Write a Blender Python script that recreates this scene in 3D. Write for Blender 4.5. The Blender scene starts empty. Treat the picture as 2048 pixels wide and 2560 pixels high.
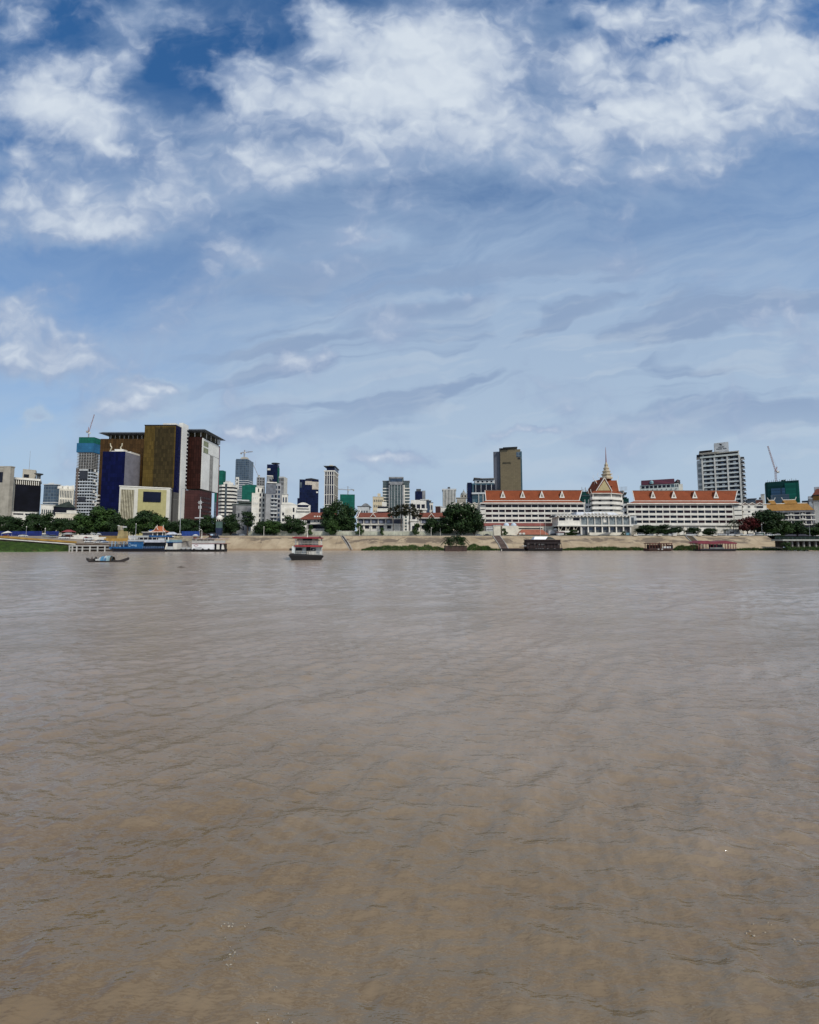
import bpy, math, random
import numpy as np
from mathutils import Vector
R = math.radians
random.seed(7)
SC = bpy.context.scene
COL = SC.collection

# ---------------------------------------------------------------- camera
F = 1024.0                       # focal length in photo pixels (2048 wide)
PITCH = math.atan(72.0 / F)      # the river horizon sits 72 px below the middle
CAMZ = 6.0
cam_d = bpy.data.cameras.new('camera')
cam = bpy.data.objects.new('camera', cam_d)
COL.objects.link(cam)
cam.location = (0, 0, CAMZ)
cam.rotation_euler = (math.pi / 2 + PITCH, 0, 0)
cam_d.sensor_fit = 'HORIZONTAL'
cam_d.sensor_width = 36.0
cam_d.lens = 36.0 * F / 2048
cam_d.clip_start = 0.2
cam_d.clip_end = 20000
SC.camera = cam
CP, SP = math.cos(PITCH), math.sin(PITCH)

def ray(px, py):
    x = (px - 1024) / F
    y = (1280 - py) / F
    return x, CP - y * SP, SP + y * CP
def X(px, Y, py=1310):
    a, b, c = ray(px, py)
    return a * Y / b
def Z(py, Y):
    a, b, c = ray(1024, py)
    return CAMZ + c * Y / b

# ---------------------------------------------------------------- world sky, sun, exposure
SUN_EL, SUN_AZ = R(43), R(142)   # azimuth clockwise from +Y: behind the camera, to the right
SC.view_settings.view_transform = 'Standard'
SC.view_settings.look = 'None'
SC.view_settings.exposure = 0.0
SC.view_settings.gamma = 1.0
W = bpy.data.worlds.new('World')
SC.world = W
W.use_nodes = True
nt = W.node_tree
nt.nodes.clear()

class NT:
    def __init__(s, t, dim='3D'): s.t = t; s.dim = dim
    def n(s, kind, **k):
        o = s.t.nodes.new(kind)
        for a, b in k.items(): setattr(o, a, b)
        return o
    def put(s, sock, v):
        if hasattr(v, 'is_output') or isinstance(v, bpy.types.NodeSocket): s.t.links.new(v, sock)
        else: sock.default_value = v
    def m(s, op, a, b=0.0, c=0.0, clamp=False):
        o = s.n('ShaderNodeMath', operation=op, use_clamp=clamp)
        s.put(o.inputs[0], a); s.put(o.inputs[1], b); s.put(o.inputs[2], c)
        return o.outputs[0]
    def v(s, op, a, b=(0, 0, 0), out=0):
        o = s.n('ShaderNodeVectorMath', operation=op)
        s.put(o.inputs[0], a); s.put(o.inputs[1], b)
        return o.outputs['Value'] if op in ('DOT_PRODUCT', 'LENGTH') else o.outputs[0]
    def noise(s, vec, scale, detail=4, rough=.55, dist=0.0, col=False):
        o = s.n('ShaderNodeTexNoise', noise_dimensions=s.dim)
        s.put(o.inputs['Vector'], vec); o.inputs['Scale'].default_value = scale
        o.inputs['Detail'].default_value = detail; o.inputs['Roughness'].default_value = rough
        o.inputs['Distortion'].default_value = dist
        return o.outputs['Color'] if col else o.outputs[0]
    def mix(s, f, a, b, blend='MIX'):
        o = s.n('ShaderNodeMix', data_type='RGBA', blend_type=blend)
        s.put(o.inputs[0], f); s.put(o.inputs[6], a); s.put(o.inputs[7], b)
        return o.outputs[2]
    def ss(s, v, lo, hi):
        o = s.n('ShaderNodeMapRange', interpolation_type='SMOOTHSTEP')
        s.put(o.inputs[0], v); o.inputs[1].default_value = lo; o.inputs[2].default_value = hi
        return o.outputs[0]
    def sep(s, v):
        o = s.n('ShaderNodeSeparateXYZ'); s.put(o.inputs[0], v); return o.outputs
    def comb(s, x, y, z=0.0):
        o = s.n('ShaderNodeCombineXYZ')
        s.put(o.inputs[0], x); s.put(o.inputs[1], y); s.put(o.inputs[2], z)
        return o.outputs[0]

N = NT(nt, '2D')             # every sky texture lies in a plane
sky = N.n('ShaderNodeTexSky', sky_type='NISHITA', sun_disc=False)
sky.sun_elevation = SUN_EL
sky.sun_rotation = SUN_AZ
sky.air_density = 1.0; sky.dust_density = 1.2; sky.ozone_density = 1.6
SKY_S = 0.085
dirv = N.v('NORMALIZE', N.n('ShaderNodeTexCoord').outputs['Generated'])
dx, dy, dz = N.sep(dirv)
# coordinates on a cloud deck that curves down to the horizon
den = N.m('ADD', N.m('MAXIMUM', dz, 0.0), 0.10)
deck = N.comb(N.m('DIVIDE', dx, den), N.m('DIVIDE', dy, den))
# position in the western half of the sky: where the cloud banks of this day stand
dyc = N.m('MAXIMUM', dy, 0.12)
sx0 = N.m('DIVIDE', dx, dyc); sz0 = N.m('DIVIDE', dz, dyc)
flat = N.comb(sx0, N.m('MULTIPLY', sz0, 1.06))
wob = N.v('MULTIPLY', N.v('SUBTRACT', N.noise(flat, 4.2, 4, .6, col=True), (.5, .5, .5)), (.15, .11, 0))
wob2 = N.v('MULTIPLY', N.v('SUBTRACT', N.noise(flat, 16, 4, .6, col=True), (.5, .5, .5)), (.05, .04, 0))
pos = N.v('ADD', N.v('ADD', N.comb(sx0, sz0), wob), wob2)
BANKS = [  # photo px x, y, half width, half height, weight
 (40,240,120,42,0.86),(170,285,130,48,0.95),(265,345,75,50,0.82),(142,180,100,42,0.75),(267,150,75,46,0.75),(350,40,110,55,0.70),
 (20,60,60,60,0.50),(60,412,120,36,0.75),(77,545,140,60,0.62),(240,575,95,36,1.01),(230,485,130,50,0.50),(450,500,100,60,0.42),(505,350,110,70,0.42),
 (680,245,140,75,0.82),(623,170,90,50,0.60),(760,405,165,52,0.90),(784,45,75,38,0.75),(830,115,80,42,0.65),(950,120,120,100,0.86),
 (950,260,160,65,0.77),(940,598,65,26,0.72),(617,662,65,32,0.72),(36,775,120,60,0.60),(148,880,160,55,0.55),(90,930,110,34,0.45),
 (380,972,75,17,1.25),(315,1022,85,26,1.16),(760,892,75,30,1.16),(80,1042,32,16,1.01),(620,1098,95,22,0.87),(930,1148,90,20,0.40),
 (1202,119,210,105,0.99),(1083,210,130,95,0.86),(1350,335,160,58,0.82),(1558,45,170,40,0.85),(1795,119,210,62,0.82),
 (1855,225,230,85,0.99),(1558,270,160,62,0.86),(1736,330,190,62,0.80),(2010,150,110,70,0.82),(1470,140,90,50,0.70),(1500,420,260,40,0.40),
 (1855,790,230,24,0.40),(1131,745,110,13,0.40),(1309,1089,72,13,1.19),(1392,952,48,17,0.30),(1130,360,150,60,0.50),(1900,20,200,40,0.50),
 (400,570,200,110,0.20),(530,440,150,110,0.16),(330,330,80,90,0.14),(620,1000,120,30,0.22),(1120,800,160,40,0.30),(1000,1145,60,14,0.65),(1080,1165,40,12,0.40),
 (1440,65,60,30,-0.70),(1671,98,60,16,-0.80),(1487,276,26,16,-0.80),(1131,287,45,26,-0.60),(480,130,120,70,-0.50),(505,265,75,34,-0.50),
 (90,672,170,36,-0.40),(1974,420,130,50,-0.50),(700,60,60,60,-0.40),
]
acc = None
for bx_, by_, rx_, ry_, w_ in BANKS:
    a, b, c = ray(bx_, by_)
    k = 1.0 / b
    gx_ = 1.10 if w_ > 0 else .9
    q = N.v('MULTIPLY', N.v('SUBTRACT', pos, (a / b, c / b, 0)), (F / (rx_ * gx_) / k * .96, F / (ry_ * gx_) / k * .93, 0))
    g = N.m('EXPONENT', N.m('MULTIPLY', N.v('DOT_PRODUCT', q, q), -1.0))
    acc = N.m('MULTIPLY', g, w_) if acc is None else N.m('MULTIPLY_ADD', g, w_, acc)
west = N.ss(dy, 0.1, 0.3)
acc = N.m('MULTIPLY', acc, west)
gen = N.noise(deck, 1.3, 3, .6, .3)                      # cloud texture on the deck
puff = N.noise(flat, 4.6, 2, .45, .35)
warp = N.v('ADD', flat, N.v('MULTIPLY', N.v('SUBTRACT', N.noise(flat, 7.0, 3, .6, col=True), (.5, .5, .5)), (.16, .12, 0)))
def billow(off, det):                                    # rounded cauliflower lumps
    o = N.n('ShaderNodeTexVoronoi', feature='SMOOTH_F1', normalize=True, voronoi_dimensions='2D')
    N.put(o.inputs['Vector'], N.v('ADD', N.v('MULTIPLY', warp, (1, 1.2, 1)), (off[0], off[1], 0)))
    o.inputs['Scale'].default_value = 7.5; o.inputs['Detail'].default_value = det
    o.inputs['Roughness'].default_value = .55; o.inputs['Smoothness'].default_value = .85
    return N.m('SUBTRACT', 1.0, o.outputs['Distance'])
puff2 = billow((0, 0), 2.0); relief = N.m('SUBTRACT', puff2, billow((.010, .028), 1.0))
fib = N.noise(N.v('MULTIPLY', warp, (1, 1.4, 1)), 22.0, 4, .62)
away = N.m('MULTIPLY', N.m('SUBTRACT', 1.0, west), .62)  # the sky behind the camera: broken cloud too
keep = N.m('MULTIPLY', N.ss(sz0, 2.3, 1.5), west)          # the banks' own relief ends high overhead
puff = N.m('MULTIPLY_ADD', N.m('SUBTRACT', puff, .5), keep, .5); puff2 = N.m('MULTIPLY_ADD', N.m('SUBTRACT', puff2, .62), keep, .62)
fib = N.m('MULTIPLY_ADD', N.m('SUBTRACT', fib, .5), keep, .5); relief = N.m('MULTIPLY', relief, keep)
d0 = N.m('ADD', N.m('MULTIPLY', acc, .79), N.m('MULTIPLY', N.m('SUBTRACT', gen, .5), .25))
d0 = N.m('ADD', d0, N.m('MULTIPLY', N.m('SUBTRACT', puff, .5), 1.2))
d0 = N.m('ADD', d0, N.m('MULTIPLY', N.m('SUBTRACT', puff2, .62), 1.1))
d0 = N.m('ADD', N.m('ADD', d0, away), N.m('MULTIPLY', N.m('SUBTRACT', fib, .5), .42))
dens = N.ss(d0, .06, .92)
# thin high veil, thicker low down and to the right, drawn out along the wind
ca, sa = math.cos(R(10)), math.sin(R(10))
rot = N.comb(N.m('MULTIPLY_ADD', sx0, ca, N.m('MULTIPLY', sz0, sa)), N.m('MULTIPLY_ADD', sz0, ca, N.m('MULTIPLY', sx0, -sa)))
stw = N.v('ADD', rot, N.v('MULTIPLY', N.v('SUBTRACT', N.noise(rot, 3.4, 4, .55, col=True), (.5, .5, .5)), (.3, .10, 0)))
st1 = N.noise(N.v('MULTIPLY', stw, (2.0, 5.5, 1)), 1.0, 5, .6, .5)
st2 = N.noise(N.v('MULTIPLY', N.v('ADD', stw, (3.1, .7, 0)), (1.9, 11, 1)), 1.0, 4, .5, .5)
st3 = N.noise(N.v('MULTIPLY', N.v('ADD', stw, (7.3, 2.2, 0)), (3.2, 22, 1)), 1.0, 3, .5, .3)
low = N.ss(sz0, 1.35, 0.30)                              # 1 low in the sky
right = N.ss(sx0, -.95, .35)
veil = N.m('MULTIPLY', N.m('MULTIPLY_ADD', low, 1.12, .05), N.m('MULTIPLY_ADD', right, .52, .50))
veil = N.m('ADD', veil, N.m('MULTIPLY', N.m('SUBTRACT', st1, .5), N.m('MULTIPLY_ADD', right, .5, .55)))
veil = N.m('ADD', veil, N.m('MULTIPLY', N.ss(acc, .0, .7), .30))
veil = N.m('ADD', veil, N.m('MULTIPLY', N.ss(sz0, .55, .12), .30))     # milky edges round the banks
veil = N.m('MAXIMUM', N.m('MINIMUM', veil, .92), 0.0)
base = N.v('MULTIPLY', sky.outputs[0], (SKY_S * .52, SKY_S * 1.13, SKY_S * 1.62))
VEIL = N.mix(N.ss(sz0, .75, .12), (.355, .475, .65, 1), (.445, .555, .68, 1))
c1 = N.mix(veil, base, VEIL)
zone = N.m('MULTIPLY', N.ss(sz0, .86, .58), N.ss(sx0, -.70, -.30))
zone = N.m('MULTIPLY', zone, N.ss(sz0, .20, .38))
band = N.m('MULTIPLY', N.ss(st2, .455, .63), zone)
c1 = N.mix(N.m('MULTIPLY', band, .90), c1, (.265, .365, .54, 1))
lit = N.m('MULTIPLY', N.ss(st3, .47, .72), N.m('MULTIPLY', N.ss(sz0, .85, .45), right))
c1 = N.mix(N.m('MULTIPLY', lit, .42), c1, (.50, .59, .70, 1))
shade = N.m('ADD', N.m('MULTIPLY', N.ss(d0, .25, 1.45), .92), N.m('MULTIPLY', relief, 1.1), clamp=True)
ccol = N.mix(shade, (.30, .39, .57, 1), (.67, .74, .82, 1))
c2 = N.mix(N.m('MULTIPLY', dens, .97), c1, ccol)
hor = N.ss(dz, .22, .0)
c2 = N.mix(N.m('MULTIPLY', N.ss(sz0, 1.5, 2.6), .75), c2, (.36, .45, .59, 1))   # thin overcast at the zenith
c3 = N.mix(N.m('MULTIPLY', hor, .65), c2, (.41, .525, .665, 1))
bg = N.n('ShaderNodeBackground')
N.put(bg.inputs[0], c3)
bg.inputs[1].default_value = 1.0
nt.links.new(bg.outputs[0], N.n('ShaderNodeOutputWorld').inputs[0])
W.cycles.sampling_method = 'MANUAL'
W.cycles.sample_map_resolution = 512

sun_d = bpy.data.lights.new('sun', 'SUN')
sun_d.energy = 3.1
sun_d.angle = R(10)             # the sun stands behind thin cloud
sun_d.color = (1.0, .95, .87)
sun = bpy.data.objects.new('sun', sun_d)
COL.objects.link(sun)
to_sun = Vector((math.sin(SUN_AZ) * math.cos(SUN_EL), math.cos(SUN_AZ) * math.cos(SUN_EL), math.sin(SUN_EL)))
sun.rotation_euler = to_sun.to_track_quat('Z', 'Y').to_euler()
sun.location = (0, 0, 400)

# ---------------------------------------------------------------- mesh helpers
ORG = {}                         # world origin of every object that parents others
class MB:
    def __init__(s): s.v = []; s.f = []
    def add(s, vs, fs):
        n = len(s.v)
        s.v += [tuple(p) for p in vs]
        s.f += [tuple(i + n for i in f) for f in fs]
        return s
    def hexa(s, b, t):           # 4 bottom points, 4 top points
        return s.add(list(b) + list(t), [(3, 2, 1, 0), (4, 5, 6, 7), (0, 1, 5, 4), (1, 2, 6, 5), (2, 3, 7, 6), (3, 0, 4, 7)])
    def box(s, x0, x1, y0, y1, z0, z1):
        return s.hexa([(x0, y0, z0), (x1, y0, z0), (x1, y1, z0), (x0, y1, z0)], [(x0, y0, z1), (x1, y0, z1), (x1, y1, z1), (x0, y1, z1)])
    def bx(s, B): return s.box(*B)
    def taper(s, B, gx, gy):     # box whose top is larger (+) or smaller (-) by gx, gy on each side
        x0, x1, y0, y1, z0, z1 = B
        return s.hexa([(x0, y0, z0), (x1, y0, z0), (x1, y1, z0), (x0, y1, z0)], [(x0 - gx, y0 - gy, z1), (x1 + gx, y0 - gy, z1), (x1 + gx, y1 + gy, z1), (x0 - gx, y1 + gy, z1)])
    def prism(s, poly, y0, y1):  # polygon in XZ, counter-clockwise seen from the river, extruded in Y
        n = len(poly)
        vs = [(x, y0, z) for x, z in poly] + [(x, y1, z) for x, z in poly]
        fs = [tuple(range(n)), tuple(range(2 * n - 1, n - 1, -1))] + [(i, i + n, (i + 1) % n + n, (i + 1) % n) for i in range(n)]
        return s.add(vs, fs)
    def prismx(s, poly, x0, x1): # polygon in YZ extruded in X
        n = len(poly)
        vs = [(x0, y, z) for y, z in poly] + [(x1, y, z) for y, z in poly]
        fs = [tuple(range(n)), tuple(range(2 * n - 1, n - 1, -1))] + [(i, i + n, (i + 1) % n + n, (i + 1) % n) for i in range(n)]
        return s.add(vs, fs)
    def slab(s, poly, z0, z1):   # polygon in XY extruded in Z
        n = len(poly)
        vs = [(x, y, z0) for x, y in poly] + [(x, y, z1) for x, y in poly]
        fs = [tuple(range(n - 1, -1, -1)), tuple(range(n, 2 * n))] + [(i, (i + 1) % n, (i + 1) % n + n, i + n) for i in range(n)]
        return s.add(vs, fs)
    def cyl(s, p0, p1, r0, r1=None, n=8):
        r1 = r0 if r1 is None else r1
        p0, p1 = Vector(p0), Vector(p1)
        d = (p1 - p0).normalized()
        u = d.orthogonal().normalized(); w = d.cross(u)
        vs = []
        for p, r in ((p0, r0), (p1, r1)):
            for i in range(n):
                a = 2 * math.pi * i / n
                vs.append(p + (u * math.cos(a) + w * math.sin(a)) * r)
        fs = [tuple(range(n - 1, -1, -1)), tuple(range(n, 2 * n))] + [(i, (i + 1) % n, (i + 1) % n + n, i + n) for i in range(n)]
        return s.add(vs, fs)
    def tube(s, pts, r, n=6):
        for a, b in zip(pts, pts[1:]): s.cyl(a, b, r, r, n)
        return s
    def lathe(s, c, prof, n=12, rot=0.0):   # prof: (radius, z) from bottom to top
        vs = []
        for r, z in prof:
            for i in range(n):
                a = 2 * math.pi * i / n + rot
                vs.append((c[0] + r * math.cos(a), c[1] + r * math.sin(a), c[2] + z))
        fs = [tuple(range(n - 1, -1, -1))]
        for k in range(len(prof) - 1):
            fs += [(k * n + i, k * n + (i + 1) % n, (k + 1) * n + (i + 1) % n, (k + 1) * n + i) for i in range(n)]
        m = (len(prof) - 1) * n
        fs.append(tuple(range(m, m + n)))
        return s.add(vs, fs)
    def blob(s, c, r, n=10, m=6):
        prof = []
        vs = [(c[0], c[1], c[2] - r[2])]
        for k in range(1, m):
            t = math.pi * k / m
            for i in range(n):
                a = 2 * math.pi * i / n
                vs.append((c[0] + r[0] * math.sin(t) * math.cos(a), c[1] + r[1] * math.sin(t) * math.sin(a), c[2] - r[2] * math.cos(t)))
        vs.append((c[0], c[1], c[2] + r[2]))
        fs = [(0, 1 + (i + 1) % n, 1 + i) for i in range(n)]
        for k in range(m - 2):
            fs += [(1 + k * n + i, 1 + k * n + (i + 1) % n, 1 + (k + 1) * n + (i + 1) % n, 1 + (k + 1) * n + i) for i in range(n)]
        L = len(vs) - 1; b = 1 + (m - 2) * n
        fs += [(b + i, b + (i + 1) % n, L) for i in range(n)]
        return s.add(vs, fs)
    def build(s, name, mat, parent=None, origin=None, smooth=False, label=None, kind=None):
        a = np.array(s.v, dtype=np.float64)
        if origin is None:
            lo, hi = a.min(0), a.max(0)
            origin = ((lo[0] + hi[0]) / 2, (lo[1] + hi[1]) / 2, lo[2])
        o = Vector(origin)
        me = bpy.data.meshes.new(name)
        me.from_pydata([tuple(p) for p in (a - np.array(origin))], [], s.f)
        me.materials.append(mat)
        if smooth: me.polygons.foreach_set('use_smooth', [True] * len(me.polygons))
        ob = bpy.data.objects.new(name, me)
        COL.objects.link(ob)
        ORG[ob.name] = o
        if parent is not None:
            ob.parent = parent
            ob.location = o - ORG[parent.name]
        else: ob.location = o
        if label: ob['label'] = label
        if kind: ob['kind'] = kind
        return ob

def thing(name, label, cat, loc, group=None):
    o = bpy.data.objects.new(name, None)
    o.empty_display_size = 1.0
    COL.objects.link(o)
    o.location = loc
    ORG[o.name] = Vector(loc)
    o['label'] = label; o['category'] = cat
    if group: o['group'] = group
    return o
def tag(o, label, cat, group=None):
    o['label'] = label; o['category'] = cat
    if group: o['group'] = group
    return o
def part(parent, name, mat, B, label=None):
    return MB().bx(B).build(name, mat, parent, label=label)
def rep(parent, name, mat, size, pts):
    """the same little box, one object per place: pts are its lower front left corners"""
    first = None
    for x, y, z in pts:
        if first is None:
            first = MB().box(x, x + size[0], y, y + size[1], z, z + size[2]).build(name, mat, parent, origin=(x, y, z))
        else:
            c = first.copy(); COL.objects.link(c); c.parent = parent
            c.location = Vector((x, y, z)) - ORG[parent.name]
    return first
def copy_tree(o, parent=None):
    c = o.copy(); COL.objects.link(c)
    if parent is not None: c.parent = parent
    for ch in [q for q in bpy.data.objects if q.parent is o]: copy_tree(ch, c)
    return c

# ---------------------------------------------------------------- materials (base colours)
MATS = {}
def mat(key, col, rough=.75, var=.18, scale=.35, metal=0.0, streak=.0, spec=.4, bump=0.0, fine=0.0):
    if key in MATS: return MATS[key]
    m = bpy.data.materials.new(key); m.use_nodes = True
    t = m.node_tree; B = t.nodes['Principled BSDF']; n = NT(t)
    g = n.n('ShaderNodeNewGeometry').outputs['Position']
    c = (*col, 1)
    dk = (*[v * (1 - var) * (1 - var) for v in col], 1); lt = (*[min(v * (1 + var), .9) for v in col], 1)
    f = n.ss(n.noise(g, scale, 5, .62), .3, .7)
    out = n.mix(f, dk, lt)
    if fine: out = n.mix(n.m('MULTIPLY', n.ss(n.noise(g, scale * 12, 3, .6), .4, .65), fine), out, dk)
    if streak:
        s = n.noise(n.v('MULTIPLY', g, (1, 1, .07)), 1.3, 4, .6)
        out = n.mix(n.m('MULTIPLY', n.ss(s, .48, .75), streak), out, (*[v * .5 for v in col], 1))
    n.put(B.inputs['Base Color'], out)
    B.inputs['Roughness'].default_value = rough
    B.inputs['Metallic'].default_value = metal
    B.inputs['Specular IOR Level'].default_value = spec
    if bump:
        b = n.n('ShaderNodeBump'); b.inputs['Strength'].default_value = bump; b.inputs['Distance'].default_value = .3
        n.put(b.inputs['Height'], n.noise(g, scale * 4, 5, .6)); n.put(B.inputs['Normal'], b.outputs[0])
    MATS[key] = m
    return m
def facade(key, pane, line, w, h, tw=.12, th=.12, rough=.15, var=.35, spec=.35, metal=0.0, alt=None, altp=.15):
    """cladding or curtain wall: a grid of panels (w x h metres) that differ a little, joints between them"""
    if key in MATS: return MATS[key]
    m = bpy.data.materials.new(key); m.use_nodes = True
    t = m.node_tree; B = t.nodes['Principled BSDF']; n = NT(t)
    px, py, pz = n.sep(n.n('ShaderNodeNewGeometry').outputs['Position'])
    u = n.m('DIVIDE', n.m('ADD', px, py), w); v = n.m('DIVIDE', pz, h)
    iu = n.m('FLOOR', u); iv = n.m('FLOOR', v)
    fu = n.m('SUBTRACT', u, iu); fv = n.m('SUBTRACT', v, iv)
    ln = n.m('MAXIMUM', n.m('LESS_THAN', fu, tw), n.m('LESS_THAN', fv, th))
    wn = n.n('ShaderNodeTexWhiteNoise'); n.put(wn.inputs['Vector'], n.comb(iu, iv))
    dk = (*[q * (1 - var) for q in pane], 1); lt = (*[min(.9, q * (1 + var)) for q in pane], 1)
    out = n.mix(wn.outputs['Value'], dk, lt)
    if alt: out = n.mix(n.m('LESS_THAN', n.sep(wn.outputs['Color'])[1], altp), out, (*alt, 1))
    out = n.mix(ln, out, (*line, 1))
    big = n.ss(n.noise(n.comb(px, py, pz), .06, 3, .5), .35, .65)
    out = n.mix(n.m('MULTIPLY', big, .25), out, (*[q * .6 for q in pane], 1))
    n.put(B.inputs['Base Color'], out)
    n.put(B.inputs['Roughness'], n.m('MULTIPLY_ADD', ln, .5, rough, clamp=True))
    B.inputs['Specular IOR Level'].default_value = spec
    B.inputs['Metallic'].default_value = metal
    MATS[key] = m
    return m
def tiles(key, col, var=.25):
    if key in MATS: return MATS[key]
    m = bpy.data.materials.new(key); m.use_nodes = True
    t = m.node_tree; B = t.nodes['Principled BSDF']; n = NT(t)
    g = n.n('ShaderNodeNewGeometry').outputs['Position']
    px, py, pz = n.sep(g)
    row = n.m('FRACT', n.m('DIVIDE', pz, .38))
    big = n.ss(n.noise(g, .25, 5, .6), .3, .7)
    wn = n.n('ShaderNodeTexWhiteNoise'); n.put(wn.inputs['Vector'], n.comb(n.m('FLOOR', n.m('DIVIDE', px, .3)), n.m('FLOOR', n.m('DIVIDE', pz, .38))))
    out = n.mix(n.m('MULTIPLY_ADD', big, .5, n.m('MULTIPLY', wn.outputs['Value'], .5)), (*[q * (1 - var) for q in col], 1), (*[q * (1 + var) for q in col], 1))
    out = n.mix(n.m('MULTIPLY', n.m('LESS_THAN', row, .2), .5), out, (*[q * .4 for q in col], 1))
    n.put(B.inputs['Base Color'], out); B.inputs['Roughness'].default_value = .8; B.inputs['Specular IOR Level'].default_value = .15
    b = n.n('ShaderNodeBump'); b.inputs['Strength'].default_value = .5; b.inputs['Distance'].default_value = .08
    n.put(b.inputs['Height'], row); n.put(B.inputs['Normal'], b.outputs[0])
    MATS[key] = m
    return m
WHITE = mat('white_render', (.69, .66, .585), .8, .10, .2, streak=.18)
CREAM = mat('cream_render', (.66, .61, .50), .8, .10, .2, streak=.18)
OFFW = mat('grey_white_render', (.52, .53, .52), .8, .12, .2, streak=.25)
BEIGE = mat('beige_stone', (.36, .33, .27), .85, .12, .2, streak=.25)
GREY = mat('grey_render', (.24, .245, .25), .8, .15, .2, streak=.25)
DGREY = mat('dark_grey_metal', (.07, .075, .08), .6)
CONC = mat('raw_concrete', (.33, .31, .28), .9, .2, .4, streak=.3, bump=.2)
BLACK = mat('black_paint', (.012, .012, .014), .6)
DARKWIN = mat('dark_glass', (.012, .013, .022), .2, .3, .3, spec=.22)
BLUEWIN = mat('blue_glass', (.03, .05, .085), .1, .3, .2, spec=.6)
GREYWIN = mat('grey_glass', (.07, .085, .095), .12, .3, .2, spec=.6)
TRIM = mat('white_trim', (.73, .69, .61), .7, .08)
STEEL = mat('galvanised_steel', (.42, .43, .43), .5, .12, .8, metal=.3)
REDTILE = tiles('orange_red_tiles', (.215, .056, .022))
MARTILE = tiles('brown_red_tiles', (.17, .055, .036))
GOLDTILE = tiles('golden_tiles', (.30, .155, .042))
REDP = mat('red_paint', (.20, .02, .02), .5, .2)
WOOD = mat('dark_brown_wood', (.045, .022, .016), .7, .35, .8)
REDWOOD = mat('red_brown_wood', (.10, .028, .018), .7, .3, .8)
GREENNET = facade('green_safety_net', (.014, .115, .085), (.01, .075, .06), 3.5, 3.3, .08, .09, .9, .18, .1)
BLUENET = facade('blue_safety_net', (.030, .130, .24), (.025, .095, .18), 4, 3.3, .06, .08, .9, .15, .1)
DGREENNET = facade('dark_green_net', (.010, .05, .045), (.006, .03, .03), 3.5, 3.3, .08, .12, .9, .25, .1)
# ---------------------------------------------------------------- the river
def grid_mesh(name, P, mat_, smooth=True):
    r, c = P.shape[:2]
    me = bpy.data.meshes.new(name)
    idx = np.arange(r * c).reshape(r, c)
    q = np.stack([idx[:-1, :-1], idx[:-1, 1:], idx[1:, 1:], idx[1:, :-1]], -1).reshape(-1, 4)
    me.vertices.add(r * c); me.vertices.foreach_set('co', P.reshape(-1).astype(np.float32))
    me.loops.add(q.size); me.loops.foreach_set('vertex_index', q.reshape(-1).astype(np.int32))
    me.polygons.add(len(q)); me.polygons.foreach_set('loop_start', (np.arange(len(q)) * 4).astype(np.int32))
    me.polygons.foreach_set('use_smooth', np.ones(len(q), dtype=bool))
    me.update(calc_edges=True)
    me.materials.append(mat_)
    o = bpy.data.objects.new(name, me); COL.objects.link(o)
    return o
def vnoise(x, y, seed):              # smooth value noise
    rs = np.random.RandomState(seed); T = rs.rand(256, 256)
    xi = np.floor(x).astype(int); yi = np.floor(y).astype(int)
    fx = x - xi; fy = y - yi
    fx = fx * fx * (3 - 2 * fx); fy = fy * fy * (3 - 2 * fy)
    g = lambda a, b: T[a % 256, b % 256]
    return (g(xi, yi) * (1 - fx) + g(xi + 1, yi) * fx) * (1 - fy) + (g(xi, yi + 1) * (1 - fx) + g(xi + 1, yi + 1) * fx) * fy

wm = bpy.data.materials.new('muddy_river_water'); wm.use_nodes = True
t = wm.node_tree; B = t.nodes['Principled BSDF']; n = NT(t)
g = n.n('ShaderNodeNewGeometry').outputs['Position']
silt = n.ss(n.noise(n.v('MULTIPLY', g, (.05, .11, 1)), 1.0, 5, .6, .6), .35, .68)
silt2 = n.ss(n.noise(n.v('MULTIPLY', g, (.35, .8, 1)), 1.0, 4, .6, .8), .35, .7)
wc = n.mix(silt, (.162, .099, .034, 1), (.206, .140, .066, 1))
wc = n.mix(n.m('MULTIPLY', silt2, .4), wc, (.140, .088, .032, 1))
far_sheen = n.m('MULTIPLY_ADD', n.noise(n.v('MULTIPLY', g, (.035, .06, 1)), 1.0, 5, .6), 1.1, n.m('MULTIPLY', n.m('LOGARITHM', n.m('MAXIMUM', n.sep(g)[1], 1.0), 2.718), .30))
wc = n.mix(n.m('MULTIPLY', n.ss(far_sheen, 1.0, 1.85), .9), wc, (.372, .300, .238, 1))   # paler with distance: sky reflection painted into the water colour
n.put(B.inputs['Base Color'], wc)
B.inputs['IOR'].default_value = 2.0
gust = n.noise(n.v('MULTIPLY', g, (.02, .06, 1)), 1.0, 4, .6, .5)
open_w = n.ss(n.sep(g)[1], 150, 10)          # the reach near this bank is choppier than the lee of the far bank
n.put(B.inputs['Roughness'], n.m('MULTIPLY_ADD', open_w, -.15, .25))
h1 = n.noise(n.v('MULTIPLY', g, (.6, 2.0, 1)), 1.0, 2, .5)
h2 = n.noise(n.v('MULTIPLY', g, (1.7, 4.6, 1)), 1.0, 3, .6)
h3 = n.noise(n.v('MULTIPLY', g, (7.0, 16., 1)), 1.0, 2, .5)
bp = n.n('ShaderNodeBump'); bp.inputs['Strength'].default_value = 1.0
n.put(bp.inputs['Distance'], n.m('MULTIPLY', n.m('MULTIPLY_ADD', n.ss(gust, .32, .68), .085, .045), n.m('MULTIPLY', n.m('MULTIPLY_ADD', open_w, .84, .16), n.m('MULTIPLY_ADD', n.ss(n.sep(g)[1], 7, 24), .35, .65))))
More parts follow.
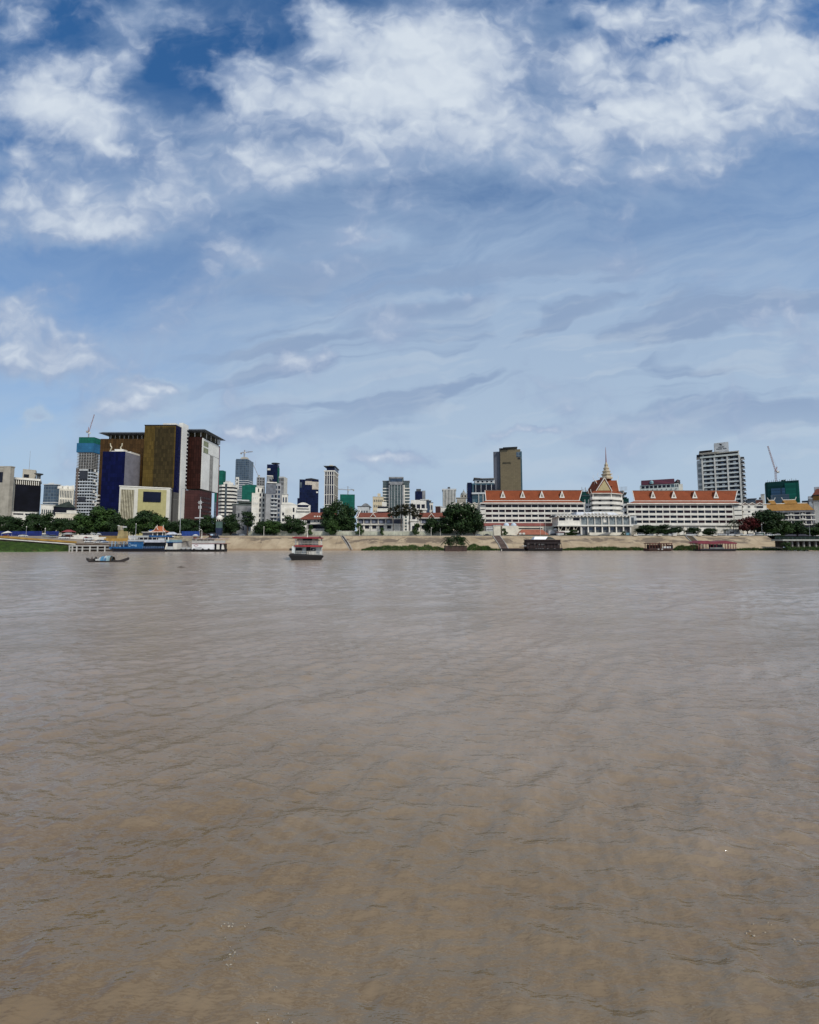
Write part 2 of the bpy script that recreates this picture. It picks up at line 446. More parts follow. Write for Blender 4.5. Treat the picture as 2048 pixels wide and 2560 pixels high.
n.put(bp.inputs['Height'], n.m('ADD', n.m('ADD', n.m('MULTIPLY', h1, .6), n.m('MULTIPLY', h2, .75)), n.m('MULTIPLY', h3, .22)))
n.put(B.inputs['Normal'], bp.outputs[0])

rows, cols = 740, 980
yy = 3.2 * (262 / 3.2) ** (np.arange(rows) / (rows - 1.0))
ss_ = np.linspace(-1.32, 1.32, cols)
WY = np.repeat(yy[:, None], cols, 1)
WX = ss_[None, :] * (WY + 7)
sp = np.maximum(np.gradient(yy)[:, None] * np.ones(cols), (2.64 / cols) * (WY + 7))
HZ = np.zeros_like(WX)
rs = np.random.RandomState(3)
gust_m = .45 + 1.1 * vnoise(WX * .035 + 50, WY * .07 + 20, 5) * (.5 + vnoise(WX * .16 + 9, WY * .3 + 3, 6))
for i in range(64):
    lam = .22 * (6.5 / .22) ** (i / 63.0)
    th = R(101 + rs.normal(0, 36))
    k = 2 * math.pi / lam
    ph = k * (WX * math.cos(th) + WY * math.sin(th)) + rs.rand() * 6.28 + 4.4 * vnoise(WX / lam * .30 + i, WY / lam * .45, 11 + i)
    amp = .0180 * lam ** .70 * (1.0 if lam < 1.5 else .62)
    w = np.exp(np.sin(ph) * .3) - 1.02
    HZ += amp * w * np.clip((lam / sp - 2.2) / 2.5, 0, 1) * (gust_m if lam < 4 else 1)
HZ = np.clip(HZ, -.5, .6)
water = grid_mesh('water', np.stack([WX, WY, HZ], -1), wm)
water['kind'] = 'structure'
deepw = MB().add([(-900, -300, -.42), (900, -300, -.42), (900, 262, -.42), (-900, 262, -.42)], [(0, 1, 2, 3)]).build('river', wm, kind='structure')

# foam flecks on the wave crests
foam = mat('foam', (.38, .33, .25), .6, .1, 4)
fb = MB()
def hz_at(x, y):
    r_ = int(np.clip(np.searchsorted(yy, y), 1, rows - 1)); c_ = int(np.clip((x / (y + 7) + 1.32) / 2.64 * (cols - 1), 0, cols - 1))
    return HZ[r_, c_]
for cx, cy, nn, sx_, sy_ in ((578, 2398, 16, 22, 30), (690, 2545, 9, 45, 14), (1990, 2358, 6, 20, 8), (560, 2320, 10, 40, 10), (1900, 2330, 7, 40, 14), (680, 2470, 3, 20, 8)):
    for i in range(nn):
        px_ = cx + random.gauss(0, sx_ * .6); py_ = cy + random.gauss(0, sy_ * .6)
        a, b, c = ray(px_, py_)
        tt = -CAMZ / c
        x, y = a * tt, b * tt
        r_ = random.uniform(.002, .009) * y / 7
        z = hz_at(x, y) + .012
        k = random.uniform(1.2, 4.2); an = random.uniform(-.6, .3)
        pts = []
        for j in range(7):
            an2 = j / 7 * 6.283
            u, v = math.cos(an2) * r_ * k * random.uniform(.6, 1.2), math.sin(an2) * r_ * random.uniform(.6, 1.2)
            pts.append((x + u * math.cos(an) - v * math.sin(an), y + u * math.sin(an) + v * math.cos(an), z + random.uniform(0, .015)))
        fb.add(pts + [(x, y, z + .02)], [(j, (j + 1) % 7, 7) for j in range(7)])
fb.build('foam', foam, kind='stuff')

# ---------------------------------------------------------------- ground and banks
GZ = 9.15                         # level of the promenade and the city
paving = mat('pale_paving', (.36, .33, .29), .9, .2, .15, bump=.2)
MB().add([(-5000, 268.5, GZ), (5000, 268.5, GZ), (5000, 9000, GZ), (-5000, 9000, GZ)], [(0, 1, 2, 3)]).build('ground', paving, kind='structure')

em = bpy.data.materials.new('stained_concrete_embankment'); em.use_nodes = True
t = em.node_tree; B = t.nodes['Principled BSDF']; n = NT(t)
g = n.n('ShaderNodeNewGeometry').outputs['Position']
gx, gy, gz = n.sep(g)
f = n.ss(n.noise(g, .12, 6, .65), .3, .7)
c = n.mix(f, (.275, .205, .125, 1), (.41, .325, .215, 1))
c = n.mix(n.m('MULTIPLY', n.ss(n.noise(g, 1.1, 4, .65), .45, .75), .45), c, (.27, .20, .135, 1))
patch = n.ss(n.noise(n.v('MULTIPLY', g, (.075, .1, .28)), 1.0, 5, .68, .6), .47, .56)
zone = n.m('MULTIPLY', n.ss(gz, 3.6, 5.0), n.ss(gz, 8.9, 7.6))
c = n.mix(n.m('MULTIPLY', n.m('MULTIPLY', patch, zone), .8), c, (.10, .075, .055, 1))
wet = n.ss(n.m('MULTIPLY_ADD', n.noise(g, .2, 4, .6), 1.6, gz), 2.6, 1.1)
c = n.mix(n.m('MULTIPLY', wet, .75), c, (.20, .125, .07, 1))
jt = n.m('LESS_THAN', n.m('FRACT', n.m('DIVIDE', gx, 9.3)), .02)
c = n.mix(n.m('MULTIPLY', jt, .5), c, (.12, .09, .06, 1))
n.put(B.inputs['Base Color'], c); B.inputs['Roughness'].default_value = .9
b = n.n('ShaderNodeBump'); b.inputs['Strength'].default_value = .6; b.inputs['Distance'].default_value = .4
n.put(b.inputs['Height'], n.noise(g, .9, 6, .65)); n.put(B.inputs['Normal'], b.outputs[0])
def bank(name, x0, x1, mat_, prof, nz=.25, step=1.5, wob=1.0):
    """sloping bank: prof(x) gives (y, z) points from the water up to the top"""
    xs = np.arange(x0, x1 + step, step)
    P = []
    for x in xs:
        pr = prof(x); row = []
        for k in range(len(pr) - 1):
            (ya, za), (yb, zb) = pr[k], pr[k + 1]
            for j in range(8): u = j / 8; row.append((x, ya + (yb - ya) * u, za + (zb - za) * u))
        row.append((x, *pr[-1])); P.append(row)
    P = np.array(P).transpose(1, 0, 2)
    w = np.sin(np.linspace(0, math.pi, P.shape[0]))[:, None]
    d = (vnoise(P[:, :, 0] * .4 + 40, P[:, :, 1] * .5, 8) - .5) * nz * w
    P[:, :, 2] += d
    P[:, :, 1] += (vnoise(P[:, :, 0] * .12 + 7, P[:, :, 2] * .2, 9) - .5) * wob * w
    o = grid_mesh(name, P, mat_); o['kind'] = 'structure'
    return o
XE0, XE1 = X(478, 256), X(1958, 256)
bank('embankment', XE0, XE1, em, lambda x: [(252.5, -1.0), (255, .2), (259.5, 3.7), (268.6, GZ + .02)])
kerb = mat('weathered_kerb', (.20, .18, .155), .9)
MB().box(XE0, XE1, 268.45, 269.1, GZ - .3, GZ + .35).build('kerb', kerb, kind='structure')

# left: landing slope above the pier, ramp road and grass bank
XR = X(190, 236)
def zr(x):                         # height of the ramp's front edge
    return float(np.interp(x, [-700, X(0, 236), XR, X(280, 236), 0], [9.1, 7.75, 4.55, 4.2, 4.2]))
xs = np.arange(-520, XE0 + 1.5, 1.5)
P = np.array([[(x, 236 + (268.7 - 236) * v, zr(x) + (GZ + .03 - zr(x)) * v ** 1.15) for x in xs] for v in np.linspace(0, 1, 14)])
P[1:-1, :, 2] += (vnoise(P[1:-1, :, 0] * .3 + 5, P[1:-1, :, 1] * .3, 4) - .5) * .25
dirt = mat('dusty_landing_ground', (.24, .195, .15), .95, .25, .2, bump=.3)
o = grid_mesh('landing_ground', P, dirt); o['kind'] = 'structure'
rm = MB()
for a, b_ in zip(xs[:-1], xs[1:]):
    rm.add([(a, 236, -1), (b_, 236, -1), (b_, 236, zr(b_)), (a, 236, zr(a))], [(0, 1, 2, 3)])
rm.build('quay_face', mat('brown_brick_wall', (.105, .075, .055), .9, .25, .5, streak=.3), kind='structure')
o = MB().add([(XE0 + .0, 236, -1), (XE0, 269, -1), (XE0, 269, GZ), (XE0, 236, 4.2)], [(0, 1, 2, 3)]).build('quay_side', CONC, kind='structure')
gm = bpy.data.materials.new('river_grass'); gm.use_nodes = True
t = gm.node_tree; B = t.nodes['Principled BSDF']; n = NT(t)
g = n.n('ShaderNodeNewGeometry').outputs['Position']
c = n.mix(n.ss(n.noise(g, .35, 5, .65), .3, .7), (.022, .050, .008, 1), (.062, .125, .016, 1))
c = n.mix(n.m('MULTIPLY', n.ss(n.noise(g, .15, 4, .6), .58, .7), .7), c, (.12, .095, .035, 1))
n.put(B.inputs['Base Color'], c); B.inputs['Roughness'].default_value = .9
b = n.n('ShaderNodeBump'); b.inputs['Strength'].default_value = .8; b.inputs['Distance'].default_value = .4
n.put(b.inputs['Height'], n.noise(g, 2.5, 5, .7)); n.put(B.inputs['Normal'], b.outputs[0])
def lp(x):
    e = float(np.interp(x, [-520, X(150, 236), X(176, 236)], [1, 1, .12]))
    return [(236 - 18 * e - 2, -.9), (236 - 17 * e, .25), (236 - 8 * e, 2.2 * e + .3), (235.9, max(zr(x) - 2.0, 1.0 * e))]
bank('grass_bank', -520, X(180, 236), gm, lp, .5, 1.5, 1.5)
# right: recessed bank beyond the end of the embankment
bank('river_bank', XE1 - 1, 520, mat('silt_bank', (.22, .17, .115), .95, .25, .2, bump=.4), lambda x: [(236, -1), (240, .3), (262, 5.2), (290, GZ + .02)], .6)
MB().add([(XE1, 252, -1), (XE1, 300, -1), (XE1, 300, GZ), (XE1, 268.6, GZ)], [(0, 1, 2, 3)]).build('embankment_end', em, kind='structure')

def tufts(name, places, mat_, hmin=.35, hmax=1.0):
    """places: (x, y, z) feet of grass tufts -> one object"""
    m = MB()
    for x, y, z in places:
        for j in range(5):
            a = random.uniform(0, 6.283); r_ = random.uniform(.05, .4); h = random.uniform(hmin, hmax); w = random.uniform(.06, .16)
            bx_, by_ = x + math.cos(a) * r_, y + math.sin(a) * r_
            lx, ly = random.uniform(-.4, .4) * h, random.uniform(-.4, .4) * h
            ca_, sa_ = math.cos(a) * w, math.sin(a) * w
            m.add([(bx_ - ca_, by_ - sa_, z - .1), (bx_ + ca_, by_ + sa_, z - .1), (bx_ + lx, by_ + ly, z + h)], [(0, 1, 2)])
    return m.build(name, mat_, kind='stuff')
places = []
for i in range(5200):                       # long grass on the left bank
    x = random.uniform(X(-60, 228), X(166, 230)); pr = lp(x); u = random.random() ** .8
    k = 1 if u < .5 else 2; v = (u * 2) % 1
    (ya, za), (yb, zb) = pr[k], pr[k + 1]
    places.append((x, ya + (yb - ya) * v, za + (zb - za) * v))
tufts('grass', places, gm, .3, .9)
places = []
def strip(p0, p1, top, dens):               # weeds along the foot of the embankment: top = height reached up the slope
    for i in range(int(dens)):
        u = random.random(); px_ = p0 + (p1 - p0) * u
        e = math.sin(min(1, u * 6) * 1.57) * math.sin(min(1, (1 - u) * 6) * 1.57) * (.55 + .9 * float(vnoise(np.array(px_ * .06), np.array(3.3), 21)))
        zt = random.random() * top * e
        y = 254.6 + 4.5 * zt / 3.5 - .3
        places.append((X(px_, y), y, .1 + zt))
strip(905, 1115, 2.6, 1500); strip(1165, 1230, 2.8, 700); strip(1180, 1250, 1.2, 300)
strip(1400, 1620, 1.6, 1300); strip(1680, 1750, 2.4, 700); strip(1835, 1950, 1.2, 500)
tufts('bank_weeds', places, gm, .35, 1.1)
places = []
for i in range(900):
    px_ = random.uniform(1965, 2090); y = random.uniform(240.5, 247)
    places.append((X(px_, y), y, .3 + (y - 240) * .22))
tufts('bank_grass', places, gm, .4, 1.2)

# ---------------------------------------------------------------- trees
def leafmat(key, c0, c1):
    m = bpy.data.materials.new(key); m.use_nodes = True
    t = m.node_tree; B = t.nodes['Principled BSDF']; n = NT(t)
    g = n.n('ShaderNodeNewGeometry')
    f = n.m('MULTIPLY_ADD', n.ss(n.noise(g.outputs['Position'], .3, 4, .6), .3, .7), .6, n.m('MULTIPLY', g.outputs['Random Per Island'], .4))
    n.put(B.inputs['Base Color'], n.mix(f, (*c0, 1), (*c1, 1)))
    B.inputs['Roughness'].default_value = .65; B.inputs['Specular IOR Level'].default_value = .25
    return m
LEAF = leafmat('dark_green_leaves', (.007, .019, .005), (.026, .056, .012))
LEAF2 = leafmat('mid_green_leaves', (.012, .030, .006), (.042, .088, .015))
REDLEAF = leafmat('red_flowering_leaves', (.022, .012, .008), (.13, .010, .010))
PALM = leafmat('palm_leaves', (.008, .018, .005), (.034, .050, .015))
DRYPALM = leafmat('sugar_palm_leaves', (.010, .018, .007), (.055, .048, .024))
BARK = mat('bark', (.075, .055, .042), .9, .3, 1.5, bump=.4)
def crown_mesh(seed, w, h, zc, n_lobe, n_leaf, leaf, squash=1.0):
    """leaf clumps spread over many uneven lobes; w, h overall size, zc centre height"""
    rd = random.Random(seed); m = MB(); lobes = []
    for i in range(n_lobe):
        a = rd.uniform(0, 6.283); u = rd.random() ** .55; v = rd.uniform(-1, 1)
        k = math.sqrt(max(0, 1 - v * v * .85))
        lobes.append((Vector((math.cos(a) * u * k * w * .37, math.sin(a) * u * k * w * .37, zc + v * h * .38)), w * rd.uniform(.10, .20), rd.uniform(.7, 1.2)))
    for i in range(n_leaf):
        c, r_, q = lobes[rd.randrange(n_lobe)]
        d = Vector((rd.gauss(0, 1), rd.gauss(0, 1), rd.gauss(0, 1))).normalized()
        p = c + Vector((d.x, d.y, d.z * .75 * q)) * r_ * (rd.random() ** .33) * 1.05
        s = leaf * rd.uniform(.6, 1.35)
        nrm = (d + Vector((rd.gauss(0, .6), rd.gauss(0, .6), rd.gauss(0, .6) + .5))).normalized()
        u = nrm.orthogonal().normalized(); w2 = nrm.cross(u)
        an = rd.uniform(0, 6.283); u, w2 = u * math.cos(an) + w2 * math.sin(an), w2 * math.cos(an) - u * math.sin(an)
        m.add([p - u * s, p - w2 * s * .5, p + u * s, p + w2 * s * .5], [(0, 1, 2, 3)])
    return m, lobes
def proto_tree(seed, name, w, h, trunk_h, tr, n_lobe, n_leaf, leaf, lm):
    root = thing(name, '', 'tree', (0, 0, 0))
    zc = trunk_h + (h - trunk_h) * .5
    m, lobes = crown_mesh(seed, w, h - trunk_h, zc, n_lobe, n_leaf, leaf)
    m.build('crown', lm, root, origin=(0, 0, trunk_h))
    k = MB().cyl((0, 0, -.3), (.12, 0, trunk_h), tr, tr * .75).cyl((.12, 0, trunk_h), (0, 0, zc), tr * .75, tr * .35)
    for c, r_, q in lobes[:9]:
        k.cyl((.1, 0, trunk_h * random.uniform(.75, 1.1)), c, tr * .4, tr * .1, 6)
    k.build('trunk', BARK, root, origin=(0, 0, -.3))
    return root, w, h
PROTO = {
 'broad': proto_tree(1, 'tree', 14, 10.5, 1.0, .35, 46, 5200, .46, LEAF),
 'round': proto_tree(2, 'tree', 11, 11.5, .8, .32, 46, 5200, .42, LEAF),
 'green': proto_tree(3, 'tree', 12, 9.5, .9, .3, 38, 4400, .44, LEAF2),
 'tall': proto_tree(4, 'tree', 8.5, 13, 4.2, .3, 26, 2400, .36, LEAF),
 'bush': proto_tree(5, 'bush', 5, 4.5, .5, .12, 18, 1300, .26, LEAF2),
 'red': proto_tree(6, 'tree', 11, 9.5, 2.4, .3, 26, 2600, .38, REDLEAF),
}
USED = set()
def tree(px, wpx, ytop, Y, kind, label, zb=None, cat='tree', name=None, group='trees along the riverfront'):
    root, w, h = PROTO[kind]
    first = kind not in USED
    USED.add(kind)
    o = root if first else copy_tree(root)
    zb = GZ if zb is None else zb
    sx_ = wpx * 1.14 / F * Y / w
    sz_ = (Z(ytop, Y) - zb) / h
    o.location = (X(px, Y), Y, zb - .05)
    o.scale = (sx_, sx_ * random.uniform(.9, 1.1), sz_)
    o.rotation_euler = (0, 0, random.uniform(0, 6.28))
    tag(o, label, cat, group)
    return o
def palm(px, Y, ytop, zb, n_f, L, label, leaf=None, name='palm_tree', trunk_r=.2, fan=False, lean=0.0, group=None, cat='palm tree'):
    zt = Z(ytop, Y) - L * .45
    x = X(px, Y)
    root = thing(name, label, cat, (x, Y, zb), group)
    pts = [(x + lean * (u ** 2), Y, zb - .2 + (zt - zb + .2) * u) for u in (0, .25, .5, .75, 1)]
    MB().tube(pts, trunk_r, 7).build('trunk', BARK, root)
    m = MB(); top = Vector(pts[-1])
    for i in range(n_f):
        a = i * 2.4 + random.uniform(-.3, .3); el = random.uniform(-1.0 if fan else -.35, 1.25)
        d = Vector((math.cos(a) * math.cos(el), math.sin(a) * math.cos(el), math.sin(el)))
        if fan:                   # sugar palm: stiff fan leaves
            stem = top + d * L * .5; side = d.cross(Vector((0, 0, 1))).normalized(); up = side.cross(d)
            m.cyl(top, stem, .05, .04, 4)
            for q in range(-5, 6):
                e = (d * math.cos(q * .24) + side * math.sin(q * .24) + up * random.uniform(-.1, .1)) * L * .55
                m.add([stem - side * .03, stem + e * .6 + side.cross(e).normalized() * .16, stem + e, stem + e * .6 - side.cross(e).normalized() * .16], [(0, 1, 2, 3)])
        else:                     # feather leaves that arch over
            p = top.copy(); v = d * L / 6
            for q in range(6):
                p2 = p + v; side = v.cross(Vector((0, 0, 1))).normalized() * L * .13 * math.sin((q + 1) / 7 * 3.0)
                for s in (1, -1):
                    for w in range(2):
                        b0 = p + v * (w * .5)
                        m.add([b0, b0 + v * .45, b0 + side * s + v * .9 - Vector((0, 0, L * .09))], [(0, 1, 2)])
                m.add([p, p2, p2 - Vector((0, 0, .06)), p - Vector((0, 0, .08))], [(0, 1, 2, 3)])
                p = p2; v = v + Vector((0, 0, -L * .042))
    m.build('crown', leaf or PALM, root)
    return root
# ---------------------------------------------------------------- building helpers
def Bx(px0, px1, yt, Y, d=20.0, side=None, yb=None, ym=None):
    """box whose front face fills photo columns px0..px1 at distance Y; side = column where its far side edge is seen"""
    ym = (yt + 1310) / 2 if ym is None else ym
    x0, x1 = X(px0, Y, ym), X(px1, Y, ym)
    if side is not None:
        e = px1 if side > px1 else px0
        d = Y * (e - 1024) / (side - 1024) - Y
    B_ = (x0, x1, Y, Y + d, GZ - .3 if yb is None else Z(yb, Y), Z(yt, Y))
    if side is None: FREE[B_] = (px0, px1, ym, Y)
    return B_
FREE, TURN = {}, []
def bld(name, label, B, cat='building', group=None):
    r = thing(name, label, cat, ((B[0] + B[1]) / 2, B[2], B[4]), group)
    if B in FREE: TURN.append((r, FREE[B], B))
    return r
def turn_buildings():
    """turn each block that shows no flank towards the river so that its front keeps its photo columns"""
    for r, (px0, px1, ym, Y), B in TURN:
        cxp = (px0 + px1) / 2
        if r.name.split('.')[0] in NOTURN or abs(cxp - 1024) < 60: continue
        th = -math.atan((cxp - 1024) / F) * TURNK.get(r.name.split('.')[0], .92)
        w = B[1] - B[0]; cx, sc = r.location.x, 1.0
        a0 = ray(px0, ym); a1 = ray(px1, ym); t0, t1 = a0[0] / a0[1], a1[0] / a1[1]
        c, s_ = math.cos(th), math.sin(th)
        # (cx -+ h c) = t (Y -+ h s), h = half width
        # cx - h c = t0 (Y - h s);  cx + h c = t1 (Y + h s)
        h = Y * (t1 - t0) / (2 * c - (t1 + t0) * s_)
        cx = t0 * (Y - h * s_) + h * c
        r.location.x = cx; r.scale.x = 2 * h / w; r.rotation_euler.z = th
def fr(B, u0, u1, v0, v1, out=.15, inn=.3):       # panel on the front face
    w, h = B[1] - B[0], B[5] - B[4]
    return (B[0] + w * u0, B[0] + w * u1, B[2] - out, B[2] + inn, B[4] + h * v0, B[4] + h * v1)
def rt(B, u0, u1, v0, v1, out=.15, inn=.3):       # panel on the right side (u from the front)
    d, h = B[3] - B[2], B[5] - B[4]
    return (B[1] - inn, B[1] + out, B[2] + d * u0, B[2] + d * u1, B[4] + h * v0, B[4] + h * v1)
def lf(B, u0, u1, v0, v1, out=.15, inn=.3):
    d, h = B[3] - B[2], B[5] - B[4]
    return (B[0] - out, B[0] + inn, B[2] + d * u0, B[2] + d * u1, B[4] + h * v0, B[4] + h * v1)
def grow(B, g, z0, z1): return (B[0] - g, B[1] + g, B[2] - g, B[3] + g, z0, z1)
def windows(root, B, face, rows, cols, m, u=(.05, .95), v=(.08, .95), fu=.6, fv=.5, name='window', out=.14, skip=None):
    """every window a part: a glazed box standing a little proud of the wall"""
    ms = m if isinstance(m, (list, tuple)) else [m]
    groups = [[] for _ in ms]
    L = (B[1] - B[0]) if face == 'f' else (B[3] - B[2])
    H = B[5] - B[4]
    pu = (u[1] - u[0]) * L / cols; pv = (v[1] - v[0]) * H / rows
    w, h = pu * fu, pv * fv
    rd = random.Random(rows * 31 + cols)
    for r in range(rows):
        for c in range(cols):
            if skip and skip(r, c): continue
            a = u[0] * L + (c + .5) * pu - w / 2; z = B[4] + v[0] * H + (r + .5) * pv - h / 2
            p = (B[0] + a, B[2] - out, z) if face == 'f' else (B[1] - .1, B[2] + a, z) if face == 'r' else (B[0] - out, B[2] + a, z)
            groups[rd.randrange(len(ms))].append(p)
    for mm, g in zip(ms, groups):
        if g: rep(root, name, mm, (w, out + .1, h) if face == 'f' else (out + .1, w, h), g)
def bands(root, B, n, v0, v1, frac, out, m, name='floor_band'):
    H = B[5] - B[4]; p = (v1 - v0) * H / n
    pts = [(B[0] - out, B[2] - out, B[4] + v0 * H + p * (i + .5) - p * frac / 2) for i in range(n)]
    rep(root, name, m, (B[1] - B[0] + 2 * out, B[3] - B[2] + 2 * out, p * frac), pts)
def fins(root, B, face, n, v0, v1, frac, out, m, u=(0, 1), name='fin'):
    L = (B[1] - B[0]) if face == 'f' else (B[3] - B[2]); H = B[5] - B[4]
    p = (u[1] - u[0]) * L / n; w = p * frac
    pts = []
    for i in range(n):
        a = u[0] * L + p * (i + .5) - w / 2; z = B[4] + v0 * H
        pts.append((B[0] + a, B[2] - out, z) if face == 'f' else (B[1] - .1, B[2] + a, z) if face == 'r' else (B[0] - out, B[2] + a, z))
    rep(root, name, m, (w, out + .1, (v1 - v0) * H) if face == 'f' else (out + .1, w, (v1 - v0) * H), pts)
def lattice(m, p0, p1, w, n, r=.09):
    """square lattice boom from p0 to p1"""
    p0, p1 = Vector(p0), Vector(p1); d = (p1 - p0).normalized()
    u = d.cross(Vector((0, 1, 0)))
    u = u.normalized() if u.length > .1 else Vector((1, 0, 0)); v = d.cross(u).normalized()
    cs = [u * w + v * w, u * w - v * w, -u * w - v * w, -u * w + v * w]
    for c in cs: m.cyl(p0 + c, p1 + c, r, r, 4)
    for i in range(n):
        a = p0 + (p1 - p0) * (i / n); b = p0 + (p1 - p0) * ((i + 1) / n)
        for k in range(4): m.cyl(a + cs[k], b + cs[(k + 1) % 4], r * .7, r * .7, 3)
    return m
def crane(label, px, Y, yb, yt, tip, tail, m, ctip=None, w=.8, r=.14):
    """tower crane: mast, jib to a photo point tip, counter jib to tail, cab"""
    x = X(px, Y, yt); zb, zt = Z(yb, Y), Z(yt, Y)
    root = thing('tower_crane', label, 'crane', (x, Y, zb), 'tower cranes on the skyline')
    lattice(MB(), (x, Y, zb), (x, Y, zt), w, max(4, int((zt - zb) / 2.2)), r).build('mast', m, root)
    P = lambda q: (X(q[0], Y, q[1]), Y, Z(q[1], Y))
    lattice(MB(), (x, Y, zt), P(tip), w * .7, 14, r * .9).build('jib', m, root)
    lattice(MB(), (x, Y, zt), P(tail), w * .7, 4, r).build('counter_jib', m, root)
    tx, ty_, tz = P(tail)
    MB().box(tx - 1.1, tx + 1.1, Y - 1, Y + 1, tz - 2.2, tz).build('counterweight', CONC, root)
    MB().box(x + .9, x + 2.5, Y - 1.6, Y - .2, zt - 1.9, zt).build('cab', WHITE, root)
    if ctip:
        lattice(MB(), (x, Y, zt), P(ctip), w * .5, 4, r).build('tower_head', m, root)
        MB().cyl(P(ctip), P((tip[0] * .75 + px * .25, tip[1] * .75 + yt * .25)), r * .5, r * .5, 3).cyl(P(ctip), P(tail), r * .5, r * .5, 3).build('tie_rope', m, root)
    return root
CRANEM = mat('crane_steel', (.36, .33, .32), .6)
CRANER = mat('crane_red_steel', (.36, .21, .19), .6)
BROWNCLAD = facade('brown_cladding', (.068, .036, .012), (.03, .018, .008), 2.4, 3.6, .10, .05, .5, .30, .12)
GOLDCLAD = facade('golden_glass_cladding', (.092, .060, .014), (.06, .042, .010), 1.7, 3.4, .10, .06, .5, .30, .12)
OLIVECLAD = facade('dark_olive_cladding', (.045, .032, .012), (.03, .026, .010), 1.7, 3.4, .10, .06, .5, .35, .12)
NAVY = facade('navy_curtain_wall', (.004, .006, .042), (.004, .007, .030), 1.9, 3.4, .07, .06, .4, .3, .08)
NAVY2 = facade('dark_navy_glass', (.006, .010, .038), (.010, .014, .035), 2.3, 3.6, .09, .08, .2, .4, .14)
MAROONCLAD = facade('dark_maroon_cladding', (.032, .011, .008), (.012, .005, .004), 2.1, 3.6, .14, .05, .5, .35, .12)
MAROONWALL = facade('maroon_wall_panels', (.058, .020, .018), (.035, .012, .012), 3.0, 2.2, .05, .06, .6, .2, .3)
TEAL = facade('teal_curtain_wall', (.030, .075, .095), (.012, .03, .04), 2.2, 3.5, .1, .1, .12, .4, .6, alt=(.08, .13, .15))
STEELGLASS = facade('steel_blue_glass', (.045, .07, .10), (.11, .14, .16), 3.0, 3.5, .14, .16, .15, .4, .6)
GREENGLASS = facade('grey_green_glass', (.055, .080, .082), (.14, .16, .15), 2.4, 3.4, .2, .12, .15, .35, .5)
EAVE = mat('dark_eave_metal', (.085, .095, .105), .5, .1)
YELLOWP = facade('pale_yellow_panels', (.40, .36, .16), (.34, .31, .14), 2.2, 2.2, .04, .04, .6, .08, .3)
LILAC = mat('grey_lilac_wall', (.21, .205, .235), .8, .1, .2)
OPEN = mat('unlit_concrete_interior', (.05, .05, .05), .95)

# ================================================================ left edge
B = Bx(-60, 24, 1168, 300, 34, side=32)
r = bld('stone_tower', 'tall plain beige stone building cut by the left edge of the photo', B)
part(r, 'wall', BEIGE, B)
part(r, 'opening', DARKWIN, fr(B, .62, .76, .78, .93))
part(r, 'pilaster', BEIGE, fr(B, .80, 1.0, 0, 1.004, .6))
part(r, 'parapet', BEIGE, grow(B, .25, B[5], B[5] + .8))

Y = 312
B = Bx(18, 97, 1196, Y, 22)
r = bld('panelled_building', 'white building with a huge black panel and a fin band, behind the far left trees', B)
part(r, 'wall', facade('white_stone_panels', (.50, .50, .46), (.38, .38, .35), 8, 3.0, .03, .06, .7, .08, .3), (B[0], B[1], B[2], B[3], B[4], Z(1213, Y)))
U = (B[0] + .4, B[1] - .4, Y + 1.2, B[3], Z(1213, Y), Z(1200, Y))
part(r, 'recessed_storey', OLIVECLAD, U)
part(r, 'cornice', WHITE, grow((B[0], B[1], Y - .2, B[3], 0, 0), .3, Z(1200, Y), Z(1195, Y)))
fins(r, (U[0], U[1], Y + 1.0, Y + 3, U[4], U[5]), 'f', 15, 0, 1, .42, .9, WHITE, name='fin')
part(r, 'screen', mat('black_screen', (.006, .007, .013), .7, .3, .1, spec=.1), (X(36, Y, 1240), X(101, Y, 1240), Y - .9, Y + .1, Z(1278, Y), Z(1212, Y)))
part(r, 'base_storey', WHITE, (X(8, Y), X(92, Y), Y - 6, Y - .95, B[4], Z(1281, Y)))
rep(r, 'window', DARKWIN, (4.2, .2, 1.1), [(X(p, Y), Y - 6.1, Z(1288, Y)) for p in (14, 33, 44, 62, 80)])
T = (X(78, Y + 8, 1180), X(111, Y + 8, 1180), Y + 8, Y + 18, Z(1197, Y + 8), Z(1174, Y + 8))
part(r, 'plant_room', BEIGE, T)
part(r, 'louvre', DARKWIN, fr(T, .1, .5, .1, .45))
x = X(108, Y + 4, 1188)
MB().lathe((x, Y + 4, Z(1197, Y + 4)), [(1.6, 0), (1.6, 3.2), (3.6, 4.1), (3.8, 4.6), (.3, 4.7)], 14).build('roof_drum', DGREY, r)
x = X(106, Y + 12, 1150)
MB().cyl((x, Y + 12, Z(1174, Y + 12)), (x, Y + 12, Z(1128, Y + 12)), .22, .08, 6).build('antenna', STEEL, r)

# ---------------------------------------------------------------- behind: pale blocks
Y = 430
B = Bx(107, 138, 1212, Y, 18, side=148)
r = bld('apartment_block', 'pale glass apartment block beside the unfinished tower with netting', B)
part(r, 'wall', STEELGLASS, B)
part(r, 'pier', WHITE, fr(B, .42, .54, 0, .55, .7)); part(r, 'pier', WHITE, fr(B, .92, 1.06, 0, .55, .9))
bands(r, (B[0], B[1], B[2], B[3], B[4], B[5]), 9, .1, .7, .25, .35, OFFW)
part(r, 'roof_slab', OFFW, grow(B, .6, B[5], B[5] + .9))
part(r, 'penthouse', OFFW, (B[0] + 2, B[1] - 5, Y + 3, B[3] - 2, B[5] + .9, B[5] + 2.6))
B = Bx(146, 182, 1222, 410, 18)
r = bld('hotel_block', 'cream block with tall windows and white roof sails left of netted tower', B)
part(r, 'wall', CREAM, B)
windows(r, B, 'f', 2, 8, GREYWIN, v=(.62, .98), fu=.5, fv=.8)
windows(r, B, 'f', 4, 8, GREYWIN, v=(.1, .6), fu=.55, fv=.45)
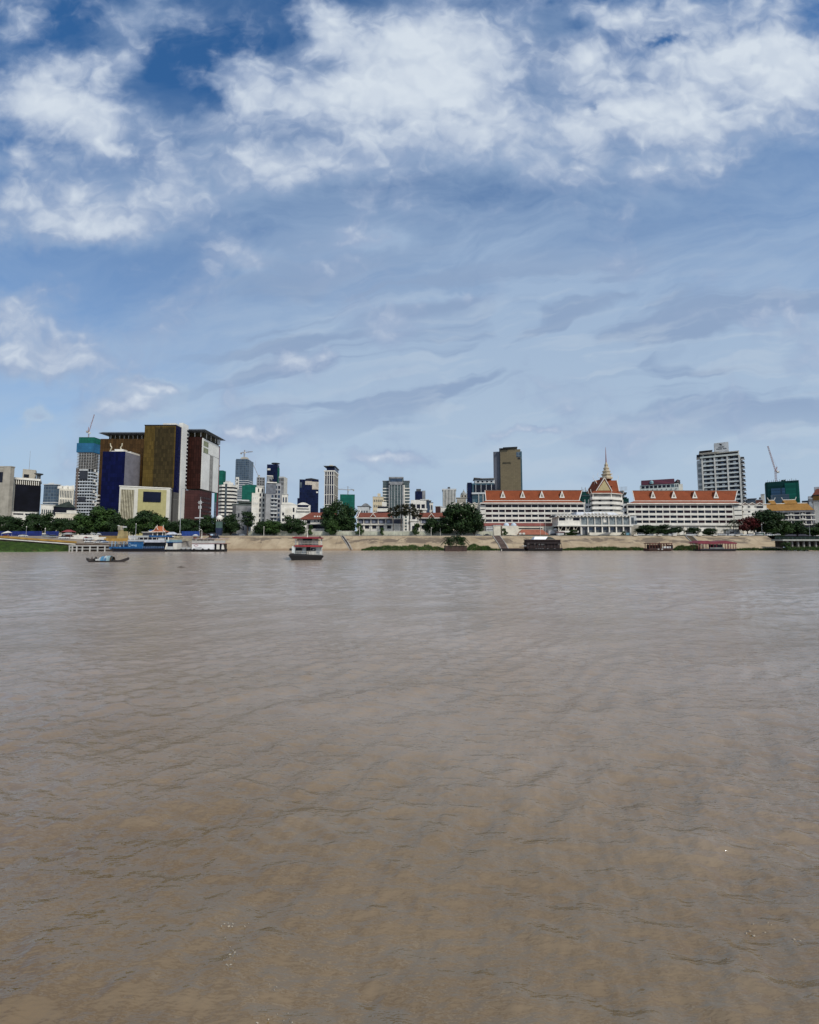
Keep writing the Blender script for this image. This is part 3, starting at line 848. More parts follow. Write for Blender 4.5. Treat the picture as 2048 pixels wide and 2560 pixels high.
for p, s in ((151, 3.2), (163, 3.6), (177, 4.0)):
    MB().prism([(X(p, 410, 1215) - s, B[5]), (X(p, 410, 1215) + s, B[5]), (X(p, 410, 1215) + s * .8, B[5] + s * 1.1), (X(p, 410, 1215) - s * .9, B[5] + s * .75)], 413, 413.5).build('roof_sail', WHITE, r)
B = Bx(101, 136, 1262, 392, 14)
r = bld('low_house', 'low white building right of the black panelled building', B)
part(r, 'wall', WHITE, B); windows(r, B, 'f', 2, 6, GREYWIN, v=(.3, .95), fu=.6, fv=.4)
part(r, 'roof_slab', OFFW, grow(B, .5, B[5], B[5] + .5))
B = Bx(133, 186, 1268, 372, 20)
r = bld('dark_roofed_building', 'stepped white terraces under a dark roof below netted tower', B)
part(r, 'wall', DARKWIN, B)
MB().prism([(B[0] - 1, B[5]), (B[1] + 1, B[5]), (B[1] - 6, B[5] + 5.5), (B[0] + 12, B[5] + 5.0)], 371, 390).build('roof', mat('dark_roof', (.03, .045, .04), .8), r)
part(r, 'balcony', WHITE, fr(B, .02, .45, .62, .74, 1.2)); part(r, 'balcony', WHITE, fr(B, .62, 1.1, .80, .9, 1.2)); part(r, 'balcony', WHITE, fr(B, .4, 1.1, .3, .44, 1.2))
part(r, 'wall', OFFW, fr(B, .06, .36, 0, .62, .7)); part(r, 'pier', WHITE, fr(B, .66, .74, .3, .9, 1.0))
B = Bx(138, 200, 1284, 352, 14)
r = bld('arcade_building', 'long low white arcade showing above left riverfront trees', B)
part(r, 'wall', CREAM, B); windows(r, B, 'f', 1, 11, DARKWIN, v=(.45, .9), fu=.6, fv=.6)
part(r, 'cornice', WHITE, grow(B, .4, B[5], B[5] + .7))

# ---------------------------------------------------------------- netted tower under construction
Y = 470
B = Bx(189, 228, 1131, Y, 20, side=246)
r = bld('unfinished_tower', 'unfinished concrete tower wrapped in blue and green nets at its top', B)
core = (B[0] + 1.2, B[1] - 1.2, B[2] + 1.2, B[3] - 1.2, B[4], B[5])
part(r, 'core', mat('shaded_glazing', (.035, .042, .05), .4, .3, .2), core)
bands(r, B, 11, .80, 1.0, .28, .3, CONC, 'floor_slab')
bands(r, B, 22, .0, .78, .36, .25, mat('cool_white_slab', (.50, .53, .55), .8, .1, .2), 'floor_slab')
fins(r, B, 'f', 6, 0, .995, .10, .1, OFFW, name='column'); fins(r, B, 'r', 3, 0, .995, .12, .1, CONC, name='column'); rep(r, 'white_panel', TRIM, (.4, 2.2, 3.2), [(B[1] + .1, B[2] + 3 + (i * 7 % 4) * 3.4, B[4] + 4 + i * 3.05) for i in range(26)])
for q in ((.22, .74, .68, .78), (.2, .7, .42, .48)): part(r, 'dark_opening', mat('dark_netting', (.03, .034, .045), .9), fr(B, *q, .5))
part(r, 'parapet', OFFW, fr(B, .2, .75, .785, .80, .7))
part(r, 'hoist', mat('rusty_hoist', (.16, .12, .10), .8), fr(B, .04, .14, .25, .80, .9))
part(r, 'side_wing', mat('dark_side_render', (.05, .05, .06), .9), (B[0] - 4, B[0] - .1, Y + 4, Y + 14, B[4], Z(1168, Y)))
NB = (B[0] - .8, B[1] + .8, B[2] - .9, B[3] + .8, B[5], Z(1108, Y))
MB().bx(NB).build('blue_net', BLUENET, r)
MB().bx((B[0] + .8, B[1] + .6, B[2] - .3, B[3] + .8, Z(1108, Y), Z(1093, Y))).build('green_net', GREENNET, r)
crane('slim luffing crane on top of the blue and green netted tower', 222, 478, 1093, 1081, (236, 1036), (219, 1077), CRANER, (221, 1068), .38, .09)

# ---------------------------------------------------------------- the brown and gold hotel complex
Y = 352
B = Bx(246, 362, 1097, Y, 30)
r = bld('brown_hotel_wing', 'wide brown clad hotel wing with overhanging grey roof left of gold tower', B)
part(r, 'wall', BROWNCLAD, (B[0], B[1], B[2], B[3], Z(1250, Y), B[5]))
part(r, 'base', mat('dark_base', (.02, .02, .03), .6), (B[0] - .3, B[1], B[2] - .3, B[3], B[4], Z(1250, Y)))
P_ = (B[0] + 5, B[1], Y + 3, B[3] - 3, B[5], Z(1087, Y))
part(r, 'top_storey', OLIVECLAD, P_)
fins(r, P_, 'f', 9, 0, 1, .10, .6, WHITE, name='post')
MB().taper((P_[0] - 1, P_[1] + 1, Y + 1, B[3], P_[5], P_[5] + .8), 4, 4).taper((P_[0] - 5, P_[1] + 4, Y - 3, B[3] + 3, P_[5] + .8, P_[5] + 2.2), -2, -2).build('roof', EAVE, r)
rep(r, 'balcony', WHITE, (3.2, 1.2, 1.3), [(B[0] - .6, Y - 1.4, Z(q, Y)) for q in (1241, 1250, 1259, 1267, 1276)])
# gold tower
Y = 335
B = Bx(357, 435, 1064, Y, 22, side=449, ym=1180)
r = bld('gold_hotel_tower', 'tall gold and olive glass hotel tower with a white right flank', B)
part(r, 'wall', GOLDCLAD, (B[0], B[1] - .01, B[2], B[3], Z(1219, Y), B[5]))
part(r, 'lower_wall', mat('dark_lower_wall', (.03, .028, .03), .5), (B[0] + .2, B[1] - .2, B[2] + .3, B[3], B[4], Z(1219, Y)))
MB().bx(fr(B, .34, .96, .40, .985, .12)).build('olive_panel', OLIVECLAD, r)
part(r, 'navy_flank', NAVY, (B[1] - .5, B[1] + .25, B[2] + .5, B[3], Z(1230, Y), B[5] + .1))
part(r, 'slatted_base', facade('dark_slats', (.05, .05, .045), (.20, .19, .17), 1.3, 40, .35, .01, .6, .2), (B[1] - .5, B[1] + .3, B[2] + .5, B[3], B[4], Z(1230, Y)))
part(r, 'roof_edge', BLACK, grow((B[0], B[1], B[2], B[3], 0, 0), .25, B[5], B[5] + .7))
SX = B[3]
F_ = (B[1] - 2, B[1] + 1.4, SX + .1, -(B[1] + 1.4) * F / (1024 - 462.0), B[4], Z(1057, SX))
part(r, 'white_flank', mat('bright_white_wall', (.66, .65, .60), .7, .06, .1), F_)
d = F_[3] - F_[2]
rep(r, 'slot_window', DARKWIN, (.4, 1.6, 1.8), [(F_[1] - .2, F_[3] - 1.9, F_[4] + 6 + i * (F_[5] - F_[4] - 12) / 27) for i in range(28)])
part(r, 'roof_hut', WHITE, (B[1] - 12, B[1] - 1, SX - 6, SX - 1, B[5] + .7, B[5] + 2.6))
rep(r, 'roof_hut', OFFW, (3, 3, 1.6), [(B[0] + 6, Y + 8, B[5] + .7)])
# navy block with gilded roof ornament
Y = 333
B = Bx(253, 309, 1129, Y, 26, side=352, ym=1220)
r = bld('navy_glass_block', 'navy blue glass block with a plain lilac grey side and gilded roof horns', B)
part(r, 'wall', LILAC, (B[0], B[1], B[2] + .3, B[3], B[4], B[5]))
MB().bx((B[0] - .1, B[1] - .1, B[2] - .1, B[2] + .28, B[4], B[5] + .1)).build('glass_front', NAVY, r)
part(r, 'parapet', WHITE, (B[0] + 3, B[1] - 5, Y + 5, Y + 12, B[5], B[5] + 1.8))
part(r, 'plinth', WHITE, (B[0] + 5, B[1] - 6, Y + 6, Y + 11, B[5] + 1.8, B[5] + 3.4))
GILT = mat('gilded_ornament', (.55, .50, .36), .5)
for px_ in (277, 304):
    x = X(px_, Y + 8, 1120); z = B[5] + 3.3; s = 1 if px_ < 290 else -1
    MB().tube([(x - .6 * s, Y + 8, z - 2), (x, Y + 8, z), (x + .9 * s, Y + 8, z + 1.8), (x - .2 * s, Y + 8, z + 3.4), (x - .5 * s, Y + 8, z + 5.6)], .42, 6).build('roof_horn', GILT, r)
x = X(320, Y + 20, 1122); z = B[5]
MB().tube([(x, Y + 20, z), (x + .8, Y + 20, z + 2.4), (x - .4, Y + 20, z + 4.6), (x - .5, Y + 20, z + 6)], .42, 6).build('roof_horn', GILT, r)
part(r, 'roof_canopy', WHITE, (B[1] + .0 - 5, B[1] - .5, B[3] - 14, B[3] - 1, B[5], B[5] + 1.6))
# cream podium with the big screen
Y = 318
B = Bx(297, 424, 1219, Y, 14)
r = bld('cream_podium', 'cream podium with a big dark screen and slatted corner below gold tower', B)
part(r, 'wall', mat('podium_cream', (.56, .54, .47), .8, .06, .2), B)
S_ = (X(301, Y, 1260), X(333, Y, 1260), Y - .3, Y + .2, B[4], Z(1226, Y))
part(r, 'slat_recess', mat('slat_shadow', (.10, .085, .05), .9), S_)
fins(r, (S_[0], S_[1], Y - .3, Y, S_[4], S_[5]), 'f', 8, 0, 1, .5, .6, mat('podium_fin', (.46, .42, .30), .8), name='fin')
part(r, 'yellow_panel', YELLOWP, (X(343, Y, 1260), X(415, Y, 1260), Y - .35, Y + .2, B[4], Z(1223, Y)))
part(r, 'screen', mat('dark_screen', (.008, .012, .03), .6, .2, .1, spec=.1), (X(357, Y, 1240), X(402, Y, 1240), Y - .8, Y - .36, Z(1254.5, Y), Z(1229, Y)))
part(r, 'coping', WHITE, grow(B, .35, B[5], B[5] + .7))
# right wing
Y = 356
B = Bx(458, 503, 1092, Y, 26, side=545, ym=1190)
r = bld('maroon_hotel_wing', 'dark maroon hotel wing with white right flank and maroon podium', B)
part(r, 'wall', MAROONCLAD, (B[0], B[1] - .3, B[2], B[3], Z(1222, Y), B[5]))
W_ = (B[1] - .3, B[1] + .4, B[2] + .1, B[3], Z(1222, Y), B[5] - 1)
part(r, 'white_flank', mat('bright_white_wall', (.6, .6, .6)), W_)
q = rt((B[0], B[1] + .4, B[2], B[3], W_[4], W_[5]), .44, .64, .0, .72, .05, .1)
part(r, 'recess', mat('recess_grey', (.26, .25, .23), .9), q)
part(r, 'shelf', mat('joint_grey', (.40, .39, .37), .9), rt((B[0], B[1] + .4, B[2], B[3], W_[4], W_[5]), .02, 1, .725, .735, .12, .1))
rep(r, 'window', mat('olive_window', (.22, .23, .12), .4), (.3, 4.0, 4.6), [(B[1] + .25, B[2] + dd * (B[3] - B[2]), z) for dd in (.05, .19) for z in (W_[5] - 6.5, W_[5] - 12.5)])
part(r, 'corner_post', mat('maroon_edge', (.13, .035, .045), .6), (B[1] - .5, B[1] + .55, B[3], B[3] + 1.2, B[4], B[5] - 1))
P_ = (B[0], B[1] + .2, Y + 2, B[3] - 4, B[5], Z(1080.5, Y))
part(r, 'top_storey', OLIVECLAD, P_)
fins(r, P_, 'f', 3, 0, 1, .12, .5, WHITE, name='post'); fins(r, P_, 'r', 3, 0, 1, .1, .3, WHITE, name='post')
MB().taper((P_[0], P_[1] + 1, Y, B[3] - 1, P_[5], P_[5] + .9), 4, 4).taper((P_[0] - 4, P_[1] + 5, Y - 4, B[3] + 3, P_[5] + .9, P_[5] + 2.6), -3, -3).build('roof', EAVE, r)
part(r, 'roof_hut', WHITE, (B[1] - 14, B[1] - 2, Y + 8, Y + 18, P_[5] + 2.6, P_[5] + 4))
MB().lathe((B[1] + .2, B[3] - 3, B[5]), [(2.2, 0), (2.4, 4.5), (1.2, 5.4)], 10).build('water_tank', STEEL, r)
Q = Bx(450, 537, 1222, 350, 5.6, ym=1260)
Q = (Q[0], B[1] + 2.2, Q[2], 372, Q[4], Q[5] - 1.2)
part(r, 'podium', MAROONWALL, Q)
windows(r, Q, 'r', 8, 1, LILAC, u=(.86, .98), v=(.05, .7), fu=.8, fv=.35, name='slot_window')
windows(r, Q, 'r', 9, 4, mat('podium_glass', (.03, .012, .012), .3), u=(.1, .84), v=(.05, .9), fu=.92, fv=.45)

# ================================================================ towers between the casino hotel and the river villas
B = Bx(536, 556, 1176, 590, 20, side=563)
r = bld('green_netted_tower', 'slim tower wrapped in green net right behind the maroon wing', B)
part(r, 'net', GREENNET, (B[0], B[1], B[2], B[3], Z(1255, 590), B[5])); part(r, 'lower_floors', STEELGLASS, (B[0], B[1], B[2], B[3], B[4], Z(1255, 590)))
crane('small crane peeping out above the slim green netted tower', 545, 598, 1176, 1164, (541, 1161), (548, 1163), CRANEM, None, .5, .13)
Y = 470
B = Bx(548, 590, 1212, Y, 20)
r = bld('striped_tower', 'rounded white residential tower with continuous horizontal balcony stripes', B)
mb = [(B[0], B[2] + 4), (B[0] + 3, B[2]), (B[1] - 3, B[2]), (B[1], B[2] + 4), (B[1], B[3]), (B[0], B[3])]
MB().slab(mb, B[4], B[5]).build('wall', DARKWIN, r)
nb = 15; pz = (B[5] - B[4]) / nb
ob = [(B[0] - 1, B[2] + 3.6), (B[0] + 2.7, B[2] - 1), (B[1] - 2.7, B[2] - 1), (B[1] + 1, B[2] + 3.6), (B[1] + 1, B[3]), (B[0] - 1, B[3])]
first = MB().slab(ob, 0, pz * .52).build('balcony', WHITE, r)
first.location = Vector(((ob[0][0] + ob[3][0]) / 2, (ob[1][1] + ob[4][1]) / 2, B[4] + pz * .4)) - ORG[r.name]
for i in range(1, nb):
    c = first.copy(); COL.objects.link(c); c.parent = r; c.location.z = first.location.z + pz * i
part(r, 'stair_shaft', GREYWIN, (B[0] + 6.2, B[0] + 8.6, B[2] - 1.15, B[2] + .3, B[4], B[5] + 1))
part(r, 'penthouse', WHITE, (B[0] + 4, B[1] - 4, B[2] + 3, B[3] - 3, B[5], B[5] + 3.2)); part(r, 'roof_hut', OFFW, (B[0] + 6, B[1] - 7, B[2] + 5, B[3] - 5, B[5] + 3.2, B[5] + 5.2))
Y = 650
B = Bx(587, 620, 1150, Y, 26, side=632)
r = bld('glass_skyscraper', 'tall grey blue glass tower with a horizontal crane on its roof', B)
part(r, 'wall', STEELGLASS, B)
bands(r, B, 14, .38, .75, .35, .35, OFFW)
part(r, 'white_panel', WHITE, fr(B, .05, .3, .62, .78, .5)); windows(r, B, 'f', 3, 1, GREYWIN, u=(.08, .26), v=(.63, .77), fu=.6, fv=.5, out=.7)
fins(r, B, 'f', 5, 0, .42, .22, .4, OFFW, name='pier')
part(r, 'crown', STEELGLASS, (B[0], B[1] - 3, B[2] + 1, B[3] - 4, B[5], B[5] + 2))
MB().taper((B[0] + 5, B[1] - 4, B[2] + 4, B[3] - 6, B[5] + 2, B[5] + 6), -2, -2).build('roof_hut', BEIGE, r)
x = B[1] + 4
MB().cyl((x, B[3] - 2, B[5] - 5), (x, B[3] - 2, B[5] + 3), .25, .1).build('antenna', STEEL, r)
crane('horizontal jib crane above the grey blue glass tower', 611, 660, 1144, 1131, (632, 1129), (603, 1132), CRANEM, (612, 1125), .7, .2)
crane('thin leaning luffing crane between the glass tower and the grey apartments', 646, 640, 1212, 1190, (634, 1163), (648, 1188), CRANEM, None, .45, .12)
B = Bx(604, 642, 1214, 560, 24)
r = bld('green_netted_block', 'broad building under dull green net in front of the glass tower', B)
MB().bx(B).bx((B[0] + 4, B[1] - 1, B[2] + 2, B[3] - 2, B[5], B[5] + 1.5)).build('net', GREENNET, r); part(r, 'slab', CONC, fr(B, -.02, .1, .0, .5, .6))
Y = 430
B = Bx(589, 629, 1264, Y, 16)
r = bld('grey_podium_house', 'low grey building with a dark terraced roof beside the striped tower', B)
part(r, 'wall', GREY, B); windows(r, B, 'f', 2, 3, DARKWIN, v=(.1, .9), fu=.3, fv=.3)
part(r, 'side_stair', DGREY, (B[0] - 3.5, B[0] - .1, Y + 1, B[3], B[4], B[5] + 1))
MB().taper((B[0] - 5, B[1] + 2, Y + 1, B[3], B[5], B[5] + 2), -1, -1).taper((B[0] + 2, B[1] + 1, Y + 3, B[3], B[5] + 3.2, B[5] + 5), -2, -1).build('roof', mat('dark_green_roof', (.04, .055, .05), .8), r)
part(r, 'parapet', OFFW, (B[0] + 1, B[1] - 3, Y + 3, B[3], B[5] + 5, B[5] + 6.5))
Y = 395
B = Bx(629, 664, 1233, Y, 16)
r = bld('white_apartment_house', 'white apartment house with a blank left half and two window columns', B)
part(r, 'wall', WHITE, B)
windows(r, B, 'f', 8, 2, DARKWIN, u=(.48, .96), v=(.1, 1.02), fu=.42, fv=.6)
windows(r, B, 'f', 7, 3, OFFW, u=(.04, .46), v=(.1, .95), fu=.42, fv=.35, name='vent_panel')
part(r, 'rusty_strip', mat('rust_strip', (.16, .09, .065), .9), fr(B, .965, 1.01, 0, 1, .2))
T = (X(643, Y + 5), X(664, Y + 5), Y + 5, Y + 15, B[5], Z(1193, Y + 5))
part(r, 'open_frame', GREY, T); windows(r, T, 'f', 3, 3, OPEN, v=(.5, .98), fu=.6, fv=.6, name='opening'); part(r, 'balcony', WHITE, fr(T, -.1, 1.05, .0, .38, .9)); windows(r, T, 'f', 1, 2, DARKWIN, v=(.05, .36), fu=.3, fv=.7, out=1.05)
part(r, 'ledge', WHITE, fr(T, .1, 1.02, .42, .46, .8))
Y = 385
B = Bx(664, 702, 1208, Y, 18)
r = bld('grey_apartment_tower', 'tall grey apartment house with stacked balconies and a stepped roof', B)
part(r, 'wall', mat('apartment_grey', (.30, .30, .30), .8, .1, .2, streak=.2), B)
part(r, 'dark_front', mat('slate_render', (.13, .14, .16), .8), fr(B, .02, .66, .80, .99, .2))
rows = 10
bw = (B[1] - B[0])
rep(r, 'balcony', OFFW, (bw * .42, 1.6, 1.0), [(B[0] + bw * .36, Y - 1.5, B[4] + 5 + i * 3.5) for i in range(rows)])
windows(r, B, 'f', 10, 3, [DARKWIN, BLUEWIN], u=(.34, .98), v=(.12, .97), fu=.62, fv=.62)
part(r, 'roof_slab', WHITE, (B[0] + 1, B[1] - 4, Y - 1, B[3], B[5], B[5] + 1)); 
T = (B[0] + 1, B[1] - 9, Y + 1, B[3] - 2, B[5] + 1, B[5] + 6.5)
part(r, 'penthouse', GREY, T); MB().prism([(T[0] + 3, T[4]), (T[1] + 2, T[4]), (T[1] - 2, T[4] + 3.5)], T[2] - 1.2, T[2] - .2).build('stair_roof', BLACK, r)
part(r, 'roof_slab', WHITE, (T[0] - .5, T[1] + 1, T[2] - .6, T[3], T[5], T[5] + .8))
B = Bx(666, 692, 1161, 560, 20, side=697)
r = bld('dark_glass_tower', 'dark glass tower capped by a flat disc rising behind the grey apartments', B)
part(r, 'wall', NAVY2, B); part(r, 'green_flank', GREENNET, (B[1] - .2, B[1] + .5, B[2] + 2, B[3], B[4], B[5] - 4))
part(r, 'sign_panel', WHITE, fr(B, .05, .34, .92, .945, .3))
x = (B[0] + B[1]) / 2 + 2
MB().cyl((x, 568, B[5]), (x, 568, B[5] + 2.4), 1.2, 1.2).lathe((x, 568, B[5] + 2.2), [(5.5, 0), (6, .4), (5.5, .9)], 18).build('roof_disc', DGREY, r)
Y = 470
B = Bx(696, 709, 1193, Y, 16, side=717)
r = bld('slab_tower', 'narrow grey tower with a pale blank right flank behind the grey apartments', B)
part(r, 'wall', GREY, B); part(r, 'pale_flank', mat('pale_cream_wall', (.52, .50, .44), .8, .08), (B[1] - .1, B[1] + .4, B[2], B[3], B[4], B[5] + .5))
windows(r, B, 'f', 2, 3, OPEN, v=(.86, .99), fu=.6, fv=.6); part(r, 'roof_frame', OFFW, fr(B, 0, 1, .99, 1.01, .4))
B = Bx(704, 719, 1236, 425, 12)
r = bld('small_white_block', 'small white and teal block hanging at the right of grey apartments', B)
part(r, 'wall', WHITE, B); windows(r, B, 'f', 3, 2, BLUEWIN, v=(.35, .98), fu=.5, fv=.55); part(r, 'teal_band', TEAL, fr(B, -.02, 1.02, .42, .52, .4)); part(r, 'roof_slab', OFFW, grow(B, .4, B[5], B[5] + .6))
Y = 365
B = Bx(702, 776, 1262, Y, 16)
r = bld('curved_roof_block', 'white block with two vaulted roofs left of the first red roofed villa', B)
part(r, 'wall', WHITE, B)
def vault(x0, x1, z, h, y0, y1, nseg=10):
    pl = [(x1, z), (x0, z)]
    pl = [(x0, z), (x1, z)] + [(x1 + (x0 - x1) * (i / nseg), z + h * math.sin(math.pi * i / nseg)) for i in range(1, nseg)]
    return MB().prism(pl, y0, y1)
vault(B[0], X(741, Y, 1262), B[5], 2.0, Y - .3, B[3]).build('vaulted_roof', WHITE, r)
vault(X(742, Y, 1262), B[1] - 1, B[5], 2.2, Y - .8, B[3]).build('vaulted_roof', WHITE, r)
part(r, 'glazed_storey', NAVY2, (X(743, Y), X(770, Y), Y - .5, Y + .3, Z(1272, Y), Z(1262, Y)))
part(r, 'balcony', WHITE, (X(742, Y), X(772, Y), Y - 1.4, Y - .6, Z(1271, Y), Z(1268, Y))); part(r, 'balcony', WHITE, (X(741, Y), X(775, Y), Y - 1.3, Y - .1, Z(1278, Y), Z(1274, Y)))
windows(r, B, 'f', 4, 1, DARKWIN, u=(.04, .12), v=(.1, .8), fu=.8, fv=.5); windows(r, B, 'f', 4, 1, DARKWIN, u=(.40, .46), v=(.1, .95), fu=.9, fv=.6)
windows(r, B, 'f', 1, 5, DARKWIN, u=(.56, .98), v=(.4, .6), fu=.3, fv=.6); fins(r, B, 'f', 6, .0, .9, .3, .5, WHITE, u=(.14, .38), name='pilaster')
Y = 560
B = Bx(748, 796, 1199, Y, 26)
r = bld('navy_office_tower', 'broad dark navy glass office tower with a cream patch at its top corner', B)
part(r, 'wall', NAVY2, B); part(r, 'lower_bay', NAVY2, (B[0] - 2.4, B[1] - 4, B[2] - 1, B[2] + 3, B[4], Z(1246, Y)))
part(r, 'cream_corner', mat('office_cream', (.48, .42, .34), .7), fr(B, .66, 1.005, .835, .965, .4)); part(r, 'cream_corner', mat('office_cream', (.48, .42, .34)), fr(B, .30, .66, .91, .975, .4))
MB().prism([(B[0] + 8, B[5]), (B[1], B[5]), (B[1], B[5] + .5), (B[0] + 16, B[5] + 2.2), (B[0] + 8, B[5] + 1)], Y, Y + 14).build('roof_ridge', BLACK, r)
part(r, 'sign_panel', GREYWIN, fr(B, .02, .13, .86, .95, .3)); part(r, 'sign_panel', WHITE, fr(B, .88, .98, .775, .80, .3))
B = Bx(800, 814, 1271, 520, 12)
r = bld('dark_low_building', 'small dark building at the foot of the slender striped tower', B)
part(r, 'wall', DARKWIN, B); part(r, 'roof_sign', WHITE, (B[1] + 1, B[1] + 3, 519, 519.6, B[5] - 1, B[5] + 4)); part(r, 'roof_slab', OFFW, grow(B, .4, B[4] + 8, B[4] + 9))
Y = 640
B = Bx(811, 835, 1176, Y, 24, side=845)
r = bld('slender_tower', 'slender tower of dark window strips between white piers behind the big tree', B)
part(r, 'wall', NAVY2, B); 
fins(r, B, 'f', 5, 0, .99, .30, .8, WHITE, u=(-.08, 1.08), name='pier'); bands(r, B, 7, 0, 1, .05, .7, WHITE)
fins(r, B, 'r', 4, 0, .99, .34, .6, BEIGE, name='pier'); 
part(r, 'cornice', WHITE, grow(B, 1, B[5] - 2, B[5])); T = (B[0] + 3, B[1] + .5, B[2] + 1, B[3] - 1, B[5], B[5] + 6)
part(r, 'crown', NAVY2, T); MB().taper((B[0] - 1, B[1] + 1, B[2] - 1, B[3], T[5], T[5] + 1), 1, 1).build('roof_slab', DGREY, r); MB().taper((B[0] + 4, B[1] - 1, B[2] + 3, B[3] - 3, T[5] + 1, T[5] + 4), -3, -3).build('roof_hut', BEIGE, r)
x = B[0] + .5
MB().cyl((x, Y + 1, T[5] + 1), (x, Y + 1, T[5] + 6), .2, .1).build('antenna', STEEL, r)
B = Bx(850, 887, 1236, 640, 26)
r = bld('green_shrouded_block', 'square block fully shrouded in green net right of the big riverside tree', B)
part(r, 'net', GREENNET, B)
MB().taper((X(846, 640), X(856, 640), 636, 639.8, B[4], Z(1254, 640)), 0, 0).build('side_shed', mat('pale_green_shed', (.3, .4, .36), .7), r)
crane('wide flat jib crane over the square green shrouded block', 870, 650, 1236, 1224.5, (842, 1223), (884, 1224), CRANEM, (870, 1216), .7, .2)
Y = 500
B = Bx(894, 922, 1266, Y, 14, side=926)
r = bld('arched_house', 'grey house with an arched grey roof between the net block and yellow flats', B)
part(r, 'wall', OFFW, B); windows(r, B, 'f', 2, 4, GREYWIN, v=(.1, .95), fu=.6, fv=.6); vault(B[0] + 4, B[1] + 2, B[5], 4, Y + 1, B[3]).build('roof', GREY, r); part(r, 'roof_slab', DGREY, grow(B, .6, B[5] - .1, B[5] + .5))
Y = 520
B = Bx(932, 959, 1242, Y, 14)
r = bld('yellow_flats', 'pale yellow block of flats left of the tall grey green glass tower', B)
part(r, 'wall', mat('yellow_render', (.55, .46, .31), .8, .08), B); windows(r, B, 'f', 7, 5, GREYWIN, v=(.05, .97), fu=.5, fv=.42); part(r, 'stair_tower', mat('yellow_render', (.5, .4, .3)), (B[0] + 6, B[0] + 10, Y + 2, Y + 7, B[5], B[5] + 4.5)); part(r, 'roof_slab', OFFW, grow(B, .3, B[5], B[5] + .5))
Y = 440
B = Bx(944, 969, 1266, Y, 12)
r = bld('stepped_white_house', 'small white and black stepped house just above the long red roof', B)
part(r, 'wall', DARKWIN, B); bands(r, B, 4, .1, 1, .45, .5, WHITE); part(r, 'roof_box', WHITE, (B[1] - 6, B[1] - 1, Y + 2, Y + 8, B[5], B[5] + 5)); part(r, 'annex', WHITE, (B[0] - 5, B[0] - .1, Y + 2, Y + 10, B[4], B[5] - 6))
Y = 530
B = Bx(972, 1009, 1194, Y, 24)
r = bld('office_apartment_tower', 'broad grey green glass tower with balcony wings and a dark framed crown', B)
part(r, 'wall', GREENGLASS, B)
MB().bx(fr(B, 0, 1, .88, .93, .8)).bx(fr(B, 0, .09, .0, .9, .8)).bx(fr(B, .91, 1, .0, .9, .8)).bx(fr(B, 0, 1, .985, 1.01, .8)).build('frame', GREY, r)
part(r, 'crown_glass', BLUEWIN, fr(B, .1, .9, .93, .985, .3)); fins(r, B, 'f', 4, 0, .88, .12, .5, OFFW, u=(.1, .9), name='pier')
L_ = (B[0] - 8, B[0] - .1, B[2] + 4, B[3] - 2, B[4], Z(1202, Y)); R_ = (B[1] + .1, B[1] + 7.6, B[2] + 4, B[3] - 2, B[4], Z(1202, Y))
for q in (L_, R_):
    part(r, 'side_wing', GREENGLASS, q); bands(r, q, 16, .05, .9, .3, .5, WHITE, 'balcony'); part(r, 'roof_slab', GREY, grow(q, .5, q[5], q[5] + .8))
part(r, 'stair_shaft', WHITE, (B[1] - .6, B[1] + 1.6, B[2] + 2, B[2] + 4.2, B[4], Z(1212, Y)))
Y = 640
B = Bx(1038, 1064, 1228, Y, 18)
r = bld('small_navy_tower', 'small navy glass tower above the white terraced apartments', B)
part(r, 'wall', NAVY2, (B[0], B[1] - 5, B[2], B[3], B[4], B[5])); part(r, 'grey_flank', GREY, (B[1] - 5, B[1], B[2] + 1, B[3], B[4], B[5] + 1)); part(r, 'roof_hut', DGREY, (B[0] + 2, B[1] - 7, Y + 3, B[3], B[5], B[5] + 4))
Y = 430
B = Bx(1027, 1066, 1250, Y, 16)
r = bld('white_terraced_block', 'white terraced apartments with open frames above the right red roof', B)
part(r, 'wall', WHITE, B); windows(r, B, 'f', 3, 3, DARKWIN, v=(.1, .95), fu=.72, fv=.55); bands(r, B, 3, .03, .9, .16, .9, WHITE, 'balcony')
part(r, 'glass_bay', BLUEWIN, (B[1] - 1, B[1] + 3.5, Y + 1, B[3], B[4], B[5] - 1)); part(r, 'low_wing', WHITE, (B[0] - 4, B[0] - .1, Y + 2, B[3], B[4], B[5] - 9)); part(r, 'roof_slab', OFFW, (B[0] + 10, B[1] + 3, Y - .6, B[3], B[5], B[5] + .7)); part(r, 'roof_slab', GREY, (B[1] - 2, B[1] + 5.5, Y + .6, B[3], B[5] - 1, B[5] - .2))
B = Bx(1070, 1083, 1257, 450, 14)
r = bld('narrow_white_house', 'narrow white house with a blue glass strip right of the white terraces', B)
part(r, 'wall', WHITE, B); windows(r, B, 'f', 4, 2, BLUEWIN, v=(.15, .97), fu=.6, fv=.65); part(r, 'roof_slab', DGREY, grow(B, .3, B[5], B[5] + .5))
Y = 640
B = Bx(1107, 1140, 1225, Y, 20)
r = bld('ribbed_white_tower', 'white ribbed tower with a little box on its roof left of the domed building', B)
part(r, 'wall', GREYWIN, B); fins(r, B, 'f', 9, 0, 1, .45, .8, WHITE, name='rib'); part(r, 'roof_band', OFFW, grow(B, .9, B[5], B[5] + 2)); part(r, 'mid_band', GREY, fr(B, -.02, 1.02, .60, .63, .6)); part(r, 'roof_hut', DGREY, (B[0] + 8, B[0] + 12, Y + 5, Y + 9, B[5] + 2, B[5] + 5.5))
Y = 600
B = Bx(1142, 1166, 1245, Y, 16)
r = bld('domed_building', 'beige classical building with a stepped dome and finial on the skyline', B)
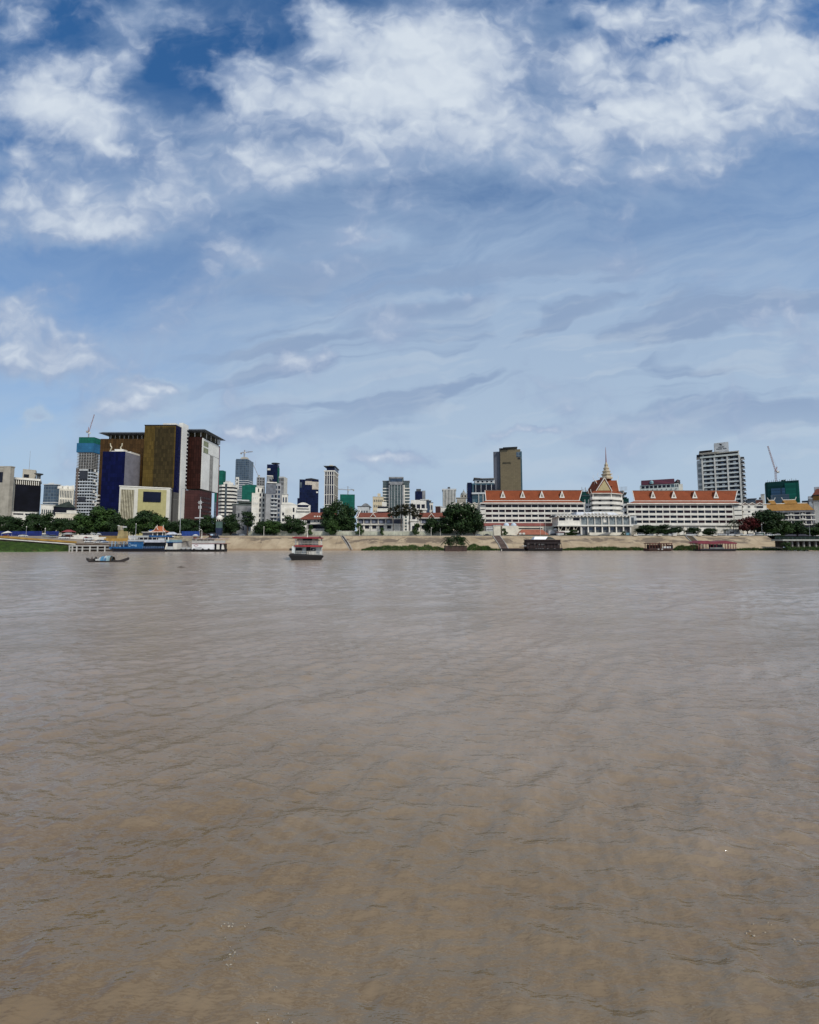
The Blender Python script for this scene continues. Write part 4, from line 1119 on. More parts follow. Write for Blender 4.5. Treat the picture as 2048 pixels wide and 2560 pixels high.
part(r, 'wall', BEIGE, B); fins(r, B, 'f', 5, .2, .95, .35, .6, BEIGE, name='column'); part(r, 'cornice', BEIGE, grow(B, .8, B[5], B[5] + .8))
x = X(1158, Y + 8, 1240)
T = (x - 5, x + 5, Y + 3, Y + 13, B[5] + .8, B[5] + 5)
part(r, 'drum', BEIGE, T); MB().lathe((x, Y + 8, T[5]), [(4.6, 0), (4.4, 2), (3.4, 3.6), (1.6, 4.6), (1.4, 6), (.7, 6.6), (.15, 9)], 14).build('dome', mat('dome_grey', (.27, .27, .25), .7), r)
windows(r, T, 'f', 1, 2, DARKWIN, fu=.4, fv=.7)
B = Bx(1089, 1104, 1266, 440, 10)
r = bld('maroon_house', 'small maroon walled house peeping above the long red roof', B)
part(r, 'wall', MAROONWALL, B); part(r, 'roof_slab', WHITE, grow(B, .3, B[5], B[5] + .4))
B = Bx(1102, 1126, 1268, 425, 10)
r = bld('small_white_house', 'small white house beside the maroon house left of the gabled row', B)
part(r, 'wall', WHITE, B); windows(r, B, 'f', 2, 4, GREYWIN, v=(.2, .95), fu=.6, fv=.5); part(r, 'roof_slab', OFFW, grow(B, .5, B[5], B[5] + .6))
Y = 420
B = Bx(1181, 1236, 1208, Y, 22)
r = bld('teal_glass_building', 'teal glass building with a swept white roof deck left of gold tower', B)
part(r, 'wall', TEAL, B); part(r, 'dark_corner', NAVY2, (B[0] - 5, B[0] - .1, Y + 1, B[3], B[4], B[5] + 1))
fins(r, B, 'f', 4, 0, .82, .12, .9, WHITE, u=(.2, .98), name='pier')
part(r, 'ledge', OFFW, fr(B, -.02, 1.0, .80, .83, 1.1))
part(r, 'open_storey', DARKWIN, fr(B, .08, 1.05, .84, .97, .2)); fins(r, B, 'f', 4, .83, .98, .08, .8, OFFW, u=(.05, 1), name='column')
T = (B[0] + 3, B[1] + 1, Y + 2, B[3], B[5], B[5] + 4)
part(r, 'upper_deck', OFFW, T); windows(r, T, 'f', 1, 4, DARKWIN, v=(.1, .9), fu=.4, fv=.5)
MB().prism([(T[0] - 1, T[5] + 1.6), (T[0] + 8, T[5] + .7), (T[1], T[5] + .7), (T[1] + 1, T[5] + 1.4), (T[0] + 8, T[5] + 1.2), (T[0] - 1, T[5] + 2.2)], Y, B[3]).build('roof', GREY, r)
# ================================================================ gold tower, riverside hotel
Y = 425
B = Bx(1252, 1303, 1124, Y, 20)
r = bld('gold_office_tower', 'tall plain gold tower with grey glass flanks behind the left hotel wing', B)
part(r, 'wall', facade('gold_tower_cladding', (.165, .130, .070), (.125, .098, .055), 1.6, 1.1, .06, .12, .45, .10, .4), B)
part(r, 'grey_flank', facade('grey_tower_glass', (.115, .12, .14), (.06, .065, .08), 2, 60, .12, .01, .3, .15), (X(1234, Y, 1200), B[0] - .05, Y + 3, B[3], B[4], Z(1126, Y)))
part(r, 'glass_flank', TEAL, (B[1] + .05, X(1306.5, Y, 1200), Y + 3, B[3], B[4], Z(1128, Y)))
part(r, 'crown', mat('gold_plain', (.15, .12, .055), .5, .1), (B[0] + 3, B[1] - 6, Y + 1, B[3] - 2, B[5], Z(1120, Y)))
MB().taper((B[0] + 6, B[1] - 6, Y, B[3] - 2, Z(1120.5, Y), Z(1118.5, Y)), 3, 2).build('roof', EAVE, r)
MB().taper((B[0] + 1, B[0] + 8, Y - .5, B[3] - 4, Z(1122.5, Y), Z(1120.6, Y)), 2, 2).build('roof', EAVE, r)
part(r, 'niche', BLACK, fr(B, .86, .99, .885, .905, .2)); part(r, 'niche_ledge', STEELGLASS, fr(B, .80, 1.0, .91, .97, .15))
m = MB(); w = B[1] - B[0]                       # a worn line of dark raised letters, too far off to read
for i, (u0, u1) in enumerate(((.12, .15), (.16, .19), (.20, .23), (.25, .28), (.29, .31), (.34, .36), (.37, .40), (.42, .45), (.46, .48), (.49, .52))):
    z = B[4] + (B[5] - B[4]) * (.842 if i != 9 else .837)
    m.box(B[0] + w * u0, B[0] + w * u1, Y - .35, Y - .1, z, z + 1.5)
m.build('lettering', mat('dark_lettering', (.05, .042, .022), .6), r)
B = Bx(1454, 1484, 1229, 400, 24)
r = bld('netted_construction', 'dark green netted construction with bare rebar left of the spired tower', B)
part(r, 'net', DGREENNET, B); bands(r, B, 4, .3, 1, .12, .3, mat('net_frame', (.03, .05, .06), .8), 'floor_slab')
rep(r, 'rebar', CONC, (.35, .35, 5), [(B[0] + 1 + i * 1.05, 401 + (i % 3) * 2, B[5] - .2 - (i * 7 % 4) * .8) for i in range(11)])
B = Bx(1543, 1573, 1226, 400, 24)
r = bld('scaffolded_construction', 'dark scaffolded building shell right of the spired hotel tower', B)
part(r, 'net', DGREENNET, (B[0], B[1], B[2], B[3], B[4], B[5] - 8)); part(r, 'core', CONC, (B[0] + 1, B[1] - 4, 402, 420, B[5] - 8, B[5]))
bands(r, (B[0], B[1] - 2, B[2], B[3], B[4], B[5]), 5, .5, 1, .14, .4, DGREY, 'floor_slab')
rep(r, 'rebar', CONC, (.3, .3, 4), [(B[0] + 1 + i * 1.3, 401, B[5] - .2) for i in range(8)])
Y = 400
B = Bx(1602, 1700, 1211, Y, 20)
r = bld('maroon_roofed_building', 'white building with a maroon mansard roof behind the right hotel wing', B)
part(r, 'wall', mat('mint_white', (.60, .63, .57), .8, .08), B)
windows(r, B, 'f', 1, 8, [DARKWIN, DARKWIN, TEAL], u=(.03, .90), v=(.935, .985), fu=.74, fv=.95)
windows(r, B, 'f', 1, 2, DARKWIN, u=(.90, .99), v=(.935, .985), fu=.5, fv=.9)
MB().prismx([(Y - .8, B[5] + .1), (B[3] + .5, B[5] + .1), (B[3] - 3, B[5] + 5.6), (Y + 3, B[5] + 5.2)], B[0] + 1.5, B[1] - 4).build('roof', facade('maroon_roof_sheet', (.075, .012, .022), (.045, .02, .05), 3.4, 60, .10, .01, .5, .3), r)
part(r, 'end_wing', DGREY, (B[1] - 4, B[1] + 1.6, Y + 2, B[3], B[5], B[5] + 2)); MB().taper((B[1] - 3, B[1] + 1.6, Y + 1, B[3], B[5] + 2.6, B[5] + 3.2), -.5, 1).build('roof', EAVE, r)
part(r, 'round_corner', WHITE, (B[1] + .05, B[1] + 4, Y + 4, B[3], B[4], B[5] - .3)); MB().lathe((X(1630, Y, 1205), Y + .6, B[5] + .9), [(1.9, 0), (2.1, 2), (.8, 3.4)], 10).build('roof_emblem', mat('pale_blue_emblem', (.25, .42, .45), .6), r)
rep(r, 'roof_emblem', mat('rust_emblem', (.2, .12, .12), .6), (1.6, .5, 2.6), [(X(1693, Y, 1205), Y + .2, B[5] + 1.2)])
rep(r, 'spotlight', DARKWIN, (.7, .5, .7), [(B[0] + 3 + i * 4.6, Y - .6, Z(1225, Y)) for i in range(8)])

# ---- tall white hotel
Y = 385
B = Bx(1757, 1851, 1142, Y, 18)
r = bld('white_balcony_hotel', 'tall white hotel tower with balcony rows and a sign block on its roof', B)
part(r, 'wall', DARKWIN, (B[0], B[1], B[2] + 1.6, B[3], B[4], B[5]))
LW = (X(1744.5, Y, 1200), B[0] + .6, Y + 1, B[3] - 1, B[4], B[5] - 1.5)
part(r, 'left_wall', OFFW, LW)
windows(r, LW, 'f', 10, 1, mat('pale_glazing', (.20, .22, .22), .3), u=(.12, .88), v=(.26, .97), fu=1, fv=.6)
nf = 11; pz = (B[5] - Z(1262, Y)) / nf
rep(r, 'balcony', mat('pale_balcony', (.60, .63, .60), .8, .08), (B[1] - B[0], 1.8, 1.45), [(B[0], Y, Z(1262, Y) + pz * i) for i in range(nf + 1)])
rep(r, 'pier', WHITE, (1.5, 2.2, B[5] - B[4]), [(X(p, Y, 1190) - .7, Y - .3, B[4]) for p in (1757.5, 1789.5, 1821.5, 1851)])
windows(r, (B[0], B[1], Y + 1.6, B[3], Z(1262, Y), B[5]), 'f', nf, 6, [GREYWIN, OFFW, OFFW, BLUEWIN], u=(.02, .98), v=(.0, 1), fu=.42, fv=.62, name='curtained_door')
RB = (B[1] + .8, X(1861, Y, 1200), Y + 5, B[3], B[4], B[5] - 1)
part(r, 'right_wall', OFFW, RB)
rep(r, 'side_balcony', BLACK, (2.6, 2.2, 1.7), [(RB[1] - 1.3, Y + 3.4, Z(1262, Y) + pz * i + .9) for i in range(nf)])
rep(r, 'balcony_ledge', OFFW, (3.4, 2.4, .8), [(RB[1] - 1.6, Y + 3.2, Z(1262, Y) + pz * i) for i in range(nf)])
part(r, 'ledge', mat('mint_white', (.6, .6, .6)), (B[0] - 1, B[1] + .6, Y - .8, B[3], B[5], B[5] + 1.6))
T = (LW[0], B[1] + .5, Y + 2, B[3] - 1, B[5] + 1.6, Z(1131, Y))
part(r, 'penthouse', DARKWIN, T); rep(r, 'post', WHITE, (.9, .8, T[5] - T[4]), [(X(p, Y, 1136), Y + 1.4, T[4]) for p in (1757, 1788, 1846)])
MB().taper((B[0] - 1, X(1806, Y), Y - 1, B[3], T[5], T[5] + .7), 1, 1).taper((B[0], B[1] + .6, Y, B[3], T[5] - .7, T[5] - .05), .5, .5).build('roof_slab', WHITE, r)
part(r, 'upper_storey', OFFW, (B[0] + 1, X(1790, Y), Y + 3, B[3] - 3, T[5] + .7, T[5] + 1.7)); MB().taper((B[0] - .5, X(1790, Y), Y + 1, B[3] - 2, Z(1125.6, Y), Z(1123, Y)), 1, 1).build('roof', BLACK, r)
SB = (X(1787.5, Y, 1115), X(1823.5, Y, 1115), Y + 4, Y + 10, T[5] - .2, Z(1105, Y))
SG = part(r, 'sign_block', OFFW, SB)
sx, sw = SB[0], SB[1] - SB[0]
SH = SB[5] - SB[4]
sgm = mat('sign_lettering', (.085, .09, .095), .6)
MB().prism([(sx + sw * .37, SB[4] + SH * .84), (sx + sw * .47, SB[4] + SH * .72), (sx + sw * .56, SB[4] + SH * .74), (sx + sw * .54, SB[4] + SH * .80), (sx + sw * .45, SB[4] + SH * .90), (sx + sw * .39, SB[4] + SH * .92)], SB[2] - .15, SB[2] + .05).build('emblem', BLACK, SG)
m = MB()
def glyphs(m, x0, x1, n_, z, h, y, rd=random.Random(5)):
    """a row of small raised letters, too small to read in the photograph"""
    p = (x1 - x0) / n_
    for i in range(n_):
        x = x0 + p * i; t_ = p * .2
        m.box(x, x + t_, y - .15, y + .03, z, z + h)
        k = rd.randrange(4)
        if k != 1: m.box(x + t_, x + p * .7, y - .15, y + .03, z + h * .8, z + h)
        if k != 2: m.box(x + t_, x + p * .7, y - .15, y + .03, z, z + h * .2)
        if k != 3: m.box(x + p * .55, x + p * .75, y - .15, y + .03, z + h * .2, z + h * .8)
glyphs(m, sx + sw * .30, sx + sw * .69, 8, SB[4] + SH * .54, SH * .085, SB[2])
glyphs(m, sx + sw * .15, sx + sw * .55, 8, SB[4] + SH * .36, SH * .10, SB[2]); glyphs(m, sx + sw * .63, sx + sw * .86, 5, SB[4] + SH * .36, SH * .10, SB[2])
m.build('lettering', sgm, SG)

# ---- the long hotel: two wings, a spired tower, a river pavilion
YH = 300
def wing(label, px0, px1, wins, rows, hw, hh, roof, dorm, ends):
    """facade of recessed windows between white bands and piers under a steep tiled roof"""
    Y = YH
    zt = Z(roof['skirt'], Y); zb = GZ - .3
    x0, x1 = X(px0, Y, 1285), X(px1, Y, 1285)
    r = thing('hotel_wing', label, 'building', ((x0 + x1) / 2, Y, zb), 'wings of the orange roofed riverside hotel')
    bq = 17.1 * ((px0 + px1) / 2 - 1024) / F
    MB().slab([(x0, Y + .9), (x1, Y + .9), (x1 + bq, Y + 18), (x0 + bq, Y + 18)], zb, zt).build('wall', WHITE, r)
    wx = [X(p, Y, 1285) for p in wins]; ww = hw / F * Y
    zs = [Z(p, Y) for p in rows]; hhm = hh / F * Y / 2
    edge = [zt] + sum([[z + hhm, z - hhm] for z in zs], []) + [zs[-1] - hhm - 1.9]
    for a, b in zip(edge[0::2], edge[1::2]):
        part(r, 'spandrel', TRIM if a == zt else WHITE, (wx[0] - .4, wx[-1] + ww + .4, Y, Y + .88, b, a))
    xs_ = [wx[0] - .5] + [(a + ww + b) / 2 for a, b in zip(wx, wx[1:])] + [wx[-1] + ww + .5]
    wp = (wx[1] - wx[0] - ww)
    rep(r, 'pier', TRIM, (wp, .6, zt - edge[-1]), [(q - wp / 2, Y + .22, edge[-1]) for q in xs_])
    rd = random.Random(px0); gs = {0: [], 1: [], 2: []}
    for z in zs:
        for q in wx: gs[rd.choice((0, 0, 0, 1, 1, 2))].append((q, Y + .40, z - hhm))
    for k, m_ in enumerate((DARKWIN, mat('wine_dark_glass', (.022, .010, .016), .3, .3, .3, spec=.15), mat('curtained_glass', (.032, .032, .045), .3, .3, .3, spec=.15))):
        if gs[k]: rep(r, 'window', m_, (ww, .25, hhm * 2), gs[k])
    for (p0, p1, face) in ends:
        xa, xb = X(p0, Y, 1285), X(p1, Y, 1285)
        part(r, 'end_bay', WHITE, (xa, xb, Y + .2, Y + .88, edge[-1], zt - .8))
        rep(r, 'vent_slot', DARKWIN, (xb - xa - .6, .3, .45), [(xa + .3, Y - .02, z + hhm - .1) for z in zs])
    # roof: skirt, steep tiled body whose gables lean outward, white edges, triangular dormers
    ze, zr_ = Z(roof['eave'], Y + 3), Z(roof['ridge'], Y + 9)
    ex0, ex1 = X(roof['e0'], Y + 3, 1252), X(roof['e1'], Y + 3, 1252)
    bk = 12.7 * ((px0 + px1) / 2 - 1024) / F; bw = 17.1 * ((px0 + px1) / 2 - 1024) / F      # end walls follow the bend of the site
    rx0, rx1 = X(roof['r0'], Y + 9, 1226), X(roof['r1'], Y + 9, 1226)
    sx0_, sx1_ = X(roof['s0'], Y - 1, 1258), X(roof['s1'], Y - 1, 1258)
    MB().hexa([(sx0_, Y - 1.6, zt), (sx1_, Y - 1.6, zt), (sx1_ + bw, Y + 19, zt), (sx0_ + bw, Y + 19, zt)], [(ex0 - .5, Y + 2.5, ze), (ex1 + .5, Y + 2.5, ze), (ex1 + bk + .5, Y + 16, ze), (ex0 + bk - .5, Y + 16, ze)]).build('roof_skirt', REDTILE, r)
    MB().box(sx0_ - .2, sx1_ + .2, Y - 1.9, Y - 1.62, zt - .25, zt + .45).build('gutter', TRIM, r)
    rb = MB().add([(ex0, Y + 2.8, ze + .02), (ex1, Y + 2.8, ze + .02), (ex1 + bk, Y + 15.5, ze + .02), (ex0 + bk, Y + 15.5, ze + .02), (rx0, Y + 9, zr_), (rx1, Y + 9, zr_)], [(0, 1, 5, 4), (2, 3, 4, 5), (1, 2, 5), (3, 0, 4), (0, 3, 2, 1)]).build('roof', REDTILE, r)
    MB().tube([(ex0, Y + 2.6, ze + .1), (rx0, Y + 8.9, zr_ + .1), (ex0 + bk, Y + 15.6, ze + .1)], .26, 6).build('barge_board', TRIM, rb)
    MB().tube([(ex1, Y + 2.6, ze + .1), (rx1, Y + 8.9, zr_ + .1), (ex1 + bk, Y + 15.6, ze + .1)], .26, 6).build('barge_board', TRIM, rb)
    MB().tube([(rx0, Y + 9, zr_ + .15), (rx1, Y + 9, zr_ + .15)], .26, 6).build('ridge_cap', mat('dark_ridge', (.20, .13, .10), .8), rb)
    MB().tube([(ex0 - .6, Y + 2.5, ze + .05), (ex1 + .6, Y + 2.5, ze + .05)], .28, 6).build('eave_trim', TRIM, rb)
    for p, w in dorm:
        x = X(p, Y + 5, 1240); z0 = ze + (zr_ - ze) * .28; z1 = ze + (zr_ - ze) * .94; hw_ = w / F * Y / 2
        yf = Y + 2.8 + .28 * 6.2 - .5
        d = MB().prism([(x - hw_, z0), (x + hw_, z0), (x, z1)], yf, yf + .35).build('dormer', TRIM, r)
        MB().prism([(x - hw_ * .8, z0 + .1), (x + hw_ * .8, z0 + .1), (x, z1 - .7)], yf + .36, Y + 8.0).build('dormer_roof', REDTILE, d)
        MB().prism([(x - hw_ * .42, z0 + (z1 - z0) * .16), (x + hw_ * .42, z0 + (z1 - z0) * .16), (x, z0 + (z1 - z0) * .66)], yf - .08, yf + .1).build('vent', mat('vent_grey', (.20, .20, .16), .8), d)
    return r, x0, x1, edge[-1]
HL, hx0, hx1, hz0 = wing('left hotel wing with orange roof, its right half behind the river pavilion', 1200, 1463, [1215.6 + 16.42 * i for i in range(15)], (1265.1, 1277.2, 1289.4, 1301.6), 14.5, 6.4,
     dict(skirt=1258.5, eave=1252, ridge=1226.5, e0=1215, e1=1447.5, r0=1212.5, r1=1455.5, s0=1201, s1=1462), [(1257, 13.5), (1306.2, 13.5), (1354, 13.5), (1404.5, 13.5)], [(1200.5, 1213.5, 'l')])
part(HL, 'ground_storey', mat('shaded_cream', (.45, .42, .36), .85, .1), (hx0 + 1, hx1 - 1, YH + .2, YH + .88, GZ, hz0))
HR, hx0, hx1, hz0 = wing('right hotel wing with orange roof, parked cars and palms along its front', 1569, 1857, [1572.0 + 17.45 * i for i in range(15)], (1266.8, 1279.2, 1291.7, 1304.1), 15.7, 6.6,
     dict(skirt=1259.5, eave=1253, ridge=1227.3, e0=1586, e1=1836.5, r0=1581, r1=1843.5, s0=1567, s1=1852), [(1631.2, 13.5), (1683.2, 13.5), (1735.5, 13.5), (1788.6, 13.5)], [(1836.5, 1856.5, 'r')])
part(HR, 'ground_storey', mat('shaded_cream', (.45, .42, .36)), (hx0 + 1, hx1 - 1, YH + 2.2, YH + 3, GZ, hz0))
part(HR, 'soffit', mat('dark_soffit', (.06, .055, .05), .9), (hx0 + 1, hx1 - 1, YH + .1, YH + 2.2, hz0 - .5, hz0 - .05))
rep(HR, 'column', CREAM, (.9, .9, hz0 - GZ - .5), [(X(p, YH, 1320), YH + .4, GZ) for p in (1590, 1625, 1660, 1695, 1712, 1748, 1790, 1830)])
part(HR, 'entrance', mat('dark_red_entrance', (.05, .012, .014), .6), (X(1750, YH), X(1792, YH), YH + 1.9, YH + 2.19, GZ, Z(1322, YH)))

# spired tower
Y = 296
A = lambda px, dy: (X(px, Y + dy, 1260), Y + dy)
plan = [A(1482, 0), A(1529, 0), A(1556, 6), A(1548, 22), A(1480, 22), A(1476, 6)]
cxm = sum(p[0] for p in plan) / 6; cym = sum(p[1] for p in plan) / 6
sh = lambda k: [(cxm + (x - cxm) * k, cym + (y - cym) * k) for x, y in plan]
r = thing('spired_hotel_tower', 'white terraced hotel tower with crossed orange gables and a tall golden spire', 'building', (cxm, cym, GZ))
MB().slab(sh(.90), GZ, Z(1232, Y)).build('wall', mat('terrace_wall', (.24, .235, .22), .8), r)
for (ya, yb_) in ((1248.5, 1242), (1260.5, 1254), (1273, 1266.5), (1285, 1279)):
    MB().slab(sh(1.02), Z(ya, Y), Z(yb_, Y)).build('terrace', WHITE, r)
rep(r, 'window', DARKWIN, (2.0, .3, 1.7), [(X(p, Y + 1.2, 1250), Y + .9, Z(q, Y)) for p in (1496, 1524) for q in (1254, 1266, 1278)])
rep(r, 'column', TRIM, (.5, .5, Z(1234, Y) - Z(1242, Y)), [(x, y, Z(1242, Y)) for x, y in sh(.97)])
MB().slab(sh(1.05), Z(1234, Y), Z(1232.4, Y)).build('roof_gutter', TRIM, r)
sk0, sk1 = sh(1.06), sh(.84); zk0, zk1 = Z(1232.4, Y), Z(1226.5, Y)
MB().add([(x, y, zk0) for x, y in sk0] + [(x, y, zk1) for x, y in sk1], [(i, (i + 1) % 6, (i + 1) % 6 + 6, i + 6) for i in range(6)] + [(5, 4, 3, 2, 1, 0), (6, 7, 8, 9, 10, 11)]).build('roof_skirt', REDTILE, r)
for x, y in sk0:
    MB().tube([(x, y, zk0), (x + (x - cxm) * .05, y + (y - cym) * .05, zk0 + 1.2), (x + (x - cxm) * .05, y, zk0 + 2.6)], .16, 5).build('corner_horn', TRIM, r)
sxc = X(1514, Y + 10, 1210); zc0, zc1 = zk1, Z(1198.5, Y + 8)
def gable(x0, x1, yf, yb_, z0, z1, name):       # ridge along Y, gable face to the river
    xm = (x0 + x1) / 2
    g_ = MB().add([(x0, yf, z0), (x1, yf, z0), (xm, yf - 1.2, z1), (x0, yb_, z0), (x1, yb_, z0), (xm, yb_ + 1.2, z1)], [(0, 1, 2), (4, 3, 5), (1, 4, 5, 2), (3, 0, 2, 5), (0, 3, 4, 1)]).build(name, REDTILE, r)
    MB().tube([(x0, yf - .15, z0), (xm, yf - 1.35, z1 + .1), (x1, yf - .15, z0)], .32, 6).build('barge_board', TRIM, g_)
    k = .80
    MB().add([(xm + (x0 - xm) * k, yf - .1, z0 + .35), (xm + (x1 - xm) * k, yf - .1, z0 + .35), (xm, yf - 1.25, z0 + (z1 - z0) * k)] + [(xm + (x0 - xm) * k, yf + .3, z0 + .35), (xm + (x1 - xm) * k, yf + .3, z0 + .35), (xm, yf - .6, z0 + (z1 - z0) * k)], [(0, 1, 2), (0, 3, 4, 1), (1, 4, 5, 2), (2, 5, 3, 0)]).build('pediment', mat('cream_gold_pediment', (.50, .42, .22), .7, .15, 2), g_)
gable(X(1493, Y + 2), X(1533, Y + 2), Y + 2, Y + 19, zc0, zc1, 'front_gable')
# cross ridge along X, flared ends
ya, yb_ = Y + 5, Y + 17; ym = (ya + yb_) / 2
xl0, xl1, xr0, xr1 = X(1496, ym), X(1491.5, ym), X(1541, ym), X(1546, ym)
g_ = MB().add([(xl0, ya, zc0), (xr0, ya, zc0), (xr0, yb_, zc0), (xl0, yb_, zc0), (xl1, ym, zc1 - .3), (xr1, ym, zc1 - .3)], [(0, 1, 5, 4), (2, 3, 4, 5), (1, 2, 5), (3, 0, 4), (0, 3, 2, 1)]).build('cross_gable', REDTILE, r)
MB().tube([(xl0, ya, zc0), (xl1, ym, zc1), (xl0, yb_, zc0)], .28, 6).build('barge_board', TRIM, g_); MB().tube([(xr0, ya, zc0), (xr1, ym, zc1), (xr0, yb_, zc0)], .28, 6).build('barge_board', TRIM, g_)
MB().add([(xl0 + 4, Y + 6, zc0 + 4), (xr0 - 4, Y + 6, zc0 + 4), (xr0 - 4, Y + 16, zc0 + 4), (xl0 + 4, Y + 16, zc0 + 4), (X(1504, ym), ym, Z(1193.5, ym)), (X(1531, ym), ym, Z(1193.5, ym))], [(0, 1, 5, 4), (2, 3, 4, 5), (1, 2, 5), (3, 0, 4), (0, 3, 2, 1)]).build('upper_gable', REDTILE, r)
for px_, s in ((1491, -1), (1546, 1), (1503, -1), (1532, 1)):
    x = X(px_, ym); z = zc1 if abs(px_ - 1518) > 20 else Z(1193.5, ym)
    MB().tube([(x, ym, z - .4), (x + s * 1.0, ym, z + .6), (x + s * 1.5, ym, z + 2.0), (x + s * .9, ym, z + 3.6)], .12, 5).build('roof_horn', TRIM, r)
xs_, zf = X(1516, ym, 1170), lambda p: Z(p, ym)
prof = []
for zp, rr in ((1198, 11.5), (1193.5, 11.5), (1192, 9), (1188.5, 8), (1187.5, 10.5), (1185, 10.3), (1184, 7.4), (1181, 6.8), (1180, 8.2), (1177.5, 8.0), (1176.5, 5.6), (1173, 5), (1172, 6), (1169.5, 5.6), (1168.5, 3.8), (1164, 3.2), (1163, 3.9), (1161, 3.6), (1160, 2.2), (1156, 1.8)):
    prof.append((rr * 1.18 / F * ym, zf(zp) - zf(1198)))
MB().lathe((xs_, ym, zf(1198)), prof, 8, .39).build('spire_base', mat('spire_gilding', (.52, .43, .29), .6, .25, 1.2, fine=.5), r)
MB().lathe((xs_, ym, zf(1156)), [(.5, 0), (.34, zf(1140) - zf(1156)), (.22, zf(1128) - zf(1156)), (.10, zf(1118) - zf(1156))], 8).build('spire', mat('spire_rose', (.30, .16, .15), .6), r)
# connecting block between tower and right wing
B = (X(1550, 302), X(1571, 302) - .2, 302, 316, GZ, Z(1259, 302))
r = bld('link_block', 'narrow white link block with small windows between spired tower and right wing', B)
part(r, 'wall', OFFW, B); windows(r, B, 'f', 4, 2, DARKWIN, u=(.1, .95), v=(.30, .98), fu=.7, fv=.4); part(r, 'roof_horn', TRIM, (B[0] + 3, B[0] + 3.6, 303, 303.6, B[5], B[5] + 3))
B = (X(1464, 302) + .1, X(1480, 302), 302, 316, GZ, Z(1259, 302))
r = bld('link_block', 'narrow white link block with small windows between left wing and spired tower', B)
part(r, 'wall', OFFW, B); windows(r, B, 'f', 4, 2, DARKWIN, u=(.1, .95), v=(.30, .98), fu=.7, fv=.4); rep(r, 'roof_horn', TRIM, (.6, .6, 3.2), [(B[0] + .2, 303, B[5]), (B[0] + 3, 303, B[5])])

# river pavilion with folded roof
Y = 284
x0, x1 = X(1396, Y), X(1576, Y)
xm = X(1452, Y)
zr1, zf0 = Z(1292, Y), Z(1312, Y)
r = thing('river_pavilion', 'white river pavilion with a zigzag folded roof and tall glass bays on stilts', 'building', ((x0 + x1) / 2, Y, GZ))
part(r, 'wall', WHITE, (x0, xm, Y, Y + 12, zf0, zr1)); part(r, 'glazed_hall', mat('grey_hall_glass', (.20, .23, .235), .25, .25, .4), (xm, x1, Y + .4, Y + 12, zf0, zr1))
rep(r, 'column', TRIM, (.55, .6, zr1 - zf0), [(X(1452 + 17.6 * i, Y) - .25, Y - .22, zf0) for i in range(8)])
part(r, 'window', DARKWIN, (X(1398, Y), X(1413.5, Y), Y - .12, Y + .2, Z(1301, Y), Z(1294.5, Y))); part(r, 'window', DARKWIN, (X(1433.5, Y), X(1449.5, Y), Y - .12, Y + .2, Z(1301, Y), Z(1294.5, Y)))
part(r, 'curtain', WHITE, (X(1509.5, Y), X(1517, Y), Y + .2, Y + .5, Z(1306, Y), Z(1294, Y)))
part(r, 'floor_slab', WHITE, (x0 - 1, x1 + 1.5, Y - 1.2, Y + 13, zf0 - 1.0, zf0)); part(r, 'rail', DGREY, (xm, x1, Y - .9, Y - .8, zf0 + .5, zf0 + .58))
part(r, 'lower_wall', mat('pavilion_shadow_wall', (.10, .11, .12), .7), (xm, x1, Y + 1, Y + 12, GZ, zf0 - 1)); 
rep(r, 'lower_column', TRIM, (.7, .7, zf0 - 1 - GZ), [(X(1452 + 17.6 * i, Y) - .3, Y - .6, GZ) for i in range(8)])
rep(r, 'lower_window', BLUEWIN, (3.2, .3, 1.9), [(X(1472 + 17.8 * i, Y), Y + .8, Z(1325, Y)) for i in range(4)]); rep(r, 'lower_panel', LILAC, (3.2, .25, 1.2), [(X(1453.5 + 17.8 * i, Y), Y + .84, Z(1321, Y)) for i in range(5)])
for p in (1402, 1421, 1440):                    # V-shaped stilts
    z0, z1 = Z(1327, Y), zf0 - 1
    MB().cyl((X(p, Y), Y + 1, z0), (X(p - 5, Y), Y + 1, z1), .28, .28, 6).cyl((X(p, Y), Y + 1, z0), (X(p + 6, Y), Y + 1, z1), .28, .28, 6).build('stilt', CREAM, r)
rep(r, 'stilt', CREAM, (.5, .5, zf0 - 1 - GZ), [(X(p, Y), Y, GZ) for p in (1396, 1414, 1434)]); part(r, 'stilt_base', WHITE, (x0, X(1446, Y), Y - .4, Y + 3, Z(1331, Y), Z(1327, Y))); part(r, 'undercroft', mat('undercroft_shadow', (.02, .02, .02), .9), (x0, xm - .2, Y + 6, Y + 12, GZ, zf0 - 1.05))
def folded(p0, p1, n_, zt, zb, yf, yk, name, over=.9):
    """folded plate roof: a saw of gables, open triangles dark underneath"""
    xa, xb = X(p0, yf), X(p1, yf); p = (xb - xa) / n_
    top, bot = [], []
    for i in range(n_):
        top += [(xa + p * i, zb), (xa + p * (i + .5), zt)]
    top.append((xb, zb)); t_ = .55
    poly = [(x, z - t_) for x, z in top] + [(x, z) for x, z in reversed(top)]
    m = MB()
    for i in range(len(top) - 1):
        (xa_, za), (xb_, zb_) = top[i], top[i + 1]
        m.add([(xa_, yf, za - t_), (xb_, yf, zb_ - t_), (xb_, yf, zb_), (xa_, yf, za), (xa_, yk, za - t_), (xb_, yk, zb_ - t_), (xb_, yk, zb_), (xa_, yk, za)], [(0, 1, 2, 3), (7, 6, 5, 4), (3, 2, 6, 7), (1, 0, 4, 5), (0, 3, 7, 4), (2, 1, 5, 6)])
    # back plate that the folds run into, slightly raised
    o_ = m.build(name, TRIM, r)
    MB().box(xa, xb, yf + 3, yk, zb - .2, zt - t_ * .9).build('gable_infill', DARKWIN, o_)
    return o_
folded(1391, 1451, 7, Z(1286.5, Y), Z(1291.5, Y), Y - 1.6, Y + 12, 'folded_roof')
